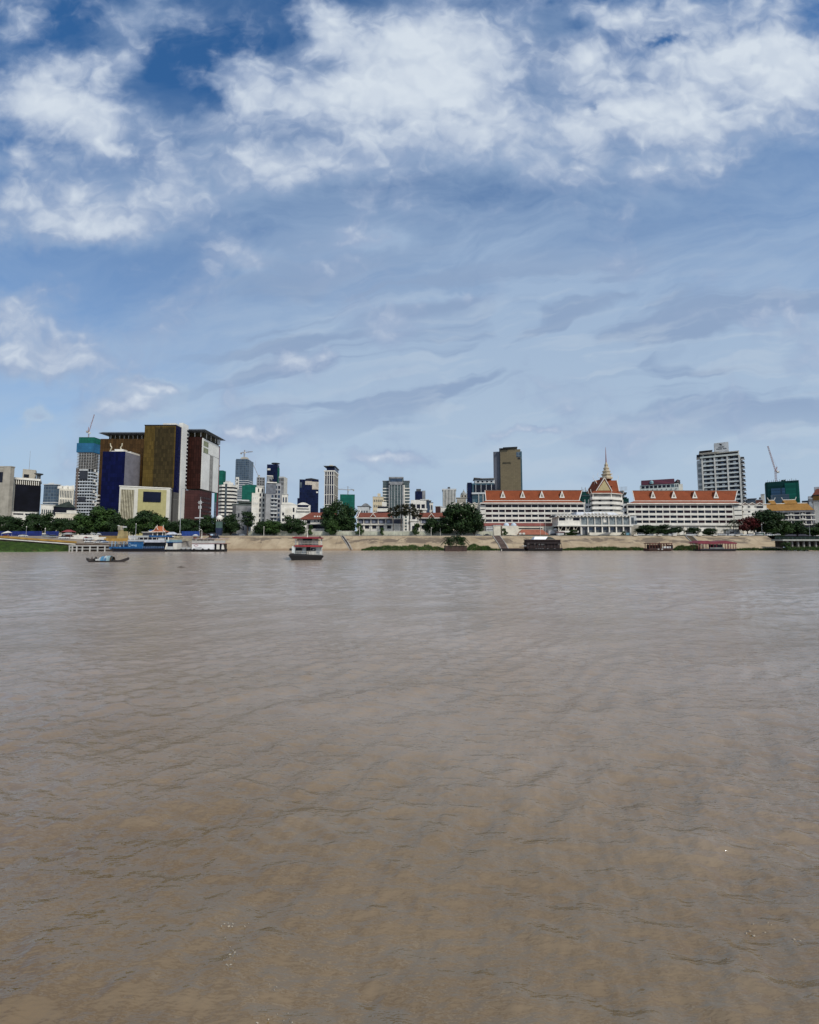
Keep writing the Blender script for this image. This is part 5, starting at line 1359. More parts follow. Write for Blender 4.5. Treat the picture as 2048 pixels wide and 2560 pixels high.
folded(1451, 1577, 14, Z(1286.5, Y), Z(1291.5, Y), Y - 1.6, Y + 12, 'folded_roof')
folded(1460, 1522, 7, Z(1280.5, Y), Z(1285.3, Y), Y + 3, Y + 14, 'folded_roof')
MB().hexa([(X(1448, Y), Y + 4, Z(1286, Y)), (X(1556, Y), Y + 4, Z(1286, Y)), (X(1556, Y), Y + 15, Z(1286, Y)), (X(1448, Y), Y + 15, Z(1286, Y))], [(X(1450, Y), Y + 5, Z(1278.5, Y)), (X(1545, Y), Y + 5, Z(1280, Y)), (X(1545, Y), Y + 15, Z(1280, Y)), (X(1450, Y), Y + 15, Z(1278.5, Y))]).build('upper_roof', mat('pale_roof_sheet', (.55, .57, .60), .7, .1), r)
part(r, 'stair_hall', OFFW, (x1, X(1596, Y), Y + 2, Y + 12, Z(1312, Y), Z(1290, Y))); rep(r, 'window', GREYWIN, (1.7, .3, 2.2), [(X(1583, Y), Y + 1.8, Z(1301, Y)), (X(1583, Y), Y + 1.8, Z(1309, Y)), (X(1591, Y), Y + 1.8, Z(1309, Y))])
MB().prism([(X(1579, Y), GZ), (X(1586, Y), GZ), (X(1604, Y), Z(1312, Y)), (X(1580, Y), Z(1312, Y))], Y + 2, Y + 10).build('stair', BEIGE, r)
MB().prism([(X(1478, Y), GZ), (X(1500, Y), GZ), (X(1522, Y), Z(1331, Y)), (X(1512, Y), Z(1331, Y))], Y - 5, Y - 3.6).build('stair_flight', mat('stair_grey', (.22, .215, .21), .8), r)
part(r, 'terrace_wall', CREAM, (X(1468, Y), X(1555, Y), Y - 3.4, Y - .8, GZ, Z(1331.5, Y))); rep(r, 'door', mat('pale_blue_door', (.16, .34, .42), .6), (2.1, .3, 2.4), [(X(1564, Y), Y - .8, GZ)])

# ---- houses right of the hotel
Y = 306
B = Bx(1858, 1918, 1262, Y, 14)
r = bld('gabled_annex', 'white annex with a row of small gables right of the right hotel wing', B)
part(r, 'wall', WHITE, B); rep(r, 'window', DARKWIN, (.7, .25, 1.1), [(X(p, Y, 1270), Y - .12, Z(q, Y)) for p in (1856.5, 1870, 1873, 1887) for q in (1269, 1281)]); part(r, 'window', DARKWIN, (X(1891, Y, 1266), X(1908, Y, 1266), Y - .12, Y + .2, Z(1270, Y), Z(1265, Y)))
for p in (1862, 1880, 1899):
    x = X(p, Y, 1260); w = 2.7
    g_ = MB().prism([(x - w, B[5]), (x + w, B[5]), (x, B[5] + 1.5)], Y - .2, Y + 13).build('gable', mat('gable_tile', (.20, .14, .11), .8), r)
    MB().tube([(x - w, Y - .3, B[5]), (x, Y - .3, B[5] + 1.6), (x + w, Y - .3, B[5])], .22, 5).build('barge_board', TRIM, g_)
rep(r, 'ledge', OFFW, (B[1] - B[0], .3, .2), [(B[0], Y - .2, Z(q, Y)) for q in (1262.5, 1275, 1286)])
B = Bx(1866, 1892, 1248, 420, 12)
r = bld('glazed_attic_house', 'low blue grey glazed house behind the gabled annex', B)
part(r, 'wall', STEELGLASS, B); part(r, 'roof', DGREY, grow(B, .8, B[5], B[5] + .7))
B = Bx(1893, 1909, 1250, 360, 10)
r = bld('red_brick_hut', 'small reddish rooftop house with tanks above the gabled annex', B)
part(r, 'wall', mat('red_brick', (.26, .10, .07), .9), B); part(r, 'roof_slab', OFFW, grow(B, .4, B[5], B[5] + .5)); MB().blob(((B[0] + B[1]) / 2 + 1, 364, B[5] + 1.6), (1.1, 1.1, 1.3)).build('water_tank', DGREY, r)
B = Bx(1906, 1914, 1236, 460, 10)
r = bld('pale_slim_block', 'slim pale block left of the blue green glass construction', B)
part(r, 'wall', CREAM, B); part(r, 'roof_slab', OFFW, grow(B, .4, B[5], B[5] + .5))
Y = 520
B = Bx(1917, 2001, 1203, Y, 24)
r = bld('glass_construction', 'blue green glass block under construction with nets and a luffing crane', B)
part(r, 'net', DGREENNET, (B[0], B[1], B[2], B[3], B[4], B[5])); part(r, 'net', GREENNET, fr(B, .58, 1.0, .35, .96, .5), 'green net on the right')
BG = facade('blue_glazing', (.035, .085, .15), (.02, .045, .07), 3.2, 3.5, .08, .16, .3, .3, .3); part(r, 'glazing', BG, fr(B, .16, .52, .30, .88, .6)); part(r, 'glazing', BG, fr(B, .521, .60, .55, .88, .5))
T = (X(1960, Y - 16), X(2006, Y - 16), Y - 16, Y - 1, B[4], Z(1235, Y - 16))
part(r, 'lower_block', facade('slate_glazing', (.06, .10, .14), (.11, .14, .17), 3, 3.5, .1, .14, .3, .3, .3), T)
rep(r, 'rebar', CONC, (.5, .5, 3), [(B[0] + 3 + i * 2.6, Y + 2, B[5] - .1 - (i * 5 % 3) * .7) for i in range(15)]); part(r, 'roof_hut', DGREENNET, (X(1962, Y), X(1972, Y), Y + 3, Y + 10, B[5], B[5] + 2))
crane('red and white luffing crane rising steeply over the blue green construction', 1939, 530, 1203, 1177, (1920, 1115), (1945, 1178), CRANER, (1943, 1167), .7, .13)
Y = 318
B = Bx(1922, 2036, 1276, Y, 16)
r = bld('golden_roofed_hotel', 'low white hotel with golden yellow roof and balcony columns at far right', B)
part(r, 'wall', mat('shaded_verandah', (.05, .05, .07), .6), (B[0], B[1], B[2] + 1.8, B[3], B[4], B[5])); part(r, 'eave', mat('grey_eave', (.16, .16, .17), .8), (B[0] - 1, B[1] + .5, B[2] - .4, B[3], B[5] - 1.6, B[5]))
fl = [1284 + 0, 1301 - 2 + 0, 1313]
for q in (1289, 1301, 1313): part(r, 'balcony', WHITE, (B[0], B[1] + 1, Y, Y + 1.7, Z(q, Y), Z(q - 2.4, Y)))
rep(r, 'column', TRIM, (.45, .5, 2.6), [(X(p, Y), Y + .6, Z(q, Y)) for q in (1287, 1299, 1311) for p in (1945, 1952, 1960, 1974, 1981, 1988, 2003, 2010, 2017, 2031)])
rep(r, 'planter', WHITE, (2.6, .4, .8), [(X(p, Y), Y - .3, Z(q, Y)) for q in (1287, 1299, 1311) for p in (1946, 1976, 2005)])
ze, zr_ = B[5], Z(1259, Y + 6)
rb = MB().add([(B[0] + 1, Y - .6, ze), (B[1], Y - .6, ze), (B[1], B[3], ze), (B[0] + 1, B[3], ze), (B[0] - 2, Y + 7, zr_), (B[1] - .5, Y + 7, zr_)], [(0, 1, 5, 4), (2, 3, 4, 5), (1, 2, 5), (3, 0, 4), (0, 3, 2, 1)]).build('roof', GOLDTILE, r)
MB().tube([(B[0] + 1, Y - .7, ze), (B[0] - 2, Y + 6.9, zr_ + .1), (B[1] - .5, Y + 6.9, zr_ + .1)], .3, 6).build('ridge_cap', TRIM, rb)
for a, b_ in ((1916, 1930), (1952, 1983)):
    xa, xb = X(a, Y + 9), X(b_, Y + 9)
    u = MB().prismx([(Y + 6, zr_ - .3), (Y + 13, zr_ - .3), (Y + 9.5, Z(1250, Y + 9))], xa, xb).build('upper_roof', GOLDTILE, r)
    zq = Z(1250, Y + 9)
    MB().tube([(xa - 1, Y + 9.5, zq + 2.2), (xa - .4, Y + 9.5, zq + .8), (xa, Y + 9.5, zq), (xb, Y + 9.5, zq), (xb + .4, Y + 9.5, zq + .8), (xb + 1.0, Y + 9.5, zq + 2.2)], .3, 6).build('ridge_cap', TRIM, u)
Y = 312
B = Bx(2036, 2110, 1252, Y, 18)
r = bld('white_gate_tower', 'white tower with layered golden roofs cut by the right edge', B)
part(r, 'wall', WHITE, B); part(r, 'eave', GREY, grow(B, .6, B[5] - .2, B[5] + .6))
part(r, 'roof', GOLDTILE, (B[0] + .5, B[1], B[2] + 1, B[3], B[5] + .6, B[5] + 4.4)); part(r, 'eave', BLACK, grow((B[0], B[1], B[2] + 1, B[3], 0, 0), .7, B[5] + 4.4, B[5] + 5.2)); MB().taper((B[0] - .6, B[1], B[2] + .6, B[3], B[5] + 5.2, B[5] + 10), -4, -4).build('upper_roof', MARTILE, r); part(r, 'roof_hut', OFFW, (B[0] + 2, B[0] + 6, B[2] + 8, B[2] + 12, B[5] + 5, B[5] + 12))
B = Bx(2024, 2036, 1240, 430, 10)
r = bld('grey_side_block', 'grey block just left of the white tower on right edge', B)
part(r, 'wall', OFFW, B); bands(r, B, 3, .4, 1, .3, .2, GREY); part(r, 'roof', DGREY, (B[0] - 7, B[0] - .1, 432, 438, B[4], B[5] - 4.5))

# ================================================================ villas with brown red roofs
Y = 300
x0, x1 = X(767, Y), X(835, Y)
r = thing('red_roofed_villa', 'white villa with a hipped brown red roof half hidden by the big tree', 'house', ((x0 + x1) / 2, Y, GZ), 'red roofed riverside villas')
ze, zr_ = Z(1298.5, Y), Z(1281, Y + 6)
part(r, 'wall', WHITE, (x0, x1, Y, Y + 14, GZ - .2, ze)); 
rb = MB().add([(X(748, Y), Y - 2, ze), (x1 + 3, Y - 2, ze), (x1 + 3, Y + 16, ze), (X(748, Y), Y + 16, ze), (X(776, Y + 6), Y + 7, zr_), (x1, Y + 7, zr_)], [(0, 1, 5, 4), (2, 3, 4, 5), (1, 2, 5), (3, 0, 4), (0, 3, 2, 1)]).build('roof', MARTILE, r)
for p in (787, 794, 800):
    x = X(p, Y + 1); z = ze + 2.2
    MB().cyl((x, Y + .2, z), (x, Y + 3, z), .55, .55, 10).build('roof_vent', TRIM, rb)
part(r, 'upper_window', DARKWIN, (X(767, Y), X(776, Y), Y - .15, Y + .2, Z(1309, Y), Z(1301, Y))); rep(r, 'upper_window', DARKWIN, (.8, .25, 1.2), [(X(p, Y), Y - .15, Z(1305, Y)) for p in (786, 795)]); part(r, 'upper_window', DARKWIN, (X(804, Y), X(815, Y), Y - .15, Y + .2, Z(1308, Y), Z(1301, Y)))
part(r, 'verandah_roof', GREY, (X(763, Y), x1, Y - 3, Y - .2, Z(1312, Y), Z(1310.4, Y))); part(r, 'verandah', DARKWIN, (X(767, Y), x1, Y - .2, Y - .02, Z(1322, Y), Z(1312, Y)))
rep(r, 'post', TRIM, (.4, .4, 5.4), [(X(p, Y), Y - 2.8, GZ) for p in (765, 791, 803, 815)]); part(r, 'parapet', TRIM, (X(786, Y), X(814, Y), Y - 3, Y - 2.85, Z(1324, Y), Z(1322, Y)))
Y = 298
def villa(label, p0, p1, wall0, wall1, lhorn, gables, posts):
    x0, x1 = X(p0, Y), X(p1, Y)
    r = thing('red_roofed_villa', label, 'house', ((x0 + x1) / 2, Y, GZ), 'red roofed riverside villas')
    ze, zr_ = Z(1295.5, Y), Z(1281.5, Y + 5)
    part(r, 'wall', WHITE, (X(wall0, Y), X(wall1, Y), Y, Y + 13, GZ - .2, ze))
    rb = MB().add([(x0, Y - 1.6, ze), (x1, Y - 1.6, ze), (x1, Y + 14.5, ze), (x0, Y + 14.5, ze), (X(p0 + 5, Y + 6), Y + 6, zr_), (X(p1 - 3, Y + 6), Y + 6, zr_)], [(0, 1, 5, 4), (2, 3, 4, 5), (1, 2, 5), (3, 0, 4), (0, 3, 2, 1)]).build('roof', MARTILE, r)
    MB().box(x0, x1, Y - 1.9, Y - 1.62, ze - .2, ze + .35).build('gutter', TRIM, rb)
    for p, dx_ in lhorn:
        x = X(p, Y + 3)
        MB().tube([(x - dx_ * 1.4, Y - 1.7, ze + .2), (x, Y + .5, ze + 1.4), (x + dx_ * .6, Y + 5, zr_ + .2), (x + dx_ * 1.6, Y + 5.8, zr_ + 1.6)], .28, 6).build('ridge_horn', TRIM, rb)
    for p in gables:
        x = X(p, Y)
        g_ = MB().prism([(x - 1.9, ze + .9), (x + 1.9, ze + .9), (x, ze + 3.2)], Y - 1.0, Y + 4).build('dormer', MARTILE, rb)
        MB().tube([(x - 2.1, Y - 1.1, ze + .9), (x - .8, Y - 1.1, ze + 2.2), (x, Y - 1.1, ze + 3.6), (x + .8, Y - 1.1, ze + 2.2), (x + 2.1, Y - 1.1, ze + .9)], .2, 5).build('barge_board', TRIM, g_)
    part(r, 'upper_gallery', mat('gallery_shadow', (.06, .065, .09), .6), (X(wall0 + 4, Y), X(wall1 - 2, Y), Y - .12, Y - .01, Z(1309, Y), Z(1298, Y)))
    rep(r, 'curtained_window', mat('bluish_curtain', (.20, .22, .28), .5), (2.2, .1, 2.0), [(X(p + 4, Y), Y - .25, Z(1307.5, Y)) for p in posts[:-1]])
    rep(r, 'pilaster', TRIM, (.45, .5, ze - GZ), [(X(p, Y), Y - .5, GZ) for p in posts])
    part(r, 'balcony_rail', TRIM, (X(wall0, Y), X(wall1, Y), Y - 1.3, Y - .55, Z(1312, Y), Z(1310.3, Y)))
    rep(r, 'lower_window', DARKWIN, (3.0, .25, 2.4), [(X(p + 4, Y), Y - .14, Z(1321.5, Y)) for p in posts[:-1]])
    return r
villa('long white villa with brown red roof and curled ridge end left of sugar palms', 890, 981, 893, 1008, ((896, .9), (977, .9)), (933,), (893, 909, 927, 945, 964, 982))
villa('white villa with a single roof gable between the palms and the round tree', 1044, 1122, 1047, 1118, ((1046, .8),), (1078.5,), (1047, 1052, 1069, 1088, 1105))
# gabled white row behind the round tree
Y = 312
B = Bx(1129, 1200, 1261, Y, 14)
r = bld('gabled_hotel_annex', 'white row with five little gables peeping over the big round tree', B)
part(r, 'wall', CREAM, B); windows(r, B, 'f', 3, 6, DARKWIN, v=(.35, .92), fu=.66, fv=.45)
for p in (1139, 1156, 1172, 1186, 1198):
    x = X(p, Y, 1258); w = 2.4
    g_ = MB().prism([(x - w, B[5]), (x + w, B[5]), (x, B[5] + 1.4)], Y - .2, Y + 13).build('gable', CREAM, r)
    MB().tube([(x - w, Y - .3, B[5]), (x, Y - .3, B[5] + 1.5), (x + w, Y - .3, B[5])], .22, 5).build('barge_board', TRIM, g_)
# ================================================================ promenade: walls, sheds, stairs
Y = 284
pale = mat('pale_green_wall', (.46, .46, .36), .9, .12, .2, streak=.3)
def fence(name, label, cat, p0, p1, Y, yt, yb, m, posts=0, group=None):
    x0, x1 = X(p0, Y), X(p1, Y)
    r = thing(name, label, cat, ((x0 + x1) / 2, Y, GZ), group)
    MB().box(x0, x1, Y, Y + .35, Z(yb, Y), Z(yt, Y)).build('wall', m, r)
    MB().box(x0, x1, Y - .12, Y + .47, Z(yt, Y), Z(yt, Y) + .22).build('coping', TRIM, r)
    return r
r = fence('garden_wall', 'long pale green garden wall running behind the promenade below the villas', 'wall', 621, 1232, Y, 1328.3, 1341, pale)
fence('garden_wall', 'short pale wall stretch left of the long garden wall by the parked vehicles', 'wall', 556, 592, Y, 1330, 1341, pale)
Yr = 270
x0, x1 = X(628, Yr), X(1235, Yr)
r = thing('railing', 'thin dark promenade railing along the top of the embankment below the villas', 'railing', ((x0 + x1) / 2, Yr, GZ))
rep(r, 'post', DGREY, (.14, .14, 1.6), [(x0 + i * (x1 - x0) / 69, Yr, GZ) for i in range(70)])
for z in (.55, 1.1): MB().box(x0, x1, Yr + .04, Yr + .09, GZ + z, GZ + z + .05).build('rail', DGREY, r)
Yr = 270
hedgem = LEAF
m = MB(); rd = random.Random(3)
for i in range(7000):
    px_ = rd.uniform(1240, 1960); x = X(px_, Yr) ; z = GZ + rd.random() ** .7 * (.42 + .2 * math.sin(px_ * .13)); y = Yr + rd.uniform(-.5, .5); s = rd.uniform(.12, .28)
    a = rd.uniform(0, 6.28); u = Vector((math.cos(a), math.sin(a) * .5, rd.uniform(-.4, .4))) * s; v = Vector((rd.uniform(-.3, .3), rd.uniform(-.4, .4), 1)) * s
    m.add([Vector((x, y, z)) - u, Vector((x, y, z)) - v, Vector((x, y, z)) + u, Vector((x, y, z)) + v], [(0, 1, 2, 3)])
hd = m.build('hedge', hedgem)
tag(hd, 'low dark hedge along the promenade edge in front of the hotel', 'hedge')
def shed(name, label, p0, p1, yt, Y, d, m, cat='building', roof=None, rh=1.2, rm=None, over=.4, group=None):
    B = Bx(p0, p1, yt, Y, d, ym=1320)
    r = bld(name, label, B, cat, group)
    part(r, 'wall', m, B)
    if roof == 'flat': part(r, 'roof', rm or OFFW, grow(B, over, B[5], B[5] + .35))
    if roof == 'mono': MB().prismx([(B[2] - over, B[5]), (B[3] + over, B[5]), (B[3] + over, B[5] + rh), ], B[0] - over, B[1] + over).build('roof', rm, r)
    if roof == 'gable': MB().prismx([(B[2] - over, B[5]), (B[3] + over, B[5]), ((B[2] + B[3]) / 2, B[5] + rh)], B[0] - over, B[1] + over).build('roof', rm, r)
    if roof == 'hip':
        q = min(3, (B[1] - B[0]) * .3); ym = (B[2] + B[3]) / 2; z = B[5]
        MB().add([(B[0] - over, B[2] - over, z), (B[1] + over, B[2] - over, z), (B[1] + over, B[3] + over, z), (B[0] - over, B[3] + over, z), (B[0] + q, ym, z + rh), (B[1] - q, ym, z + rh)], [(0, 1, 5, 4), (2, 3, 4, 5), (1, 2, 5), (3, 0, 4), (0, 3, 2, 1)]).build('roof', rm, r)
    return r, B
brick_red = mat('flat_red_roof', (.20, .055, .045), .8, .15, .3)
r, B = shed('service_wing', 'long low wing with dark red roof band in front of the left hotel wing', 1213, 1393, 1315, 293, 6, CREAM, roof='mono', rh=2.4, rm=brick_red)
rep(r, 'downpipe', OFFW, (.35, .35, 7), [(X(p, 292), 292.4, GZ) for p in (1233, 1253, 1351, 1363)]); part(r, 'window', DARKWIN, (X(1297, 293), X(1356, 293), 292.85, 293.1, Z(1322.5, 293), Z(1320, 293)))
r, B = shed('utility_block', 'pale block with tall vents at the left end below the left hotel wing', 1216, 1238, 1317, 287, 4, OFFW, roof='flat')
rep(r, 'louvre', GREY, (4.0, .3, .8), [(B[0] + .5, B[2] - .15, B[4] + 1.2 + i * 1.7) for i in range(3)])
r, B = shed('cream_shed', 'plain cream tank house with two pale blue domes before the left hotel wing', 1256, 1296, 1314.5, 286, 6, CREAM)
for p in (1267, 1285):
    x = X(p, 288); MB().lathe((x, 289, B[5]), [(2.0, 0), (2.0, .7), (1.8, 1.3), (1.1, 1.9), (.2, 2.1)], 14).build('dome', mat('pale_blue_dome', (.50, .58, .66), .6), r)
r, B = shed('small_cream_shed', 'small plain cream shed left of the domed tank house', 1234, 1252, 1314, 286.5, 5, CREAM, roof='flat')
r, B = shed('red_tiled_shed', 'low shed with a broad orange red tiled roof below the left hotel wing', 1297, 1371, 1336.5, 283, 7, CREAM, roof='hip', rh=3.6, rm=tiles('low_red_tiles', (.30, .11, .07)))
rep(r, 'vent_box', WHITE, (1.7, .8, 1.2), [(X(p, 280), 281.6, GZ + 1.2) for p in (1299, 1308)]); part(r, 'window', DARKWIN, (B[0] + 1, B[1] - 1, 282.85, 283.1, GZ + .2, GZ + .9))
r, B = shed('grey_kiosk', 'grey kiosk with dark openings right of the orange red shed roof', 1372, 1394, 1326, 288, 4, OFFW, roof='flat')
part(r, 'opening', DARKWIN, fr(B, .3, .95, .05, .5)); MB().lathe((X(1389, 287), 287, B[5] + .3), [(1.4, 0), (1.2, .8), (.3, 1.3)], 10).build('water_tank', STEEL, r)
shed('white_shelter', 'white shelter under trees at the right hotel wing', 1655, 1690, 1331, 288, 4, OFFW, roof='flat')
r, B = shed('long_white_tent', 'long white canopy over parked cars before the right hotel wing', 1745, 1777, 1339.6, 276, 5, mat('canopy_shade', (.05, .05, .05), .9), cat='canopy', roof='flat', rm=TRIM)
r, B = shed('stone_hut', 'small grey stone hut among palms right of right hotel wing', 1822, 1848, 1324, 292, 5, OFFW, roof='flat'); part(r, 'window', DARKWIN, fr(B, .1, .5, .3, .7))
shed('green_kiosk', 'small green kiosk under the big dark tree at right', 1897, 1910, 1332, 276, 3, mat('green_kiosk', (.08, .15, .11), .6), roof='flat')
r, B = shed('white_ticket_hut', 'white hut with a red strip right of the kiosk by hotel wing', 1394, 1410, 1331, 282, 3, OFFW, roof='flat', rm=brick_red)
# boat stairs cut into the embankment
def stairs(label, pt_, pb_, w, mt, n_=22):
    r = thing('stairway', label, 'stairs', (X(pt_, 266), 268, 0), 'stairways down the embankment')
    m = MB()
    for i in range(n_):
        u = i / (n_ - 1); y = 255 + 13.2 * u; z = float(np.interp(y, [255, 259.5, 268.6], [.2, 3.7, GZ])) + .32
        xc = X(pb_ + (pt_ - pb_) * u, y)
        m.box(xc - w / 2, xc + w / 2, y - .4, y + .75, z - 1.2, z)
    m.build('steps', mt, r)
    for s in (-1, 1):
        k = MB()
        for i in range(n_ - 1):
            q = []
            for v in (i / (n_ - 1), (i + 1) / (n_ - 1)):
                y = 255 + 13.2 * v; z = float(np.interp(y, [255, 259.5, 268.6], [.2, 3.7, GZ])) + .38; xc = X(pb_ + (pt_ - pb_) * v, y) + s * (w / 2 + .3)
                q.append((xc, y, z))
            (xa, ya, za), (xb, yb_, zb) = q
            k.hexa([(xa - .25, ya, za - 1), (xa + .25, ya, za - 1), (xb + .25, yb_, zb - 1), (xb - .25, yb_, zb - 1)], [(xa - .25, ya, za + .1), (xa + .25, ya, za + .1), (xb + .25, yb_, zb + .1), (xb - .25, yb_, zb + .1)])
        k.build('stringer', CONC, r)
    return r
DKST = mat('dark_stair', (.055, .045, .04), .9, .3)
BRST = mat('brown_stair', (.125, .09, .078), .9, .2)
stairs('narrow dark stairway slanting down the embankment right of the red and white ferry', 856, 878, 1.0, DKST)
stairs('broad brown stairway down the embankment left of the dark houseboat', 1241, 1262, 4.2, BRST)
stairs('broad brown stairway beside the maroon roofed pavilion boat', 1721, 1752, 4.0, mat('olive_stair', (.11, .088, .06), .9, .2))
# jetty at the right
Yj = 246
x0, x1 = X(1940, 250), 330
r = thing('jetty', 'long concrete jetty deck on piers at the right edge, railing on top', 'jetty', (x0 + 40, Yj, 0))
part(r, 'deck', mat('jetty_concrete', (.33, .34, .30), .9, .1), (x0, x1, Yj, Yj + 8, Z(1352.2, Yj), Z(1348.2, Yj)))
rep(r, 'pier', CONC, (.8, 1.0, Z(1352.2, Yj) + .9), [(X(p, Yj + 2), Yj + 2, -.9) for p in (1966, 1977, 1992, 2006, 2020, 2036, 2052)])
part(r, 'shadow_sheet', mat('jetty_shadow_wall', (.05, .04, .032), .95), (x0 + 2, x1, Yj + 7, Yj + 7.6, 2.2, Z(1352.4, Yj)))  # dark sheet painted as the shade under the deck
grn = mat('green_railing', (.05, .10, .085), .6)
for z in (.5, .95, 1.4): MB().box(x0 - 4, x1, Yj + .5, Yj + .6, Z(1348.2, Yj) + z, Z(1348.2, Yj) + z + .1).build('rail', grn, r)
rep(r, 'rail_post', grn, (.12, .12, 1.5), [(x0 - 4 + i * 2.6, Yj + .5, Z(1348.2, Yj)) for i in range(40)])
part(r, 'brace', DKST, (X(1985, Yj), X(1986.5, Yj), Yj - 1, Yj - .6, .4, 3.2))

# ================================================================ left landing: pier, parapets, fences
Yp = 233.5
x0, x1 = X(175, Yp), X(268, Yp)
zd = Z(1363.5, Yp)
r = thing('pier', 'low white railed concrete pier left of the blue car ferry', 'pier', ((x0 + x1) / 2, Yp, 0))
part(r, 'deck', mat('pier_concrete', (.46, .45, .42), .85, .1), (x0, x1, Yp, Yp + 2.4, zd - .55, zd))
part(r, 'lower_beam', mat('pier_concrete', (.4, .4, .4)), (x0, x1 + 2, Yp + .25, Yp + .7, Z(1373.3, Yp), Z(1371.6, Yp)))
rep(r, 'post', mat('pier_concrete', (.4, .4, .4)), (.5, .5, zd + .3), [(X(p, Yp), Yp - .12, -.9) for p in (176, 183, 194, 208, 227, 246, 264)])
part(r, 'shadow_sheet', mat('jetty_shadow_wall', (.05, .04, .03)), (x0, x1 + 3, Yp + 2.2, Yp + 2.45, -.9, zd - .6))  # added sheet, coloured as the underside shadow behind the pier
ochre = mat('ochre_parapet', (.40, .235, .055), .8, .15, .3)
def ramp_strip(name, label, cat, p0, p1, dz0, dz1, Y0, Y1, m):
    b = MB(); pp = np.linspace(p0, p1, 14)
    for a, c in zip(pp[:-1], pp[1:]):
        xa, xc = X(a, 236), X(c, 236)
        b.hexa([(xa, Y0, zr(xa) + dz0), (xc, Y0, zr(xc) + dz0), (xc, Y1, zr(xc) + dz0), (xa, Y1, zr(xa) + dz0)], [(xa, Y0, zr(xa) + dz1), (xc, Y0, zr(xc) + dz1), (xc, Y1, zr(xc) + dz1), (xa, Y1, zr(xa) + dz1)])
    return b.build(name, m)
xm = X(95, 236)
r = thing('ramp_wall', 'ochre parapet of the sloping ramp above the left grass bank', 'wall', (xm, 236, zr(xm)))
for nm, d0, d1, ya, yb_, m_ in (('parapet', .12, 1.15, 236.2, 236.6, ochre), ('shadow_line', -.22, .11, 235.75, 236.5, mat('groove_shadow', (.05, .03, .02), .9)), ('edge_beam', -.75, -.23, 235.3, 235.98, TRIM)):  # the dark strip under the parapet is shadow put into the colour
    o = ramp_strip(nm, '', '', -60, 192, d0, d1, ya, yb_, m_)
    w_ = o.location.copy(); o.parent = r; o.location = w_ - ORG[r.name]
bluefence = mat('blue_hoarding', (.008, .022, .15), .6, .25, .4)
def hoard(label, p0, p1, Y, yt, yb, m=bluefence):
    x0, x1 = X(p0, Y), X(p1, Y)
    r = thing('hoarding', label, 'hoarding', ((x0 + x1) / 2, Y, GZ), 'blue hoardings below the left trees')
    n_ = max(2, int((x1 - x0) / 4)); w = (x1 - x0) / n_
    rep(r, 'sheet', m, (w - .06, .08, Z(yt, Y) - GZ + .2), [(x0 + i * w, Y, GZ - .2) for i in range(n_)])
    rep(r, 'post', DGREY, (.12, .12, Z(yt, Y) - GZ + .4), [(x0 + i * w - .1, Y + .1, GZ - .2) for i in range(n_ + 1)])
hoard('long blue hoarding under the trees at the far left edge', -20, 106, 272, 1328, 1340)
hoard('blue hoarding right of the far left hoarding, left of the red canopy stall', 116, 148, 272, 1328, 1340)
hoard('dark blue hoarding behind the yellow watch tower', 245, 300, 273, 1330, 1338, mat('dark_blue_hoarding', (.008, .015, .06), .6))
hoard('blue hoarding behind the roadside stalls right of temple pavilion', 455, 500, 273, 1328, 1336, mat('mid_blue_hoarding', (.015, .05, .22), .6))
# low white and ochre barriers stepping down the landing
def slope_z(px, Y): x = X(px, Y); return zr(x) + (GZ + .03 - zr(x)) * max(0, (Y - 236) / 32.7) ** 1.15
def barrier(label, p0, p1, Y, yt, m, th=.7, group='low barriers on the landing'):
    x0, x1 = X(p0, Y), X(p1, Y); zb = min(slope_z(p0, Y), slope_z(p1, Y)) - .2
    b = MB().box(x0, x1, Y, Y + th, zb, Z(yt, Y)); n_ = int((x1 - x0) / 3)
    for i in range(n_): b.box(x0 + i * 3 + 2.7, x0 + i * 3 + 2.95, Y - .1, Y, zb, Z(yt, Y) - .1)
    tag(b.build('barrier', m), label, 'barrier', group)
barrier('white low barrier in the middle of the landing behind the red parasol', 178, 265, 252, 1342.5, TRIM)
barrier('white upper barrier on the landing below the dark blue hoarding', 186, 246, 262, 1337.5, TRIM)
barrier('ochre barrier step above the blue ferry bow', 262, 322, 248, 1346, ochre)
barrier('upper ochre barrier at the foot of the yellow watch tower', 250, 330, 258, 1339.5, mat('dull_ochre', (.30, .19, .06), .85))
barrier('pale retaining wall behind the floating walkway, under roadside stalls', 430, 480, 250, 1345.5, mat('pale_stone_wall', (.36, .32, .23), .9, .2))
barrier('grey white barrier above the roof of the blue ferry', 322, 372, 256, 1339, OFFW)

# yellow watch tower
Y = 255
r = thing('watch_tower', 'small ochre watch tower with a louvred box on top behind the blue ferry', 'tower', (X(300, Y), Y, slope_z(300, Y)))
zb = slope_z(300, Y) - .3; yel = mat('dull_yellow_wall', (.36, .28, .13), .85, .15)
MB().taper((X(294, Y), X(312, Y), Y, Y + 4, zb, Z(1328, Y)), -.4, -.4).build('base', yel, r); part(r, 'shaft', yel, (X(294.5, Y), X(303, Y), Y + .6, Y + 2.4, Z(1328, Y), Z(1325, Y)))
part(r, 'louvre_box', mat('cream_louvre', (.45, .41, .30), .8), (X(294, Y), X(303, Y), Y + .4, Y + 2.6, Z(1325, Y), Z(1314.5, Y))); rep(r, 'louvre', GREY, (1.5, .1, .18), [(X(295, Y), Y + .32, Z(1324, Y) + i * .5) for i in range(4)])
part(r, 'arm', OFFW, (X(304, Y), X(313.5, Y), Y + 1, Y + 1.5, Z(1319, Y), Z(1315.5, Y))); MB().blob((X(294, Y), Y + 1, Z(1314, Y)), (.8, .4, .3)).build('floodlight', OFFW, r)
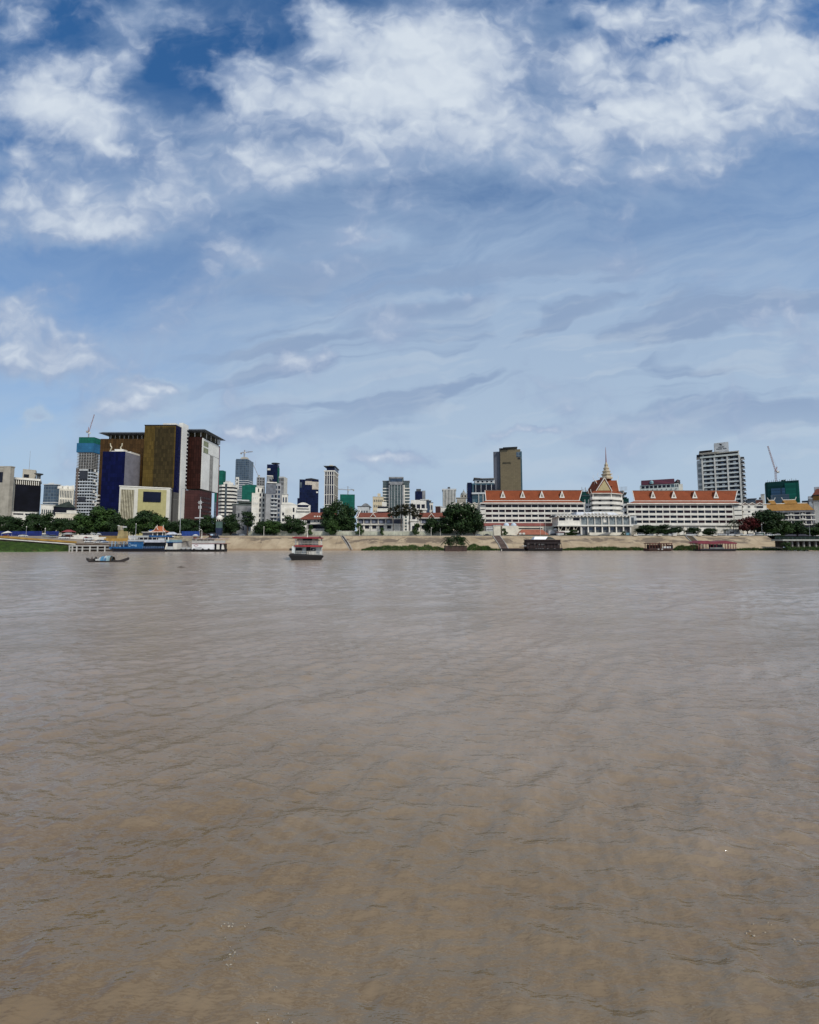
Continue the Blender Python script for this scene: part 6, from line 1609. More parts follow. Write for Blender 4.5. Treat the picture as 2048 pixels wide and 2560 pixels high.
# temple pavilion
Y = 262
x = X(401, Y); zb = slope_z(401, Y)
r = thing('temple_pavilion', 'tiny white temple pavilion with tiered orange roofs and curled eaves', 'pavilion', (x, Y, zb))
w = (X(420, Y) - X(382, Y)) / 2
part(r, 'plinth', WHITE, (x - w * .8, x + w * .8, Y - 2.5, Y + 2.5, zb - .4, zb + .6))
rep(r, 'column', TRIM, (.4, .4, Z(1330, Y) - zb), [(x + a * w * .68 - .2, Y + b_ * 2 - .2, zb) for a in (-1, -.1, .9) for b_ in (-1, 1)])
part(r, 'inner_wall', mat('pavilion_inner', (.12, .11, .10), .9), (x - w * .5, x + w * .5, Y - .8, Y + 1, zb, Z(1330, Y)))
ORT = tiles('pavilion_tiles', (.40, .13, .06))
zt0, zt1, zt2 = Z(1330, Y), Z(1326, Y), Z(1315.5, Y)
MB().hexa([(x - w, Y - 3, zt0), (x + w, Y - 3, zt0), (x + w, Y + 3, zt0), (x - w, Y + 3, zt0)], [(x - w * .55, Y - 1.6, zt1), (x + w * .55, Y - 1.6, zt1), (x + w * .55, Y + 1.6, zt1), (x - w * .55, Y + 1.6, zt1)]).build('lower_roof', ORT, r)
u = MB().add([(x - w * .55, Y - 1.6, zt1), (x + w * .55, Y - 1.6, zt1), (x + w * .55, Y + 1.6, zt1), (x - w * .55, Y + 1.6, zt1), (x - w * .38, Y, zt2), (x + w * .38, Y, zt2)], [(0, 1, 5, 4), (2, 3, 4, 5), (1, 2, 5), (3, 0, 4), (0, 3, 2, 1)]).build('upper_roof', ORT, r)
MB().prism([(x - w * .5, zt1 + .2), (x - w * .02, zt1 + .2), (x - w * .26, zt2 - .2)], Y - 2.0, Y + .5).build('front_gable', ORT, u)
for s in (-1, 1):
    MB().tube([(x + s * w * .6, Y - 1.7, zt1), (x + s * w * .46, Y - .6, (zt1 + zt2) / 2), (x + s * w * .38, Y, zt2 + .1), (x + s * w * .42, Y, zt2 + .8)], .16, 5).build('barge_board', TRIM, u)
    MB().tube([(x + s * w * .6, Y - 1.7, zt1 + .1), (x + s * w * .9, Y - 2.8, zt0 + .25), (x + s * w * 1.15, Y - 3.2, zt0 + .6)], .16, 5).build('eave_horn', TRIM, r)
MB().tube([(x - w * .52, Y - 2.1, zt1 + .2), (x - w * .26, Y - 2.1, zt2 - .1), (x - w * .0, Y - 2.1, zt1 + .2)], .15, 5).build('barge_board', TRIM, u)
MB().box(x - w - .2, x + w + .2, Y - 3.2, Y - 3.02, zt0 - .15, zt0 + .2).build('eave_trim', TRIM, r)
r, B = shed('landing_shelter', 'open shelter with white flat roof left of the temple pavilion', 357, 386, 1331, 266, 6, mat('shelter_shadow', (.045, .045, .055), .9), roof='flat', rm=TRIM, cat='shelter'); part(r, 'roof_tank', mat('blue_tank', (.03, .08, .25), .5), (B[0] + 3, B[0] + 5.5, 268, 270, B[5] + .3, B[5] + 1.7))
# stalls and tents on the landing
TENTG = 'stall tents on the landing'
def tent(label, px, w, yt, ye, Y, m, tilt=0.0):
    x = X(px, Y); hw = w / F * Y / 2; zb = slope_z(px, Y) if Y < 268 else GZ
    r = thing('stall_tent', label, 'tent', (x, Y, zb), TENTG)
    z0, z1 = Z(ye, Y), Z(yt, Y)
    MB().hexa([(x - hw, Y - hw * .6, z0), (x + hw, Y - hw * .6, z0 + tilt), (x + hw, Y + hw * .6, z0 + tilt), (x - hw, Y + hw * .6, z0)], [(x - hw * .35, Y - .4, z1), (x + hw * .35, Y - .4, z1 + tilt), (x + hw * .35, Y + .4, z1 + tilt), (x - hw * .35, Y + .4, z1)]).build('canopy', m, r)
    rep(r, 'leg', STEEL, (.1, .1, z0 - zb), [(x + a * hw * .92, Y + b_ * hw * .5, zb) for a in (-1, 1) for b_ in (-1, 1)])
    part(r, 'counter', mat('stall_counter', (.16, .05, .03), .7), (x - hw * .7, x + hw * .6, Y - .5, Y + .6, zb, zb + 1.0))
RT = mat('red_canvas', (.25, .05, .05), .8); BT = mat('blue_canvas', (.03, .08, .28), .8); GT = mat('grey_canvas', (.30, .31, .30), .8)
tent('white tilted stall tent at the far left above the ramp', 18, 18, 1330, 1334, 258, TRIM, .6)
tent('red canopy stall left of the white barriers', 173, 26, 1324.5, 1330, 268, RT)
tent('grey canopy stall below the red canopy', 172, 24, 1332, 1336, 262, GT)
tent('grey stall tent right of the white upper barrier', 234, 13, 1332, 1335, 266, GT)
tent('small grey stall tent left of the watch tower', 248, 10, 1333, 1336, 264, OFFW)
tent('pale grey tent right of the temple pavilion', 430, 30, 1330, 1336, 264, mat('pale_lilac_canvas', (.45, .47, .52), .8))
tent('dark stall tent with a white top near blue billboard column', 533, 26, 1332, 1335, 264, mat('stall_black', (.02, .02, .025), .8))
tent('small white stall tent above the ferry landing', 490, 12, 1336, 1339, 258, OFFW)
# parasol with a person below
def person(name, label, pts, edges, radii, m, cloth=None, loc=(0, 0, 0), rz=0, sc=1.0):
    me = bpy.data.meshes.new('person')
    me.from_pydata(pts, edges, [])
    me.materials.append(m)
    o = bpy.data.objects.new(name, me); COL.objects.link(o)
    s = o.modifiers.new('skin', 'SKIN')
    for v, r_ in zip(me.skin_vertices[0].data, radii): v.radius = (r_, r_)
    me.skin_vertices[0].data[0].use_root = True
    o.modifiers.new('sub', 'SUBSURF').levels = 1
    o.location = loc; o.rotation_euler = (0, 0, rz); o.scale = (sc,) * 3
    ORG[o.name] = Vector(loc)
    tag(o, label, 'person')
    return o
SKIN = mat('tanned_skin', (.16, .085, .05), .6)
DCL = mat('dark_clothes', (.02, .022, .03), .9); WCL = mat('white_shirt', (.6, .6, .58), .9); HAIR = mat('black_hair', (.01, .009, .008), .6)
STAND = ([(0, 0, .95), (0, 0, 1.2), (0, 0, 1.42), (0, 0, 1.52), (0, -.02, 1.66), (.19, 0, 1.40), (.25, .02, 1.12), (.24, -.12, .90), (-.19, 0, 1.40), (-.25, .02, 1.12), (-.24, -.10, .90), (.10, 0, .88), (.11, -.02, .48), (.11, .02, .06), (.11, -.14, .03), (-.10, 0, .88), (-.12, .03, .48), (-.12, .10, .06), (-.12, -.05, .03)],
         [(0, 1), (1, 2), (2, 3), (3, 4), (2, 5), (5, 6), (6, 7), (2, 8), (8, 9), (9, 10), (0, 11), (11, 12), (12, 13), (13, 14), (0, 15), (15, 16), (16, 17), (17, 18)],
         [.15, .15, .14, .06, .105, .07, .05, .04, .07, .05, .04, .10, .07, .05, .04, .10, .07, .05, .04])
SIT = ([(0, 0, .12), (0, .03, .38), (0, .0, .60), (0, -.03, .70), (0, -.05, .84), (.19, 0, .58), (.28, -.10, .34), (.20, -.32, .30), (-.19, 0, .58), (-.28, -.10, .34), (-.20, -.32, .30), (.11, -.08, .14), (.16, -.40, .40), (.15, -.52, .04), (.15, -.66, .03), (-.11, -.08, .14), (-.16, -.40, .40), (-.15, -.52, .04), (-.15, -.66, .03)], STAND[1], STAND[2])
def dress(o, pose, shirt, trousers):
    P3 = pose[0]
    a = MB().cyl(P3[0], P3[2], .19, .20, 10)
    a.cyl(P3[5], P3[6], .09, .075, 8).cyl(P3[8], P3[9], .09, .075, 8).cyl(P3[2], (P3[2][0], P3[2][1], P3[2][2] + .06), .17, .09, 10)
    b_ = MB()
    for i, j, k in ((11, 12, 13), (15, 16, 17)): b_.cyl(P3[i], P3[j], .125, .095, 8).cyl(P3[j], P3[k], .095, .07, 8)
    b_.cyl((P3[0][0], P3[0][1], P3[0][2] - .1), (P3[0][0], P3[0][1], P3[0][2] + .1), .18, .185, 10)
    h = MB().blob((P3[4][0], P3[4][1] + .03, P3[4][2] + .06), (.125, .13, .10))
    for mb, nm, mm in ((a, 'shirt', shirt), (b_, 'trousers', trousers), (h, 'hair', HAIR)):
        q = mb.build(nm, mm, None, origin=(0, 0, 0)); q.parent = o
Y = 246
zb = slope_z(211, Y)
p = person('person', 'person in white shirt and dark trousers standing under the dark red parasol', *STAND, SKIN, loc=(X(211, Y), Y, zb), rz=.4); dress(p, STAND, WCL, DCL)
r = thing('parasol', 'dark red parasol over a standing person between white cars on the landing', 'parasol', (X(213, Y) + .4, Y + .5, zb))
xq = X(213, Y) + .4
MB().cyl((xq, Y + .5, zb), (xq, Y + .5, zb + 2.5), .035, .03).build('pole', STEEL, r); MB().lathe((xq, Y + .5, zb + 2.0), [(1.25, 0), (1.0, .22), (.5, .5), (.04, .62)], 12).build('canopy', mat('dark_red_canvas', (.14, .012, .022), .8), r)

# ================================================================ vehicles
def car_proto(kind, mbody, label=''):
    r = thing('parked_car', label, 'car', (0, 0, 0), 'cars parked along the riverfront')
    L, H, h0 = dict(sedan=(4.5, 1.42, .85), suv=(4.6, 1.75, 1.02), van=(4.9, 1.95, 1.1), pickup=(5.2, 1.78, 1.05))[kind]
    W_ = .88
    body = [(-L / 2, .32), (L / 2, .32), (L / 2 + .02, .62), (L / 2 - .12, h0 - .05), (L / 2 - (1.15 if kind != 'van' else .7), h0 + .02), (-L / 2 + .1, h0 + .02), (-L / 2 - .02, .6)]
    MB().prism(body, -W_, W_).build('body', mbody, r, origin=(0, 0, .3))
    xf = L / 2 - (1.15 if kind != 'van' else .7); xb = {'sedan': -L / 2 + .75, 'suv': -L / 2 + .15, 'van': -L / 2 + .12, 'pickup': -.5}[kind]
    cab = [(xb, h0 + .02), (xf, h0 + .02), (xf - .62, H - .04), (xb + (.5 if kind == 'sedan' else .15), H - .04)]
    MB().prism(cab, -W_ + .09, W_ - .09).build('windows', DARKWIN, r, origin=(0, 0, h0))
    rf = [(xb + (.46 if kind == 'sedan' else .11), H - .05), (xf - .56, H - .05), (xf - .75, H + .03), (xb + .6, H + .03)]
    rb = MB().prism(rf, -W_ + .07, W_ - .07)
    for xp in (xf - .62, (xf + xb) / 2, xb + .2): rb.box(xp - .05, xp + .05, -W_ + .07, -W_ + .10, h0, H)
    rb.build('roof', mbody, r, origin=(0, 0, H))
    for sx_ in (-1, 1):
        for sy_ in (-1, 1):
            w = MB().cyl((sx_ * L * .31, sy_ * (W_ - .2), .33), (sx_ * L * .31, sy_ * (W_ + .02), .33), .33, .33, 14).build('wheel', BLACK, r, origin=(sx_ * L * .31, sy_ * W_, .33))
            MB().cyl((sx_ * L * .31, sy_ * (W_ + .021), .33), (sx_ * L * .31, sy_ * (W_ + .03), .33), .19, .19, 10).build('rim', STEEL, w, origin=(sx_ * L * .31, sy_ * W_, .33))
    for sy_ in (-1, 1): MB().box(L / 2 - .1, L / 2 + .03, sy_ * .62 - .16, sy_ * .62 + .16, .60, .74).build('headlight', TRIM, r, origin=(L / 2, sy_ * .62, .6))
    return r
PW = mat('white_car_paint', (.68, .68, .67), .25, .04, .3); PS = mat('silver_car_paint', (.36, .38, .40), .3, .05, .3, metal=.4); PD = mat('dark_car_paint', (.02, .025, .035), .25, .05, .3); PB = mat('pale_blue_car_paint', (.30, .36, .46), .3, .05, .3)
CP_ = {}
def car(label, px, Y, kind, paint, rz=0.0, z=None):
    k = (kind, paint.name)
    if k not in CP_: CP_[k] = o = car_proto(kind, paint)
    else: o = copy_tree(CP_[k])
    o['label'] = label
    o.location = (X(px, Y), Y, (slope_z(px, Y) + .02) if z is None else z); o.rotation_euler = (0, 0, rz)
car('white pickup nearest the top of the ramp at left', 162, 250, 'pickup', PW, 3.14)
car('silver car left of the white pickup on the ramp', 132, 254, 'suv', PS, 3.0)
car('grey hatchback at the left end of the cars on the ramp', 118, 256, 'suv', PS, .1)
car('white sports utility car behind the red parasol', 226, 250, 'suv', PW, .2)
car('white sedan in front of the red parasol by the pier', 225, 240, 'sedan', PW, .0)
car('pale blue car parked right of the pier behind the ferry bow', 262, 240, 'suv', PB, .1)
car('dark car behind the pale blue car at the pier', 253, 243, 'sedan', PD, .0)
car('white car just left of the pale blue car at the pier', 249, 239, 'sedan', PW, 3.1)
car('small white car far left on the ramp near the white tent', 60, 255, 'sedan', PW, .0)
car('white van among the roadside stalls behind the white boat', 428, 262, 'van', PW, .0)
car('cream van near the yellow stalls behind the floating walkway', 448, 260, 'van', mat('cream_car_paint', (.55, .48, .30), .4), .0)
car('dark van under the billboard column behind the white boat', 541, 258, 'van', PD, .0)
car('dark car beside the short pale wall by the billboard column', 590, 274, 'suv', PD, .0, GZ)
car('silver car beside the dark car by the short pale wall', 604, 275, 'suv', PS, .0, GZ)
names = {1602: 'white car below the stair hall of the river pavilion', 1623: 'white car behind the slim white lamp left of the dark trees', 1654: 'white car under the dark trees before right hotel wing, left one', 1677: 'white car before right hotel wing, near the gap in the trees', 1722: 'white box van before the middle of the right hotel wing', 1736: 'white car right of the white box van', 1797: 'white car at the right end of the long white canopy', 1805: 'white car left of the stone hut among palms', 1828: 'white car in front of the stone hut', 1851: 'white car below the red flowering tree', 1873: 'white car below the big dark tree at right', 1896: 'white car in front of the green kiosk', 1922: 'white car right of green kiosk', 1939: 'last white car beside the jetty end'}
for i, (px_, lb) in enumerate(names.items()):
    car(lb, px_, 273.0 + (i % 3), ('suv', 'sedan', 'van')[0 if i % 4 else 2] if px_ != 1722 else 'van', PW, (0.05, 3.1, .0)[i % 3], GZ)
for px_, lb in ((1380, 'dark car beside the orange red shed below the left hotel wing'), (1448, 'silver car before the stilts of the river pavilion'), (1218, 'dark car left of the pale vent block'), (1196, 'silver car under the big round tree')):
    car(lb, px_, 274, 'sedan', PD if 'dark' in lb else PS, .0, GZ)
# white planters hung on the promenade edge
PLB = MB().taper((-1.1, 1.1, -.5, .5, 0, .8), .45, .15)
pl0 = None
for px_, lb in ((1588, 'white planter left of the slim white lamp'), (1648, 'white planter under the dark trees before right wing'), (1685, 'white planter left of the white box van'), (1748, 'white planter at the left end of the long canopy'), (1786, 'white planter at the right end of the long canopy'), (1842, 'white planter before the stone hut')):
    if pl0 is None: o = pl0 = PLB.build('planter', TRIM, origin=(0, 0, 0))
    else: o = pl0.copy(); COL.objects.link(o)
    o.location = (X(px_, 268), 268.0, GZ + .1)
    tag(o, lb + ' on promenade edge', 'planter', 'white planters along the promenade edge')

# ================================================================ lamps, masts, billboard
def lamp(label, px, Y, yt, arm=0, r_=.12, zb=None, m=STEEL, group='lamp posts along the riverfront', head=True):
    x = X(px, Y, (yt + 1330) / 2); zb = (slope_z(px, Y) if Y < 268 else GZ) if zb is None else zb; zt = Z(yt, Y)
    r = thing('lamp_post', label, 'lamp post', (x, Y, zb), group)
    MB().cyl((x, Y, zb - .1), (x, Y, zt), r_, r_ * .6, 7).cyl((x, Y, zb - .1), (x, Y, zb + .8), r_ * 1.8, r_ * 1.6, 7).build('pole', m, r)
    if arm:
        MB().tube([(x, Y, zt - .1), (x + arm * .5, Y, zt + .35), (x + arm, Y, zt + .25)], r_ * .5, 5).build('arm', m, r)
        MB().blob((x + arm * 1.1, Y, zt + .2), (.55, .25, .14)).build('lamp_head', TRIM, r)
    elif head: MB().blob((x, Y, zt + .2), (.28, .28, .34)).build('lamp_head', TRIM, r)
lamp('tall grey lamp post in front of the maroon hotel wing', 452, 270, 1222, 2.6, .22, GZ)
lamp('slim grey post before the far left trees', 66, 262, 1318)
lamp('white lamp post above the parked cars on the ramp', 113, 262, 1322, 0, .16, None, TRIM)
lamp('grey lamp post left of the landing shelter', 340, 258, 1311, 0, .2)
lamp('white swan necked lamp right of the blue roadside hoarding', 505, 262, 1325, -.8, .18, None, TRIM)
lamp('slim pole beside the shaggy tree right of billboard column', 631, 276, 1300, 0, .08, GZ, STEEL, head=False)
lamp('short white post on garden wall left of the first villa', 660, 276, 1318, 0, .16, GZ, TRIM)
lamp('short white post on garden wall left of the long villa', 899, 276, 1318, 0, .16, GZ, TRIM)
lamp('short white post on garden wall below the single gable villa', 1078, 276, 1320, .4, .18, GZ, TRIM)
lamp('white globe lamp left of the big round tree', 1101, 277, 1320, 0, .14, GZ, TRIM)
lamp('slim lamp post in front of the left hotel wing near the pavilion', 1351, 280, 1306, 0, .08, GZ, TRIM)
lamp('slim lamp post before the left hotel wing, right of the other slim one', 1364, 280, 1306, 0, .08, GZ, TRIM)
lamp('white lamp post before the river pavilion', 1456, 276, 1323, 0, .16, GZ, TRIM)
lamp('slim white lamp left of the dark trees before the right hotel wing', 1624, 274, 1328, .3, .16, GZ, TRIM)
lamp('grey lamp post before the big dark tree at right', 1905, 272, 1312, 0, .12, GZ)
lamp('slim lamp post before the golden roofed hotel near the right edge', 2024, 272, 1312, 0, .12, GZ)
x = X(499.5, 276); Y = 276
r = thing('telecom_mast', 'pale telecom mast with antenna boxes in front of the maroon podium', 'mast', (x, Y, GZ))
MB().cyl((x, Y, GZ), (x, Y, Z(1250, Y)), .42, .28, 8).cyl((x, Y, Z(1250, Y)), (x, Y, Z(1242, Y)), .1, .06, 6).build('pole', OFFW, r)
for z in (1256, 1268): rep(r, 'antenna', OFFW, (.55, .3, 2.0), [(x + a, Y - .6, Z(z + 4, Y)) for a in (-1.0, .45)])
MB().tube([(x - 1.9, Y, Z(1256, Y)), (x + 1.9, Y, Z(1256, Y))], .12, 5).build('crossarm', OFFW, r); part(r, 'platform', OFFW, (x - 3.0, x + 2.0, Y - 1, Y + 1, Z(1296, Y), Z(1293.6, Y)))
x = X(548.5, 274); Y = 274
r = thing('monument_column', 'dark green column topped by a white scalloped canopy beside the shaggy tree', 'monument', (x, Y, GZ))
MB().taper((x - 1.4, x + 1.4, Y - 1, Y + 1, GZ - .1, Z(1320, Y)), .5, .3).build('base', mat('dark_blue_base', (.015, .025, .06), .7), r)
part(r, 'panel', mat('dull_green_panel', (.07, .12, .10), .7), (x - 1.9, x + 1.9, Y - .8, Y + .8, Z(1320, Y), Z(1304, Y))); part(r, 'dark_neck', BLACK, (x - 1.2, x + 1.2, Y - .6, Y + .6, Z(1304, Y), Z(1298, Y)))
MB().lathe((x, Y, Z(1299, Y)), [(1.9, 0), (2.1, .8), (1.9, 1.8), (1.2, 2.6), (.2, 3.0)], 12).build('canopy', TRIM, r)
rep(r, 'canopy_leg', TRIM, (.35, .35, 1.4), [(x + a, Y - 1.2, Z(1303, Y)) for a in (-1.6, -.2, 1.2)])

# ================================================================ trees
tree(12, 60, 1289, 282, 'broad', 'dark rounded tree cut by the left edge below the stone tower')
tree(45, 62, 1295, 279, 'round', 'dark tree right of the one cut by the left edge')
tree(88, 56, 1283, 284, 'broad', 'dark tree below the black panel of the white building')
tree(122, 46, 1281, 286, 'round', 'tall dark tree left of the arcade building')
tree(158, 48, 1296, 280, 'broad', 'low dark tree in front of the long white arcade')
tree(190, 50, 1300, 278, 'broad', 'low tree left of the large green tree at the netted tower')
tree(214, 62, 1284, 284, 'green', 'green tree below the netted tower')
tree(262, 84, 1267, 286, 'green', 'large green tree in front of the navy glass block')
tree(296, 46, 1286, 282, 'round', 'dark tree at the left foot of the cream podium')
tree(335, 46, 1292, 278, 'green', 'light green tree behind the yellow watch tower')
tree(365, 70, 1276, 284, 'broad', 'tall wide tree in front of the yellow panel of cream podium')
tree(402, 58, 1288, 281, 'green', 'green tree right of the wide one before the cream podium')
tree(432, 40, 1303, 278, 'round', 'low dark tree at the foot of the white flank')
tree(462, 46, 1296, 281, 'broad', 'dark tree left of the telecom mast')
tree(488, 44, 1299, 279, 'broad', 'dark tree right of the tall lamp post under the maroon podium')
tree(522, 54, 1287, 282, 'round', 'dark tree left of the white canopied monument')
tree(577, 50, 1284, 283, 'round', 'dark round tree right of the white canopied monument')
tree(619, 42, 1277, 280, 'tall', 'shaggy tall tree with bare lower trunks left of the white apartments')
tree(655, 40, 1303, 281, 'broad', 'low green tree behind the garden wall below white apartments')
tree(684, 56, 1300, 283, 'green', 'bright green tree below the grey apartment tower')
tree(724, 50, 1288, 286, 'round', 'dark tree below the vaulted white block')
tree(748, 36, 1296, 284, 'round', 'dark tree at the left end of the red hipped villa roof')
tree(777, 15, 1311, 282.5, 'bush', 'small conical shrub before the villa verandah', cat='shrub')
tree(836, 66, 1249, 290, 'round', 'big dark tree towering over the first red roofed villa, left crown')
tree(866, 56, 1258, 289, 'round', 'right hand crown beside the biggest villa tree')
tree(830, 40, 1300, 281, 'green', 'rounded dark bush below the big villa tree', cat='shrub')
tree(857, 30, 1302, 286, 'tall', 'thin dark tree under the big villa trees')
tree(898, 24, 1307, 282, 'bush', 'shrub at the left end of the long white villa', cat='shrub')
tree(955, 14, 1318, 282, 'bush', 'small shrub before the middle of the long white villa', cat='shrub')
tree(1041, 24, 1307, 280, 'bush', 'rounded shrub rising over garden wall right of sugar palms', cat='shrub')
tree(1080, 42, 1294, 284, 'broad', 'dark tree left of the biggest round tree')
tree(1152, 100, 1257, 279, 'broad', 'biggest dark round tree between the villas and the hotel')
tree(1112, 50, 1290, 281, 'round', 'dark lower crown at the left of the biggest round tree')
tree(1186, 56, 1276, 277, 'round', 'dark lower crown at the right of the biggest round tree')
tree(1261, 17, 1320, 274, 'bush', 'dark bush before the cream tank house', cat='shrub')
tree(1432, 34, 1324, 276, 'bush', 'dark bush under the stilts of the river pavilion', cat='shrub')
tree(1558, 12, 1328, 274, 'bush', 'small dark bush beside the pale blue door', cat='shrub')
tree(1618, 54, 1312, 277, 'broad', 'dark tree at the left of the group before the right hotel wing')
tree(1660, 60, 1311, 279, 'round', 'dark tree right in the group before the right hotel wing')
tree(1697, 22, 1316, 277, 'tall', 'small dark tree standing alone before the right hotel wing')
tree(1732, 34, 1318, 277, 'broad', 'dark tree left of the dark red entrance')
tree(1773, 34, 1320, 277, 'broad', 'low dark tree over the dark red entrance')
tree(1868, 52, 1291, 284, 'red', 'red flowering tree left of the big dark tree')
tree(1918, 84, 1275, 283, 'broad', 'big dark tree before the golden roofed hotel')
tree(1958, 50, 1300, 280, 'green', 'green tree right of the big dark one at right')
tree(1992, 56, 1302, 282, 'round', 'dark tree before the middle of the golden roofed hotel')
tree(2030, 52, 1318, 279, 'green', 'green tree near the right edge behind the jetty rail')
tree(1930, 40, 1322, 276, 'bush', 'clipped dark shrub below the big dark tree at right', cat='shrub')
tree(1963, 24, 1355, 238, 'bush', 'round waterside bush where the embankment ends', zb=0.2, cat='shrub')
tree(2058, 50, 1306, 284, 'broad', 'dark tree cut by the right edge')
SPG = 'sugar palms before the long villa'
palm(1003, 290, 1268, GZ, 60, 5.2, 'left tall sugar palm with fan leaves before the long villa', DRYPALM, 'palm_tree', .34, True, 0, SPG)
palm(1023, 291, 1267, GZ, 60, 5.4, 'right tall sugar palm with fan leaves before the long villa', DRYPALM, 'palm_tree', .34, True, .3, SPG)
palm(984, 288, 1274, GZ, 52, 4.8, 'shorter sugar palm left of the two tall ones', DRYPALM, 'palm_tree', .2, True, -.3, SPG)
palm(1043, 289, 1276, GZ, 48, 4.6, 'shorter sugar palm right of the two tall ones', DRYPALM, 'palm_tree', .2, True, .2, SPG)
palm(1833, 288, 1297, GZ, 22, 5.0, 'coconut palm before the right end of the hotel', None, 'palm_tree', .18, False, .4, 'palms by the right hotel wing')
palm(1848, 290, 1300, GZ, 18, 4.4, 'smaller coconut palm beside the red flowering tree', None, 'palm_tree', .18, False, -.3, 'palms by the right hotel wing')
palm(1813, 284, 1320, GZ, 16, 3.2, 'low palm left of the coconut palm at right wing', None, 'palm_tree', .18, False, 0, 'palms by the right hotel wing')
# ================================================================ boats
def hull(m, x0, x1, yc, hw, z0, z1, bow0=.12, bow1=.12, sheer=.0, n=18, rake=.5):
    """boat hull along X: rounded ends, narrower at the bottom"""
    rows = []
    for k in range(n + 1):
        u = k / n; x = x0 + (x1 - x0) * u
        e = min(1, math.sin(min(1, u / bow0) * math.pi / 2) if bow0 else 1) * (math.sin(min(1, (1 - u) / bow1) * math.pi / 2) if bow1 else 1)
        e = max(e, .04)
        s = sheer * ((2 * u - 1) ** 4)
        sh_ = (u - .5) * -rake * 2 * (1 - e) 
        rows.append([(x, yc - hw * e, z1 + s), (x + sh_, yc - hw * e * .75, z0), (x + sh_, yc + hw * e * .75, z0), (x, yc + hw * e, z1 + s)])
    vs = sum(rows, []); fs = []
    for k in range(n):
        for j in range(3): fs.append((k * 4 + j, k * 4 + j + 1, k * 4 + 5 + j, k * 4 + 4 + j))
        fs.append((k * 4 + 3, k * 4, k * 4 + 4, k * 4 + 7))
    fs += [(0, 3, 2, 1), (n * 4, n * 4 + 1, n * 4 + 2, n * 4 + 3)]
    return m.add(vs, fs)
def railing(root, name, m, x0, x1, y, z, h, n, r_=.035, bars=2):
    b = MB()
    for i in range(n + 1): b.cyl((x0 + (x1 - x0) * i / n, y, z), (x0 + (x1 - x0) * i / n, y, z + h), r_, r_, 4)
    for k in range(bars): b.cyl((x0, y, z + h * (k + 1) / bars), (x1, y, z + h * (k + 1) / bars), r_, r_, 4)
    return b.build(name, m, root)
# ---- red and white passenger ferry, seen end on
Y = 128
Xf = lambda p: X(p, Y, 1375)
Zf = lambda q: Z(q, Y)
r = thing('passenger_ferry', 'two deck white ferry with red roof and red fascia heading across mid river', 'boat', (Xf(766), Y, 0))
L = 17.0
m = MB()
bot = [(Xf(735), Y, -.5), (Xf(800), Y, -.5), (Xf(798), Y + L, -.5), (Xf(737), Y + L, -.5)]
top = [(Xf(723.5), Y - .8, Zf(1388)), (Xf(809), Y - .8, Zf(1390)), (Xf(803), Y + L, Zf(1388)), (Xf(728), Y + L, Zf(1388))]
m.hexa(bot, top); m.hexa([top[0], top[1], (top[1][0] - .3, Y + 2, top[1][2]), (top[0][0] + .3, Y + 2, top[0][2])], [(Xf(727), Y - .8, Zf(1383.5)), (Xf(804), Y - .8, Zf(1388.4)), (Xf(803), Y + 2, Zf(1388)), (Xf(729), Y + 2, Zf(1383.5))])
m.build('hull', BLACK, r)
zdk = Zf(1388.3)
part(r, 'main_deck', CONC, (Xf(731), Xf(804), Y + .6, Y + L, zdk, zdk + .12))
zc1 = Zf(1366)
cab = (Xf(738), Xf(803), Y + 3.4, Y + L - 1, zdk + .12, zc1)
part(r, 'cabin', WHITE, cab)
FW = mat('ferry_white', (.62, .65, .63), .6, .06)
part(r, 'front_window', DARKWIN, (Xf(740), Xf(755), Y + 3.25, Y + 3.42, Zf(1376.5), Zf(1370))); part(r, 'doorway', DARKWIN, (Xf(766), Xf(776), Y + 3.2, Y + 3.42, zdk + .15, Zf(1368)))
sg = part(r, 'name_board', mat('navy_board', (.012, .018, .04), .5), (Xf(777), Xf(789), Y + 1.6, Y + 1.72, Zf(1377.5), Zf(1369.5)))
MB().prism([(Xf(781), Zf(1374.5)), (Xf(783), Zf(1376)), (Xf(786.5), Zf(1373.6)), (Xf(786), Zf(1372.6)), (Xf(783.6), Zf(1373.6))], Y + 1.52, Y + 1.6).build('emblem', TRIM, sg)
part(r, 'board_frame', OFFW, (Xf(776.5), Xf(789.5), Y + 1.55, Y + 1.75, Zf(1369.5), Zf(1367.8)))
MB().prism([(Xf(751), Zf(1388)), (Xf(765), Zf(1388)), (Xf(765), Zf(1370)), (Xf(759), Zf(1370))], Y + 2.2, Y + 2.4).build('front_panel', FW, r); part(r, 'front_panel', FW, (Xf(789.5), Xf(801.5), Y + 2.2, Y + 2.4, zdk + .12, Zf(1369)))
part(r, 'side_locker', FW, (Xf(731), Xf(738), Y + .4, Y + 1.5, Zf(1382), Zf(1365.5))); MB().lathe((Xf(729.5), Y + .9, Zf(1376.5)), [(.5, 0), (.62, .35), (.5, .7)], 10).build('tyre_fender', BLACK, r)
railing(r, 'lower_railing', TRIM, Xf(738), Xf(803), Y + .5, zdk, Zf(1378) - zdk, 16)
b = MB()
for i in range(6): b.box(Xf(769 + i * 3.6), Xf(769 + i * 3.6) + .2, Y + .5, Y + .6, zdk, Zf(1379))
b.build('bow_gate', TRIM, r)
zu = Zf(1364)
part(r, 'upper_deck', mat('deck_grey', (.3, .3, .29), .8), (Xf(737), Xf(805), Y + .2, Y + L - .5, zc1 + .02, zu))
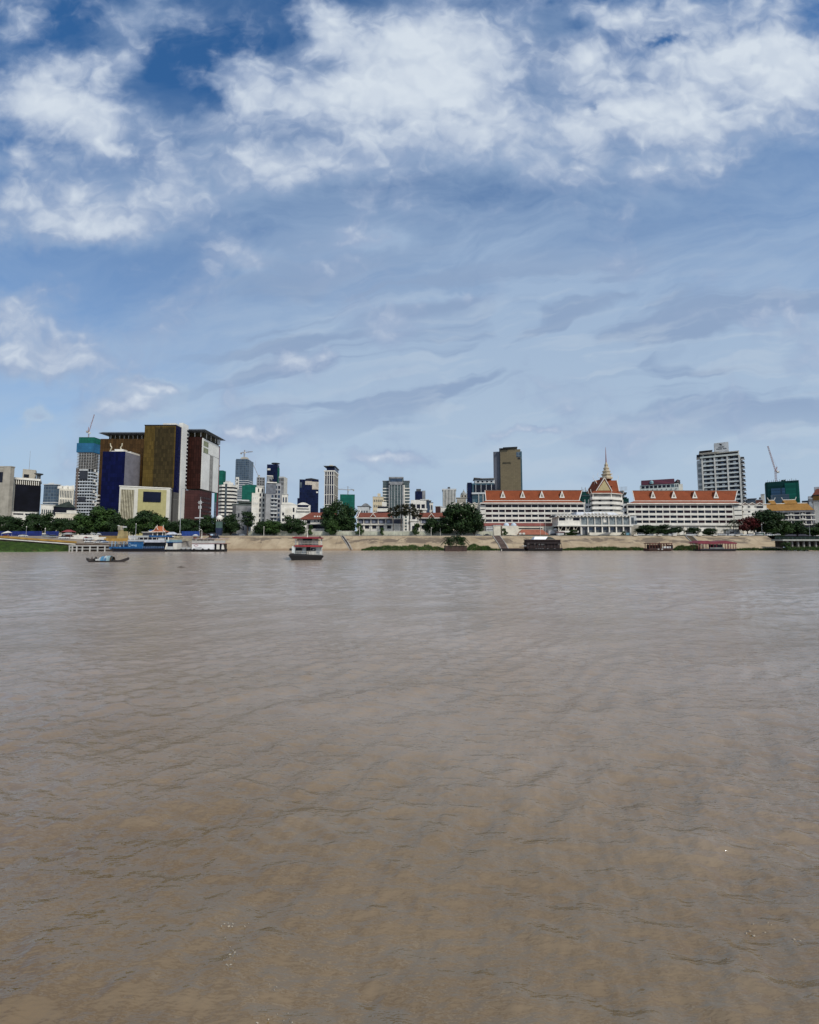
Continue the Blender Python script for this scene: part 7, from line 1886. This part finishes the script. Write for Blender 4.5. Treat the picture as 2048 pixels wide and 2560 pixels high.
MB().hexa([(Xf(739), Y - .1, Zf(1366.8)), (Xf(805), Y - .1, Zf(1367.4)), (Xf(805), Y + .18, Zf(1367.4)), (Xf(739), Y + .18, Zf(1366.8))], [(Xf(739), Y - .1, Zf(1362.6)), (Xf(805), Y - .1, Zf(1363.4)), (Xf(805), Y + .18, Zf(1363.4)), (Xf(739), Y + .18, Zf(1362.6))]).build('red_fascia', mat('ferry_red', (.27, .022, .028), .5, .12), r)
for s in (736.5, 805): part(r, 'red_side_beam', mat('ferry_red', (.2, .02, .02)), (Xf(s) - .1, Xf(s) + .1, Y + .2, Y + L - .5, Zf(1367), Zf(1363)))
rep(r, 'post', FW, (.16, .16, zc1 - zdk), [(Xf(p) - .08, Y + .25, zdk) for p in (738, 804)]); part(r, 'dark_post', DKST, (Xf(801.5), Xf(804.5), Y + .45, Y + .8, Zf(1378), Zf(1365.5)))
railing(r, 'upper_railing', TRIM, Xf(739), Xf(804), Y + .3, zu, Zf(1352.5) - zu, 20)
part(r, 'wheelhouse', mat('wheelhouse_pink', (.50, .44, .40), .7), (Xf(746), Xf(796), Y + 4, Y + 9, zu, Zf(1346))); part(r, 'wheelhouse_door', DARKWIN, (Xf(757), Xf(780), Y + 3.85, Y + 4.02, zu + .1, Zf(1346.5))); part(r, 'wheelhouse_window', mat('beige_blind', (.33, .31, .24), .6), (Xf(742), Xf(747), Y + 3.85, Y + 4.02, Zf(1353), Zf(1347))); part(r, 'wheelhouse_window', mat('beige_blind', (.3, .3, .2)), (Xf(786), Xf(799), Y + 3.85, Y + 4.02, Zf(1353), Zf(1349)))
rep(r, 'roof_post', FW, (.12, .12, Zf(1345) - zu), [(Xf(p) - .06, Y + dy, zu) for p in (739, 804) for dy in (.35, 6, 12)]); part(r, 'dark_post', DKST, (Xf(802), Xf(805), Y + .5, Y + .8, Zf(1353), Zf(1346)))
rz_ = Zf(1346)
MB().hexa([(Xf(733), Y - .5, Zf(1346)), (Xf(806.5), Y - .5, Zf(1346.6)), (Xf(806), Y + L, Zf(1346)), (Xf(735), Y + L, Zf(1346))], [(Xf(731), Y - .6, Zf(1342.6)), (Xf(808), Y - .6, Zf(1344.6)), (Xf(804), Y + L, Zf(1341)), (Xf(734), Y + L, Zf(1341))]).build('roof', mat('ferry_red', (.2, .02, .02)), r)
MB().prismx([(Y + .5, Zf(1344)), (Y + L - 1, Zf(1344)), (Y + L / 2, Zf(1340.6))], Xf(735), Xf(803)).build('roof_crown', mat('dark_red_canvas', (.1, .01, .01)), r)
MB().cyl((Xf(768), Y + 1, Zf(1344)), (Xf(768.5), Y + 1, Zf(1310)), .09, .06, 6).cyl((Xf(768), Y + 1, Zf(1343)), (Xf(768), Y + 1, Zf(1335)), .14, .12, 6).build('mast', TRIM, r); part(r, 'roof_lamp', BLACK, (Xf(797.5), Xf(800), Y - .3, Y + .2, Zf(1345), Zf(1340.5)))
r.rotation_euler.z = math.atan(258 / F)          # she lies along the line of sight
# ---- small canopied fishing boat with its boatman
Y = 117
Xf = lambda p: X(p, Y, 1398)
Zf = lambda q: Z(q, Y)
r = thing('fishing_boat', 'narrow dark wooden boat with an arched blue canopy and upswept ends', 'boat', (Xf(268), Y, 0))
m = MB(); n_ = 26; prev = None; rows = []
x0, x1 = Xf(217), Xf(322)
for k in range(n_ + 1):
    u = k / n_; x = x0 + (x1 - x0) * u
    e = max(.05, math.sin(math.pi * min(max(u * .92 + .04, 0), 1)) ** .6)
    sh_ = .75 * max(0, (.22 - u) / .22) ** 1.6 + .95 * max(0, (u - .72) / .28) ** 1.7
    kz = -.25 + .75 * max(0, (.1 - u) / .1) + .9 * max(0, (u - .82) / .18)
    rows.append([(x, Y - .85 * e, .42 + sh_), (x, Y - .5 * e, kz), (x, Y + .5 * e, kz), (x, Y + .85 * e, .42 + sh_), (x, Y + .75 * e, .34 + sh_), (x, Y, max(kz + .12, .05) if .1 < u < .85 else .30 + sh_), (x, Y - .75 * e, .34 + sh_)])
vs = sum(rows, [])
fs = [(k * 7 + j, k * 7 + (j + 1) % 7, k * 7 + 7 + (j + 1) % 7, k * 7 + 7 + j) for k in range(n_) for j in range(7)] + [tuple(range(6, -1, -1)), tuple(n_ * 7 + j for j in range(7))]
m.add(vs, fs).build('hull', mat('tarred_wood', (.028, .024, .024), .7, .3), r)
def arch(xa, xb, hw, zt, m_, name, t_=.06, n=12, z0=.35):
    o_, i_ = [], []
    for k in range(n + 1):
        a = math.pi * k / n
        o_.append((Y + math.cos(a) * hw, z0 + math.sin(a) ** .8 * (zt - z0) if 0 < k < n else z0)); i_.append((Y + math.cos(a) * (hw - t_), z0 + (math.sin(a) ** .8 * (zt - z0 - t_) if 0 < k < n else 0)))
    b = MB(); vs = [(xa, *p) for p in o_] + [(xb, *p) for p in o_] + [(xa, *p) for p in i_] + [(xb, *p) for p in i_]; q = n + 1
    fs = []
    for k in range(n): fs += [(k, k + 1, q + k + 1, q + k), (2 * q + k + 1, 2 * q + k, 3 * q + k, 3 * q + k + 1), (k + 1, k, 2 * q + k, 2 * q + k + 1), (q + k, q + k + 1, 3 * q + k + 1, 3 * q + k)]
    return b.add(vs, fs).build(name, m_, r)
zt = Zf(1390.4)
arch(Xf(256), Xf(268), .80, zt - .05, mat('light_blue_tarp', (.07, .21, .35), .8, .2, 2), 'canopy')
arch(Xf(251.5), Xf(257), .78, zt - .22, mat('off_white_tarp', (.36, .40, .42), .85, .15, 2), 'canopy_flap')
arch(Xf(266), Xf(271), .84, zt + .02, mat('blue_tarp', (.03, .12, .27), .8, .2, 2), 'canopy')
arch(Xf(270), Xf(279), .88, zt + .12, mat('pale_tarp', (.22, .33, .36), .85, .2, 2), 'canopy')
arch(Xf(278.5), Xf(283.5), .84, zt - .12, mat('woven_mat', (.06, .045, .03), .9, .2, 3), 'canopy_mouth')
arch(Xf(265), Xf(274), .82, zt + .1, mat('off_white_tarp', (.5, .5, .5)), 'canopy_hoop', .1)
part(r, 'cargo', mat('white_sack', (.58, .58, .55), .9), (Xf(242), Xf(251.5), Y - .5, Y + .4, .15, Zf(1397.5))); part(r, 'deck_board', DKST, (Xf(284), Xf(312), Y - .4, Y + .4, .42, .52))
MB().cyl((Xf(242), Y - .1, .7), (Xf(240), Y - .1, Zf(1392.5)), .28, .2, 8).cyl((Xf(240), Y - .2, Zf(1394)), (Xf(233), Y - .3, .5), .09, .07, 6).build('engine', BLACK, r); MB().cyl((Xf(244), Y, Zf(1393.6)), (Xf(253), Y, Zf(1393)), .06, .06, 6).build('tiller', mat('tiller_wood', (.22, .16, .11), .8), r)
MB().cyl((x0 + .1, Y, 1.0), (x0 - .15, Y, Zf(1391)), .035, .02, 5).build('stern_pole', BLACK, r)
part(r, 'stern_seat', DKST, (Xf(225), Xf(235), Y - .5, Y + .5, .3, .8))
p = person('person', 'person in dark clothes sitting in the stern of the blue canopied boat', *SIT, SKIN, loc=(Xf(230), Y, .38), rz=-1.2, sc=1.08); dress(p, SIT, DCL, DCL)
# ---- blue car ferry
Y = 226
Xf = lambda p: X(p, Y, 1365)
Zf = lambda q: Z(q, Y)
r = thing('car_ferry', 'blue car ferry moored at the pier with a grey roof and a white emblem', 'boat', (Xf(345), Y, 0))
hull(MB(), Xf(270), Xf(416), Y + 4, 4.5, -.6, Zf(1371.6), .10, .05, .3).build('hull', mat('blue_black_hull', (.008, .010, .02), .6), r)
BLUEP = mat('blue_boat_paint', (.012, .088, .235), .55, .2, .5, streak=.2); DBLUE = mat('dark_blue_paint', (.010, .028, .10), .5, .2, .5)
wall = part(r, 'side_wall', BLUEP, (Xf(319), Xf(357), Y + .3, Y + .6, Zf(1373), Zf(1353.5))); part(r, 'side_wall', DBLUE, (Xf(357), Xf(409), Y + .4, Y + .6, Zf(1373.5), Zf(1366.5)))
PBL = mat('pale_blue_paint', (.30, .46, .62), .6)
cx_, cz_ = Xf(323.3), Zf(1362.6); b = MB()
for s, a0, a1 in ((1, .35, 2.79), (-1, .35, 2.79)):
    pl = []
    for k in range(9): a = a0 + (a1 - a0) * k / 8; pl.append((cx_ + math.cos(a) * .85, cz_ + s * math.sin(a) * .85))
    pl2 = [(cx_ + (x - cx_) * .62, cz_ + (z - cz_) * .55 + s * .08) for x, z in reversed(pl)]
    poly = pl + pl2
    b.prism(poly if s < 0 else poly[::-1], Y + .2, Y + .32)
b.build('emblem', PBL, wall)
m = MB(); glyphs(m, Xf(328), Xf(341.5), 7, Zf(1365), .8, Y + .3); m.box(Xf(337), Xf(341), Y + .2, Y + .32, Zf(1366.6), Zf(1365.6)); m.build('lettering', PBL, wall)
b = MB()
for i in range(8): b.cyl((Xf(320 + i * 5), Y + .25, Zf(1373)), (Xf(320 + i * 5), Y + .25, Zf(1356)), .06, .06, 4)
b.build('wall_rib', BLUEP, r)
part(r, 'car_deck_opening', DARKWIN, (Xf(356), Xf(410), Y + 1.4, Y + 1.6, Zf(1372), Zf(1355.5)))
rep(r, 'bulwark', BLUEP, (1.6, .2, 1.2), [(Xf(271 + i * 8), Y + .6, Zf(1372.5)) for i in range(6)]); railing(r, 'railing', mat('pale_blue_paint', (.3, .4, .6)), Xf(357), Xf(408), Y + .2, Zf(1373), 1.6, 12)
RG = mat('grey_boat_roof', (.40, .42, .43), .7, .1)
part(r, 'car_deck_roof', RG, (Xf(319), Xf(409), Y - .1, Y + 8, Zf(1353), Zf(1349.2))); part(r, 'roof_flap', mat('pale_roof_flap', (.46, .47, .52), .7), (Xf(362), Xf(412), Y - .6, Y - .12, Zf(1356), Zf(1350.4)))
part(r, 'upper_cabin', mat('dim_saloon', (.035, .025, .035), .6), (Xf(338), Xf(405), Y + 2, Y + 6, Zf(1349.2), Zf(1343.5))); rep(r, 'upper_post', TRIM, (.18, .18, 1.9), [(Xf(322 + i * 11), Y + .8, Zf(1349.2)) for i in range(9)]); rep(r, 'seat_row', OFFW, (1.2, .4, .8), [(Xf(392 + i * 5), Y + 1, Zf(1349.2)) for i in range(3)])
part(r, 'upper_roof', RG, (Xf(320), Xf(374), Y + .4, Y + 7, Zf(1341.6), Zf(1339.8))); part(r, 'upper_blue_roof', BLUEP, (Xf(370), Xf(411), Y + .4, Y + 7, Zf(1342.8), Zf(1338.4)))
for p in (277, 288, 300): MB().cyl((Xf(p), Y + 2, Zf(1372)), (Xf(p + 7), Y + 2, Zf(1355)), .16, .14, 5).cyl((Xf(p + 7), Y + 2, Zf(1355)), (Xf(p + 13), Y + 2, Zf(1366)), .14, .12, 5).build('ramp_winch_frame', mat('dull_blue_steel', (.05, .12, .17), .6), r)
part(r, 'deck_load', OFFW, (Xf(286), Xf(292), Y + 2.6, Y + 4, Zf(1371), Zf(1364))); part(r, 'deck_load', mat('buff_crate', (.36, .28, .2), .8), (Xf(287), Xf(293), Y + 3, Y + 4.4, Zf(1360), Zf(1354.5))); part(r, 'deck_load', DBLUE, (Xf(295), Xf(312), Y + 2.4, Y + 5, Zf(1372), Zf(1363)))
part(r, 'bow_wall', mat('teal_blue_steel', (.025, .075, .13), .6), (Xf(274), Xf(318), Y + 1.4, Y + 1.7, Zf(1373), Zf(1367))); rep(r, 'bow_post', mat('pale_blue_paint', (.3, .4, .6)), (.2, .2, 4), [(Xf(p), Y + 1.2, Zf(1371)) for p in (275, 283, 305, 317)])
# ---- white wheelhouse launch
r = thing('white_launch', 'white launch with a blue roofed wheelhouse moored at the right of the blue ferry', 'boat', (Xf(427), Y + 1, 0))
hull(MB(), Xf(410), Xf(446), Y + 3.5, 3.0, -.6, Zf(1373.6), .1, .1, .1).build('hull', BLACK, r)
c_ = (Xf(413.5), Xf(440), Y + 1, Y + 5.5, Zf(1373.6), Zf(1355.5)); part(r, 'cabin', WHITE, c_); part(r, 'opening', DARKWIN, (Xf(416.5), Xf(430), Y + .85, Y + 1.02, Zf(1366), Zf(1356.5))); part(r, 'bulwark', OFFW, (Xf(415), Xf(432), Y + .6, Y + .84, Zf(1373.6), Zf(1366.5)))
part(r, 'roof', BLUEP, (Xf(412), Xf(441), Y + .6, Y + 6, Zf(1356.4), Zf(1354.8))); part(r, 'roof_top', mat('pale_teal_roof', (.22, .34, .38), .7), (Xf(413), Xf(440.5), Y + 1, Y + 5.6, Zf(1354.8), Zf(1349.5)))
MB().cyl((Xf(417), Y + 1.2, Zf(1354)), (Xf(417), Y + 1.2, Zf(1343)), .28, .24, 8).build('funnel', TRIM, r); MB().prism([(Xf(409), Zf(1373.6)), (Xf(414), Zf(1373.6)), (Xf(414), Zf(1357))], Y + .9, Y + 1.1).build('side_wing', WHITE, r)
# ---- floating walkway
r = thing('floating_walkway', 'low grey floating walkway with tyres between the two white boats', 'pontoon', (Xf(460), Y + 2, 0))
part(r, 'float', BLACK, (Xf(443), Xf(478), Y + 1.5, Y + 5, -.5, Zf(1373.4))); part(r, 'deck', CONC, (Xf(443), Xf(478), Y + 1.3, Y + 5.2, Zf(1373.4), Zf(1372.4))); railing(r, 'railing', STEEL, Xf(444), Xf(477), Y + 1.4, Zf(1372.4), 1.2, 8)
rep(r, 'bench', OFFW, (2.4, .7, .8), [(Xf(449), Y + 2, Zf(1372.4)), (Xf(464), Y + 2, Zf(1372.4))]); 
for p in (450, 461, 473): MB().cyl((Xf(p), Y + 1.25, Zf(1374)), (Xf(p), Y + 1.5, Zf(1374)), .5, .5, 12).build('tyre_fender', BLACK, r)
# ---- white cruise boat
r = thing('cruise_boat', 'white cruise boat with red trimmed upper deck and pointed bow at the bank', 'boat', (Xf(520), Y + 1, 0))
hull(MB(), Xf(478), Xf(562), Y + 3.5, 3.4, -.6, Zf(1373.6), .02, .22, .25).build('hull', BLACK, r)
hw_ = part(r, 'side_wall', mat('boat_white', (.74, .74, .73), .5, .05), (Xf(478.5), Xf(534), Y + .6, Y + 6, Zf(1373.6), Zf(1359.4)))
rose = mat('faded_red_emblem', (.46, .33, .33), .6); cx_, cz_ = Xf(489), Zf(1363.6); b = MB()
for s in (1, -1):
    pl = [(cx_ + 1.35 * (k / 8 * 2 - 1), cz_ + s * .62 * (1 - (k / 8 * 2 - 1) ** 2)) for k in range(9)]
    pl2 = [(cx_ + (x - cx_) * .72, cz_ + (z - cz_) * .45) for x, z in reversed(pl)]
    poly = pl + pl2; b.prism(poly if s < 0 else poly[::-1], Y + .5, Y + .62)
b.build('emblem', rose, hw_)
m = MB(); glyphs(m, Xf(487), Xf(503), 14, Zf(1370.6), .42, Y + .6); m.build('lettering', mat('faded_grey_letters', (.42, .41, .42), .6), hw_)
part(r, 'bow_opening', DARKWIN, (Xf(534), Xf(556), Y + 1.2, Y + 5.6, Zf(1373.6), Zf(1359.6))); part(r, 'bow_panel', WHITE, (Xf(540), Xf(547), Y + .7, Y + 1.18, Zf(1373.4), Zf(1360))); MB().prism([(Xf(552), Zf(1373.4)), (Xf(559), Zf(1373.4)), (Xf(556), Zf(1360)), (Xf(553), Zf(1360))], Y + .9, Y + 1.18).build('bow_panel', WHITE, r)
part(r, 'upper_deck', REDP, (Xf(478), Xf(563), Y + .3, Y + 6.4, Zf(1359.4), Zf(1358.6))); part(r, 'upper_bulwark', mat('weathered_grey_white', (.40, .39, .36), .8, .12), (Xf(478.5), Xf(561.5), Y + .4, Y + .55, Zf(1358.6), Zf(1351.5))); rep(r, 'upper_post', STEEL, (.14, .14, 2.8), [(Xf(480 + i * 9), Y + .6, Zf(1358.6)) for i in range(10)]); part(r, 'saloon_seats', mat('dim_saloon', (.03, .02, .03)), (Xf(486), Xf(525), Y + 2.5, Y + 4.5, Zf(1358.6), Zf(1349)))
MB().hexa([(Xf(480), Y + .2, Zf(1347.6)), (Xf(562), Y + .2, Zf(1347.6)), (Xf(562), Y + 6.2, Zf(1347.6)), (Xf(480), Y + 6.2, Zf(1347.6))], [(Xf(489), Y + .8, Zf(1346.2)), (Xf(561), Y + .8, Zf(1346.2)), (Xf(561), Y + 5.6, Zf(1346.2)), (Xf(489), Y + 5.6, Zf(1346.2))]).build('roof', mat('grey_red_roof', (.36, .27, .26), .7), r)
for p in (484, 506, 521): MB().cyl((Xf(p), Y + .45, Zf(1374)), (Xf(p), Y + .62, Zf(1374)), .62, .62, 12).build('tyre_fender', BLACK, r)
MB().cyl((Xf(499), Y + 2, Zf(1347)), (Xf(499), Y + 2, Zf(1340)), .12, .08, 6).build('flag_pole', TRIM, r)

# ---- dark houseboat
Y = 240
Xf = lambda p: X(p, Y, 1360)
Zf = lambda q: Z(q, Y)
WH = mat('blackish_wood', (.022, .013, .014), .7, .3, .8)
r = thing('houseboat', 'dark wooden two deck houseboat restaurant with a white tent on its roof', 'boat', (Xf(1362), Y, 0))
hull(MB(), Xf(1316), Xf(1412), Y + 4, 4, -.6, Zf(1372), .06, .06, .4).build('hull', BLACK, r)
part(r, 'lower_cabin', WH, (Xf(1318), Xf(1402), Y + 1.2, Y + 7, Zf(1372), Zf(1359))); part(r, 'upper_deck', WH, (Xf(1317), Xf(1404), Y + .3, Y + 7.6, Zf(1359), Zf(1356.6))); part(r, 'upper_cabin', WH, (Xf(1319), Xf(1403), Y + 1, Y + 7, Zf(1356.6), Zf(1349.6)))
MB().hexa([(Xf(1317), Y + .2, Zf(1350.5)), (Xf(1405), Y + .2, Zf(1350.5)), (Xf(1405), Y + 7.8, Zf(1350.5)), (Xf(1317), Y + 7.8, Zf(1350.5))], [(Xf(1319), Y + .6, Zf(1348.6)), (Xf(1403), Y + .6, Zf(1349.2)), (Xf(1403), Y + 7.4, Zf(1349.2)), (Xf(1319), Y + 7.4, Zf(1348.6))]).build('roof', mat('dark_maroon_roof', (.030, .012, .014), .7), r)
railing(r, 'upper_railing', WOOD, Xf(1318), Xf(1403), Y + .4, Zf(1356.6), 1.0, 20); railing(r, 'lower_railing', WOOD, Xf(1318), Xf(1408), Y + .5, Zf(1372), 1.1, 22)
rep(r, 'post', WOOD, (.2, .2, Zf(1359) - Zf(1372)), [(Xf(1319 + i * 8.5), Y + .6, Zf(1372)) for i in range(11)]); 
for p in (1350, 1357, 1361.5): MB().cyl((Xf(p), Y + 1.0, Zf(1361)), (Xf(p), Y + 1.22, Zf(1361)), .42, .42, 12).build('life_ring', mat('dull_white', (.42, .41, .38), .7), r)
rep(r, 'lit_gap', mat('pale_gap_panel', (.30, .28, .26), .8), (1.2, .2, .9), [(Xf(p), Y + 1.05, Zf(q)) for p, q in ((1320, 1361.5), (1336, 1361), (1396, 1362.5), (1399, 1361))]); rep(r, 'barrel', mat('grey_barrel', (.22, .21, .22), .7), (.7, .6, .9), [(Xf(p), Y + .5, Zf(1374.5)) for p in (1340, 1346, 1351, 1357, 1369, 1386)])
b = MB().add([(Xf(1336), Y + 1, Zf(1348.6)), (Xf(1366), Y + 1, Zf(1348.6)), (Xf(1366), Y + 6.5, Zf(1348.6)), (Xf(1336), Y + 6.5, Zf(1348.6)), (Xf(1341), Y + 2.5, Zf(1341.4)), (Xf(1374), Y + 2.5, Zf(1341.4)), (Xf(1374), Y + 5.5, Zf(1341.4)), (Xf(1341), Y + 5.5, Zf(1341.4))], [(3, 2, 1, 0), (4, 5, 6, 7), (0, 1, 5, 4), (1, 2, 6, 5), (2, 3, 7, 6), (3, 0, 4, 7)]).build('white_tent', mat('bright_canvas', (.80, .80, .80), .8, .04), r)
b = MB().add([(Xf(1366.2), Y + 1, Zf(1348.6)), (Xf(1392), Y + 1, Zf(1348.6)), (Xf(1392), Y + 6.5, Zf(1348.6)), (Xf(1366.2), Y + 6.5, Zf(1348.6)), (Xf(1374.2), Y + 2.5, Zf(1342)), (Xf(1380), Y + 2.5, Zf(1342)), (Xf(1380), Y + 5.5, Zf(1342)), (Xf(1374.2), Y + 5.5, Zf(1342))], [(3, 2, 1, 0), (4, 5, 6, 7), (0, 1, 5, 4), (1, 2, 6, 5), (2, 3, 7, 6), (3, 0, 4, 7)]).build('dark_tent', mat('olive_canvas', (.045, .048, .04), .9), r)
part(r, 'bow_platform', WOOD, (Xf(1304), Xf(1317), Y + 1.5, Y + 5, Zf(1369), Zf(1367))); part(r, 'platform_awning', OFFW, (Xf(1309), Xf(1318), Y + 1.2, Y + 4.5, Zf(1365.5), Zf(1364.2)))
r = thing('pontoon', 'long low black pontoon in line left of the dark houseboat', 'pontoon', (Xf(1282), Y + 2, 0))
hull(MB(), Xf(1252), Xf(1317), Y + 3, 1.8, -.5, Zf(1372), .1, .05, .2).build('hull', BLACK, r); part(r, 'deck', WOOD, (Xf(1259), Xf(1312), Y + 1.8, Y + 4.2, Zf(1372), Zf(1371))); MB().blob((Xf(1255), Y + 1.4, .5), (.4, .4, .4)).build('buoy', TRIM, r)
# ---- brown open boat
r = thing('open_deck_boat', 'red brown open framed boat with a white screen moored at the embankment', 'boat', (Xf(1650), Y, 0))
hull(MB(), Xf(1615), Xf(1684), Y + 3, 2.8, -.6, Zf(1373.6), .16, .05, .8).build('hull', mat('dark_brown_hull', (.045, .02, .014), .7), r)
rep(r, 'post', REDWOOD, (.3, .3, Zf(1358) - Zf(1373.6)), [(Xf(1625 + i * 7), Y + dy, Zf(1373.6)) for i in range(9) for dy in (.6, 5)]); part(r, 'roof', REDWOOD, (Xf(1624), Xf(1682), Y + .2, Y + 5.8, Zf(1359.6), Zf(1357.6))); part(r, 'mid_rail', REDWOOD, (Xf(1624), Xf(1682), Y + .35, Y + .58, Zf(1363.4), Zf(1362.4))); part(r, 'cabin', WOOD, (Xf(1628), Xf(1656), Y + 2, Y + 4.6, Zf(1373.6), Zf(1362))); part(r, 'bulwark', mat('dark_brown_hull', (.04, .02, .01)), (Xf(1624), Xf(1682), Y + .3, Y + .34, Zf(1375), Zf(1370.6)))
MB().prism([(Xf(1646), Zf(1362)), (Xf(1653), Zf(1362)), (Xf(1651), Zf(1357)), (Xf(1649), Zf(1355.6)), (Xf(1647.5), Zf(1357))], Y + .1, Y + .2).build('carved_emblem', mat('dark_brown_hull', (.04, .02, .01)), r); part(r, 'white_screen', OFFW, (Xf(1658), Xf(1679), Y + .7, Y + .85, Zf(1372.5), Zf(1366))); part(r, 'dark_end', BLACK, (Xf(1680), Xf(1684), Y + .5, Y + 5.2, Zf(1375), Zf(1362)))
rep(r, 'life_ring', mat('dull_white', (.4, .4, .4)), (.9, .15, .7), [(Xf(1645), Y + .2, Zf(1374.6)), (Xf(1654), Y + .2, Zf(1374.6))]); 
# ---- maroon pavilion boat
MAR = mat('maroon_roof_paint', (.175, .025, .040), .6, .15)
r = thing('pavilion_boat', 'open pavilion boat with wavy maroon roof on thin posts at right', 'boat', (Xf(1795), Y, 0))
hull(MB(), Xf(1748), Xf(1847), Y + 4, 3.6, -.6, Zf(1373.8), .05, .05, .1).build('hull', BLACK, r)
pts_ = [(1743, 1357.5), (1749, 1355), (1757, 1351.5), (1765, 1354.2), (1772, 1351.8), (1784, 1355.6), (1816, 1351.6), (1844, 1357), (1844, 1360), (1820, 1359), (1786, 1360.5), (1778, 1360), (1768, 1359.5), (1757, 1359.5), (1748, 1359.5)]
MB().prism([(Xf(p), Zf(q)) for p, q in reversed(pts_)], Y + .3, Y + 7.8).build('roof', MAR, r)
rep(r, 'post', MAR, (.22, .22, Zf(1359) - Zf(1373.8)), [(Xf(p), Y + dy, Zf(1373.8)) for p in (1748, 1752.5, 1762, 1770, 1778, 1786, 1794, 1816, 1824, 1829, 1836, 1842) for dy in (.8, 7)])
part(r, 'bar_cabin', mat('dim_saloon', (.03, .02, .03)), (Xf(1790), Xf(1815), Y + 2.5, Y + 5.5, Zf(1373.8), Zf(1361))); part(r, 'side_panel', mat('grey_green_panel', (.15, .16, .15), .7), (Xf(1776), Xf(1812), Y + .5, Y + .62, Zf(1371.8), Zf(1368.6))); part(r, 'bulwark', mat('blue_black_hull', (.01, .01, .02)), (Xf(1752), Xf(1843), Y + .4, Y + .49, Zf(1374.4), Zf(1371.9))); railing(r, 'railing', REDP, Xf(1816), Xf(1843), Y + .6, Zf(1373), 1.2, 8)
# ---- planted barge
Y = 236
r = thing('planted_barge', 'brown barge box planted with bushy palms below the biggest round tree', 'barge', (Xf(1139), Y, 0))
part(r, 'hull', mat('brown_barge', (.060, .036, .028), .85, .2, .6), (X(1113, Y), X(1167, Y), Y, Y + 8, -.6, Z(1365.5, Y))); part(r, 'rim', DKST, (X(1112, Y), X(1168, Y), Y - .15, Y + 8.2, Z(1365.5, Y), Z(1364.6, Y)))
zq = Z(1365, Y)
PBG = 'palms growing on the brown barge'
palm(1121, Y + 3, 1340, zq, 34, 4.6, 'left bushy palm on the brown barge', PALM, 'palm_tree', .16, False, -.3, PBG)
palm(1140, Y + 4, 1335, zq, 40, 5.2, 'tallest middle bushy palm on the brown barge', PALM, 'palm_tree', .16, False, .1, PBG)
palm(1154, Y + 3, 1341, zq, 36, 4.8, 'right bushy palm on the brown barge', PALM, 'palm_tree', .16, False, .4, PBG)
tree(1150, 36, 1341, Y + 3, 'bush', 'leafy bush between the palms on the brown barge', zb=zq, cat='shrub', group=PBG)
tree(1125, 28, 1347, Y + 3, 'bush', 'lower leafy bush at the left on the brown barge', zb=zq, cat='shrub', group=PBG)
# floating branch on the river
Yb = 6144 / 66.
b = MB().tube([(X(446, Yb), Yb, .03), (X(455, Yb), Yb + .1, .1), (X(466, Yb), Yb, .05)], .09, 6).cyl((X(455, Yb), Yb, .1), (X(459, Yb), Yb - .1, .35), .05, .03, 5)
tag(b.build('driftwood', BARK), 'dark driftwood branch floating between the two small boats', 'driftwood')
for q in [o for o in bpy.data.objects if o.name.split('.')[0] in ('tree', 'bush') and not o.get('label')]:
    for ch in list(q.children): bpy.data.objects.remove(ch)
    bpy.data.objects.remove(q)

NOTURN = {'gabled_annex', 'gabled_hotel_annex', 'utility_block', 'small_cream_shed', 'cream_shed', 'service_wing', 'red_tiled_shed', 'grey_kiosk', 'white_shelter', 'long_white_tent', 'stone_hut', 'green_kiosk', 'white_ticket_hut', 'landing_shelter', 'brown_hotel_wing'}
TURNK = {'golden_roofed_hotel': .45, 'cream_podium': .75, 'teal_glass_building': .6, 'netted_construction': .5}
turn_buildings()
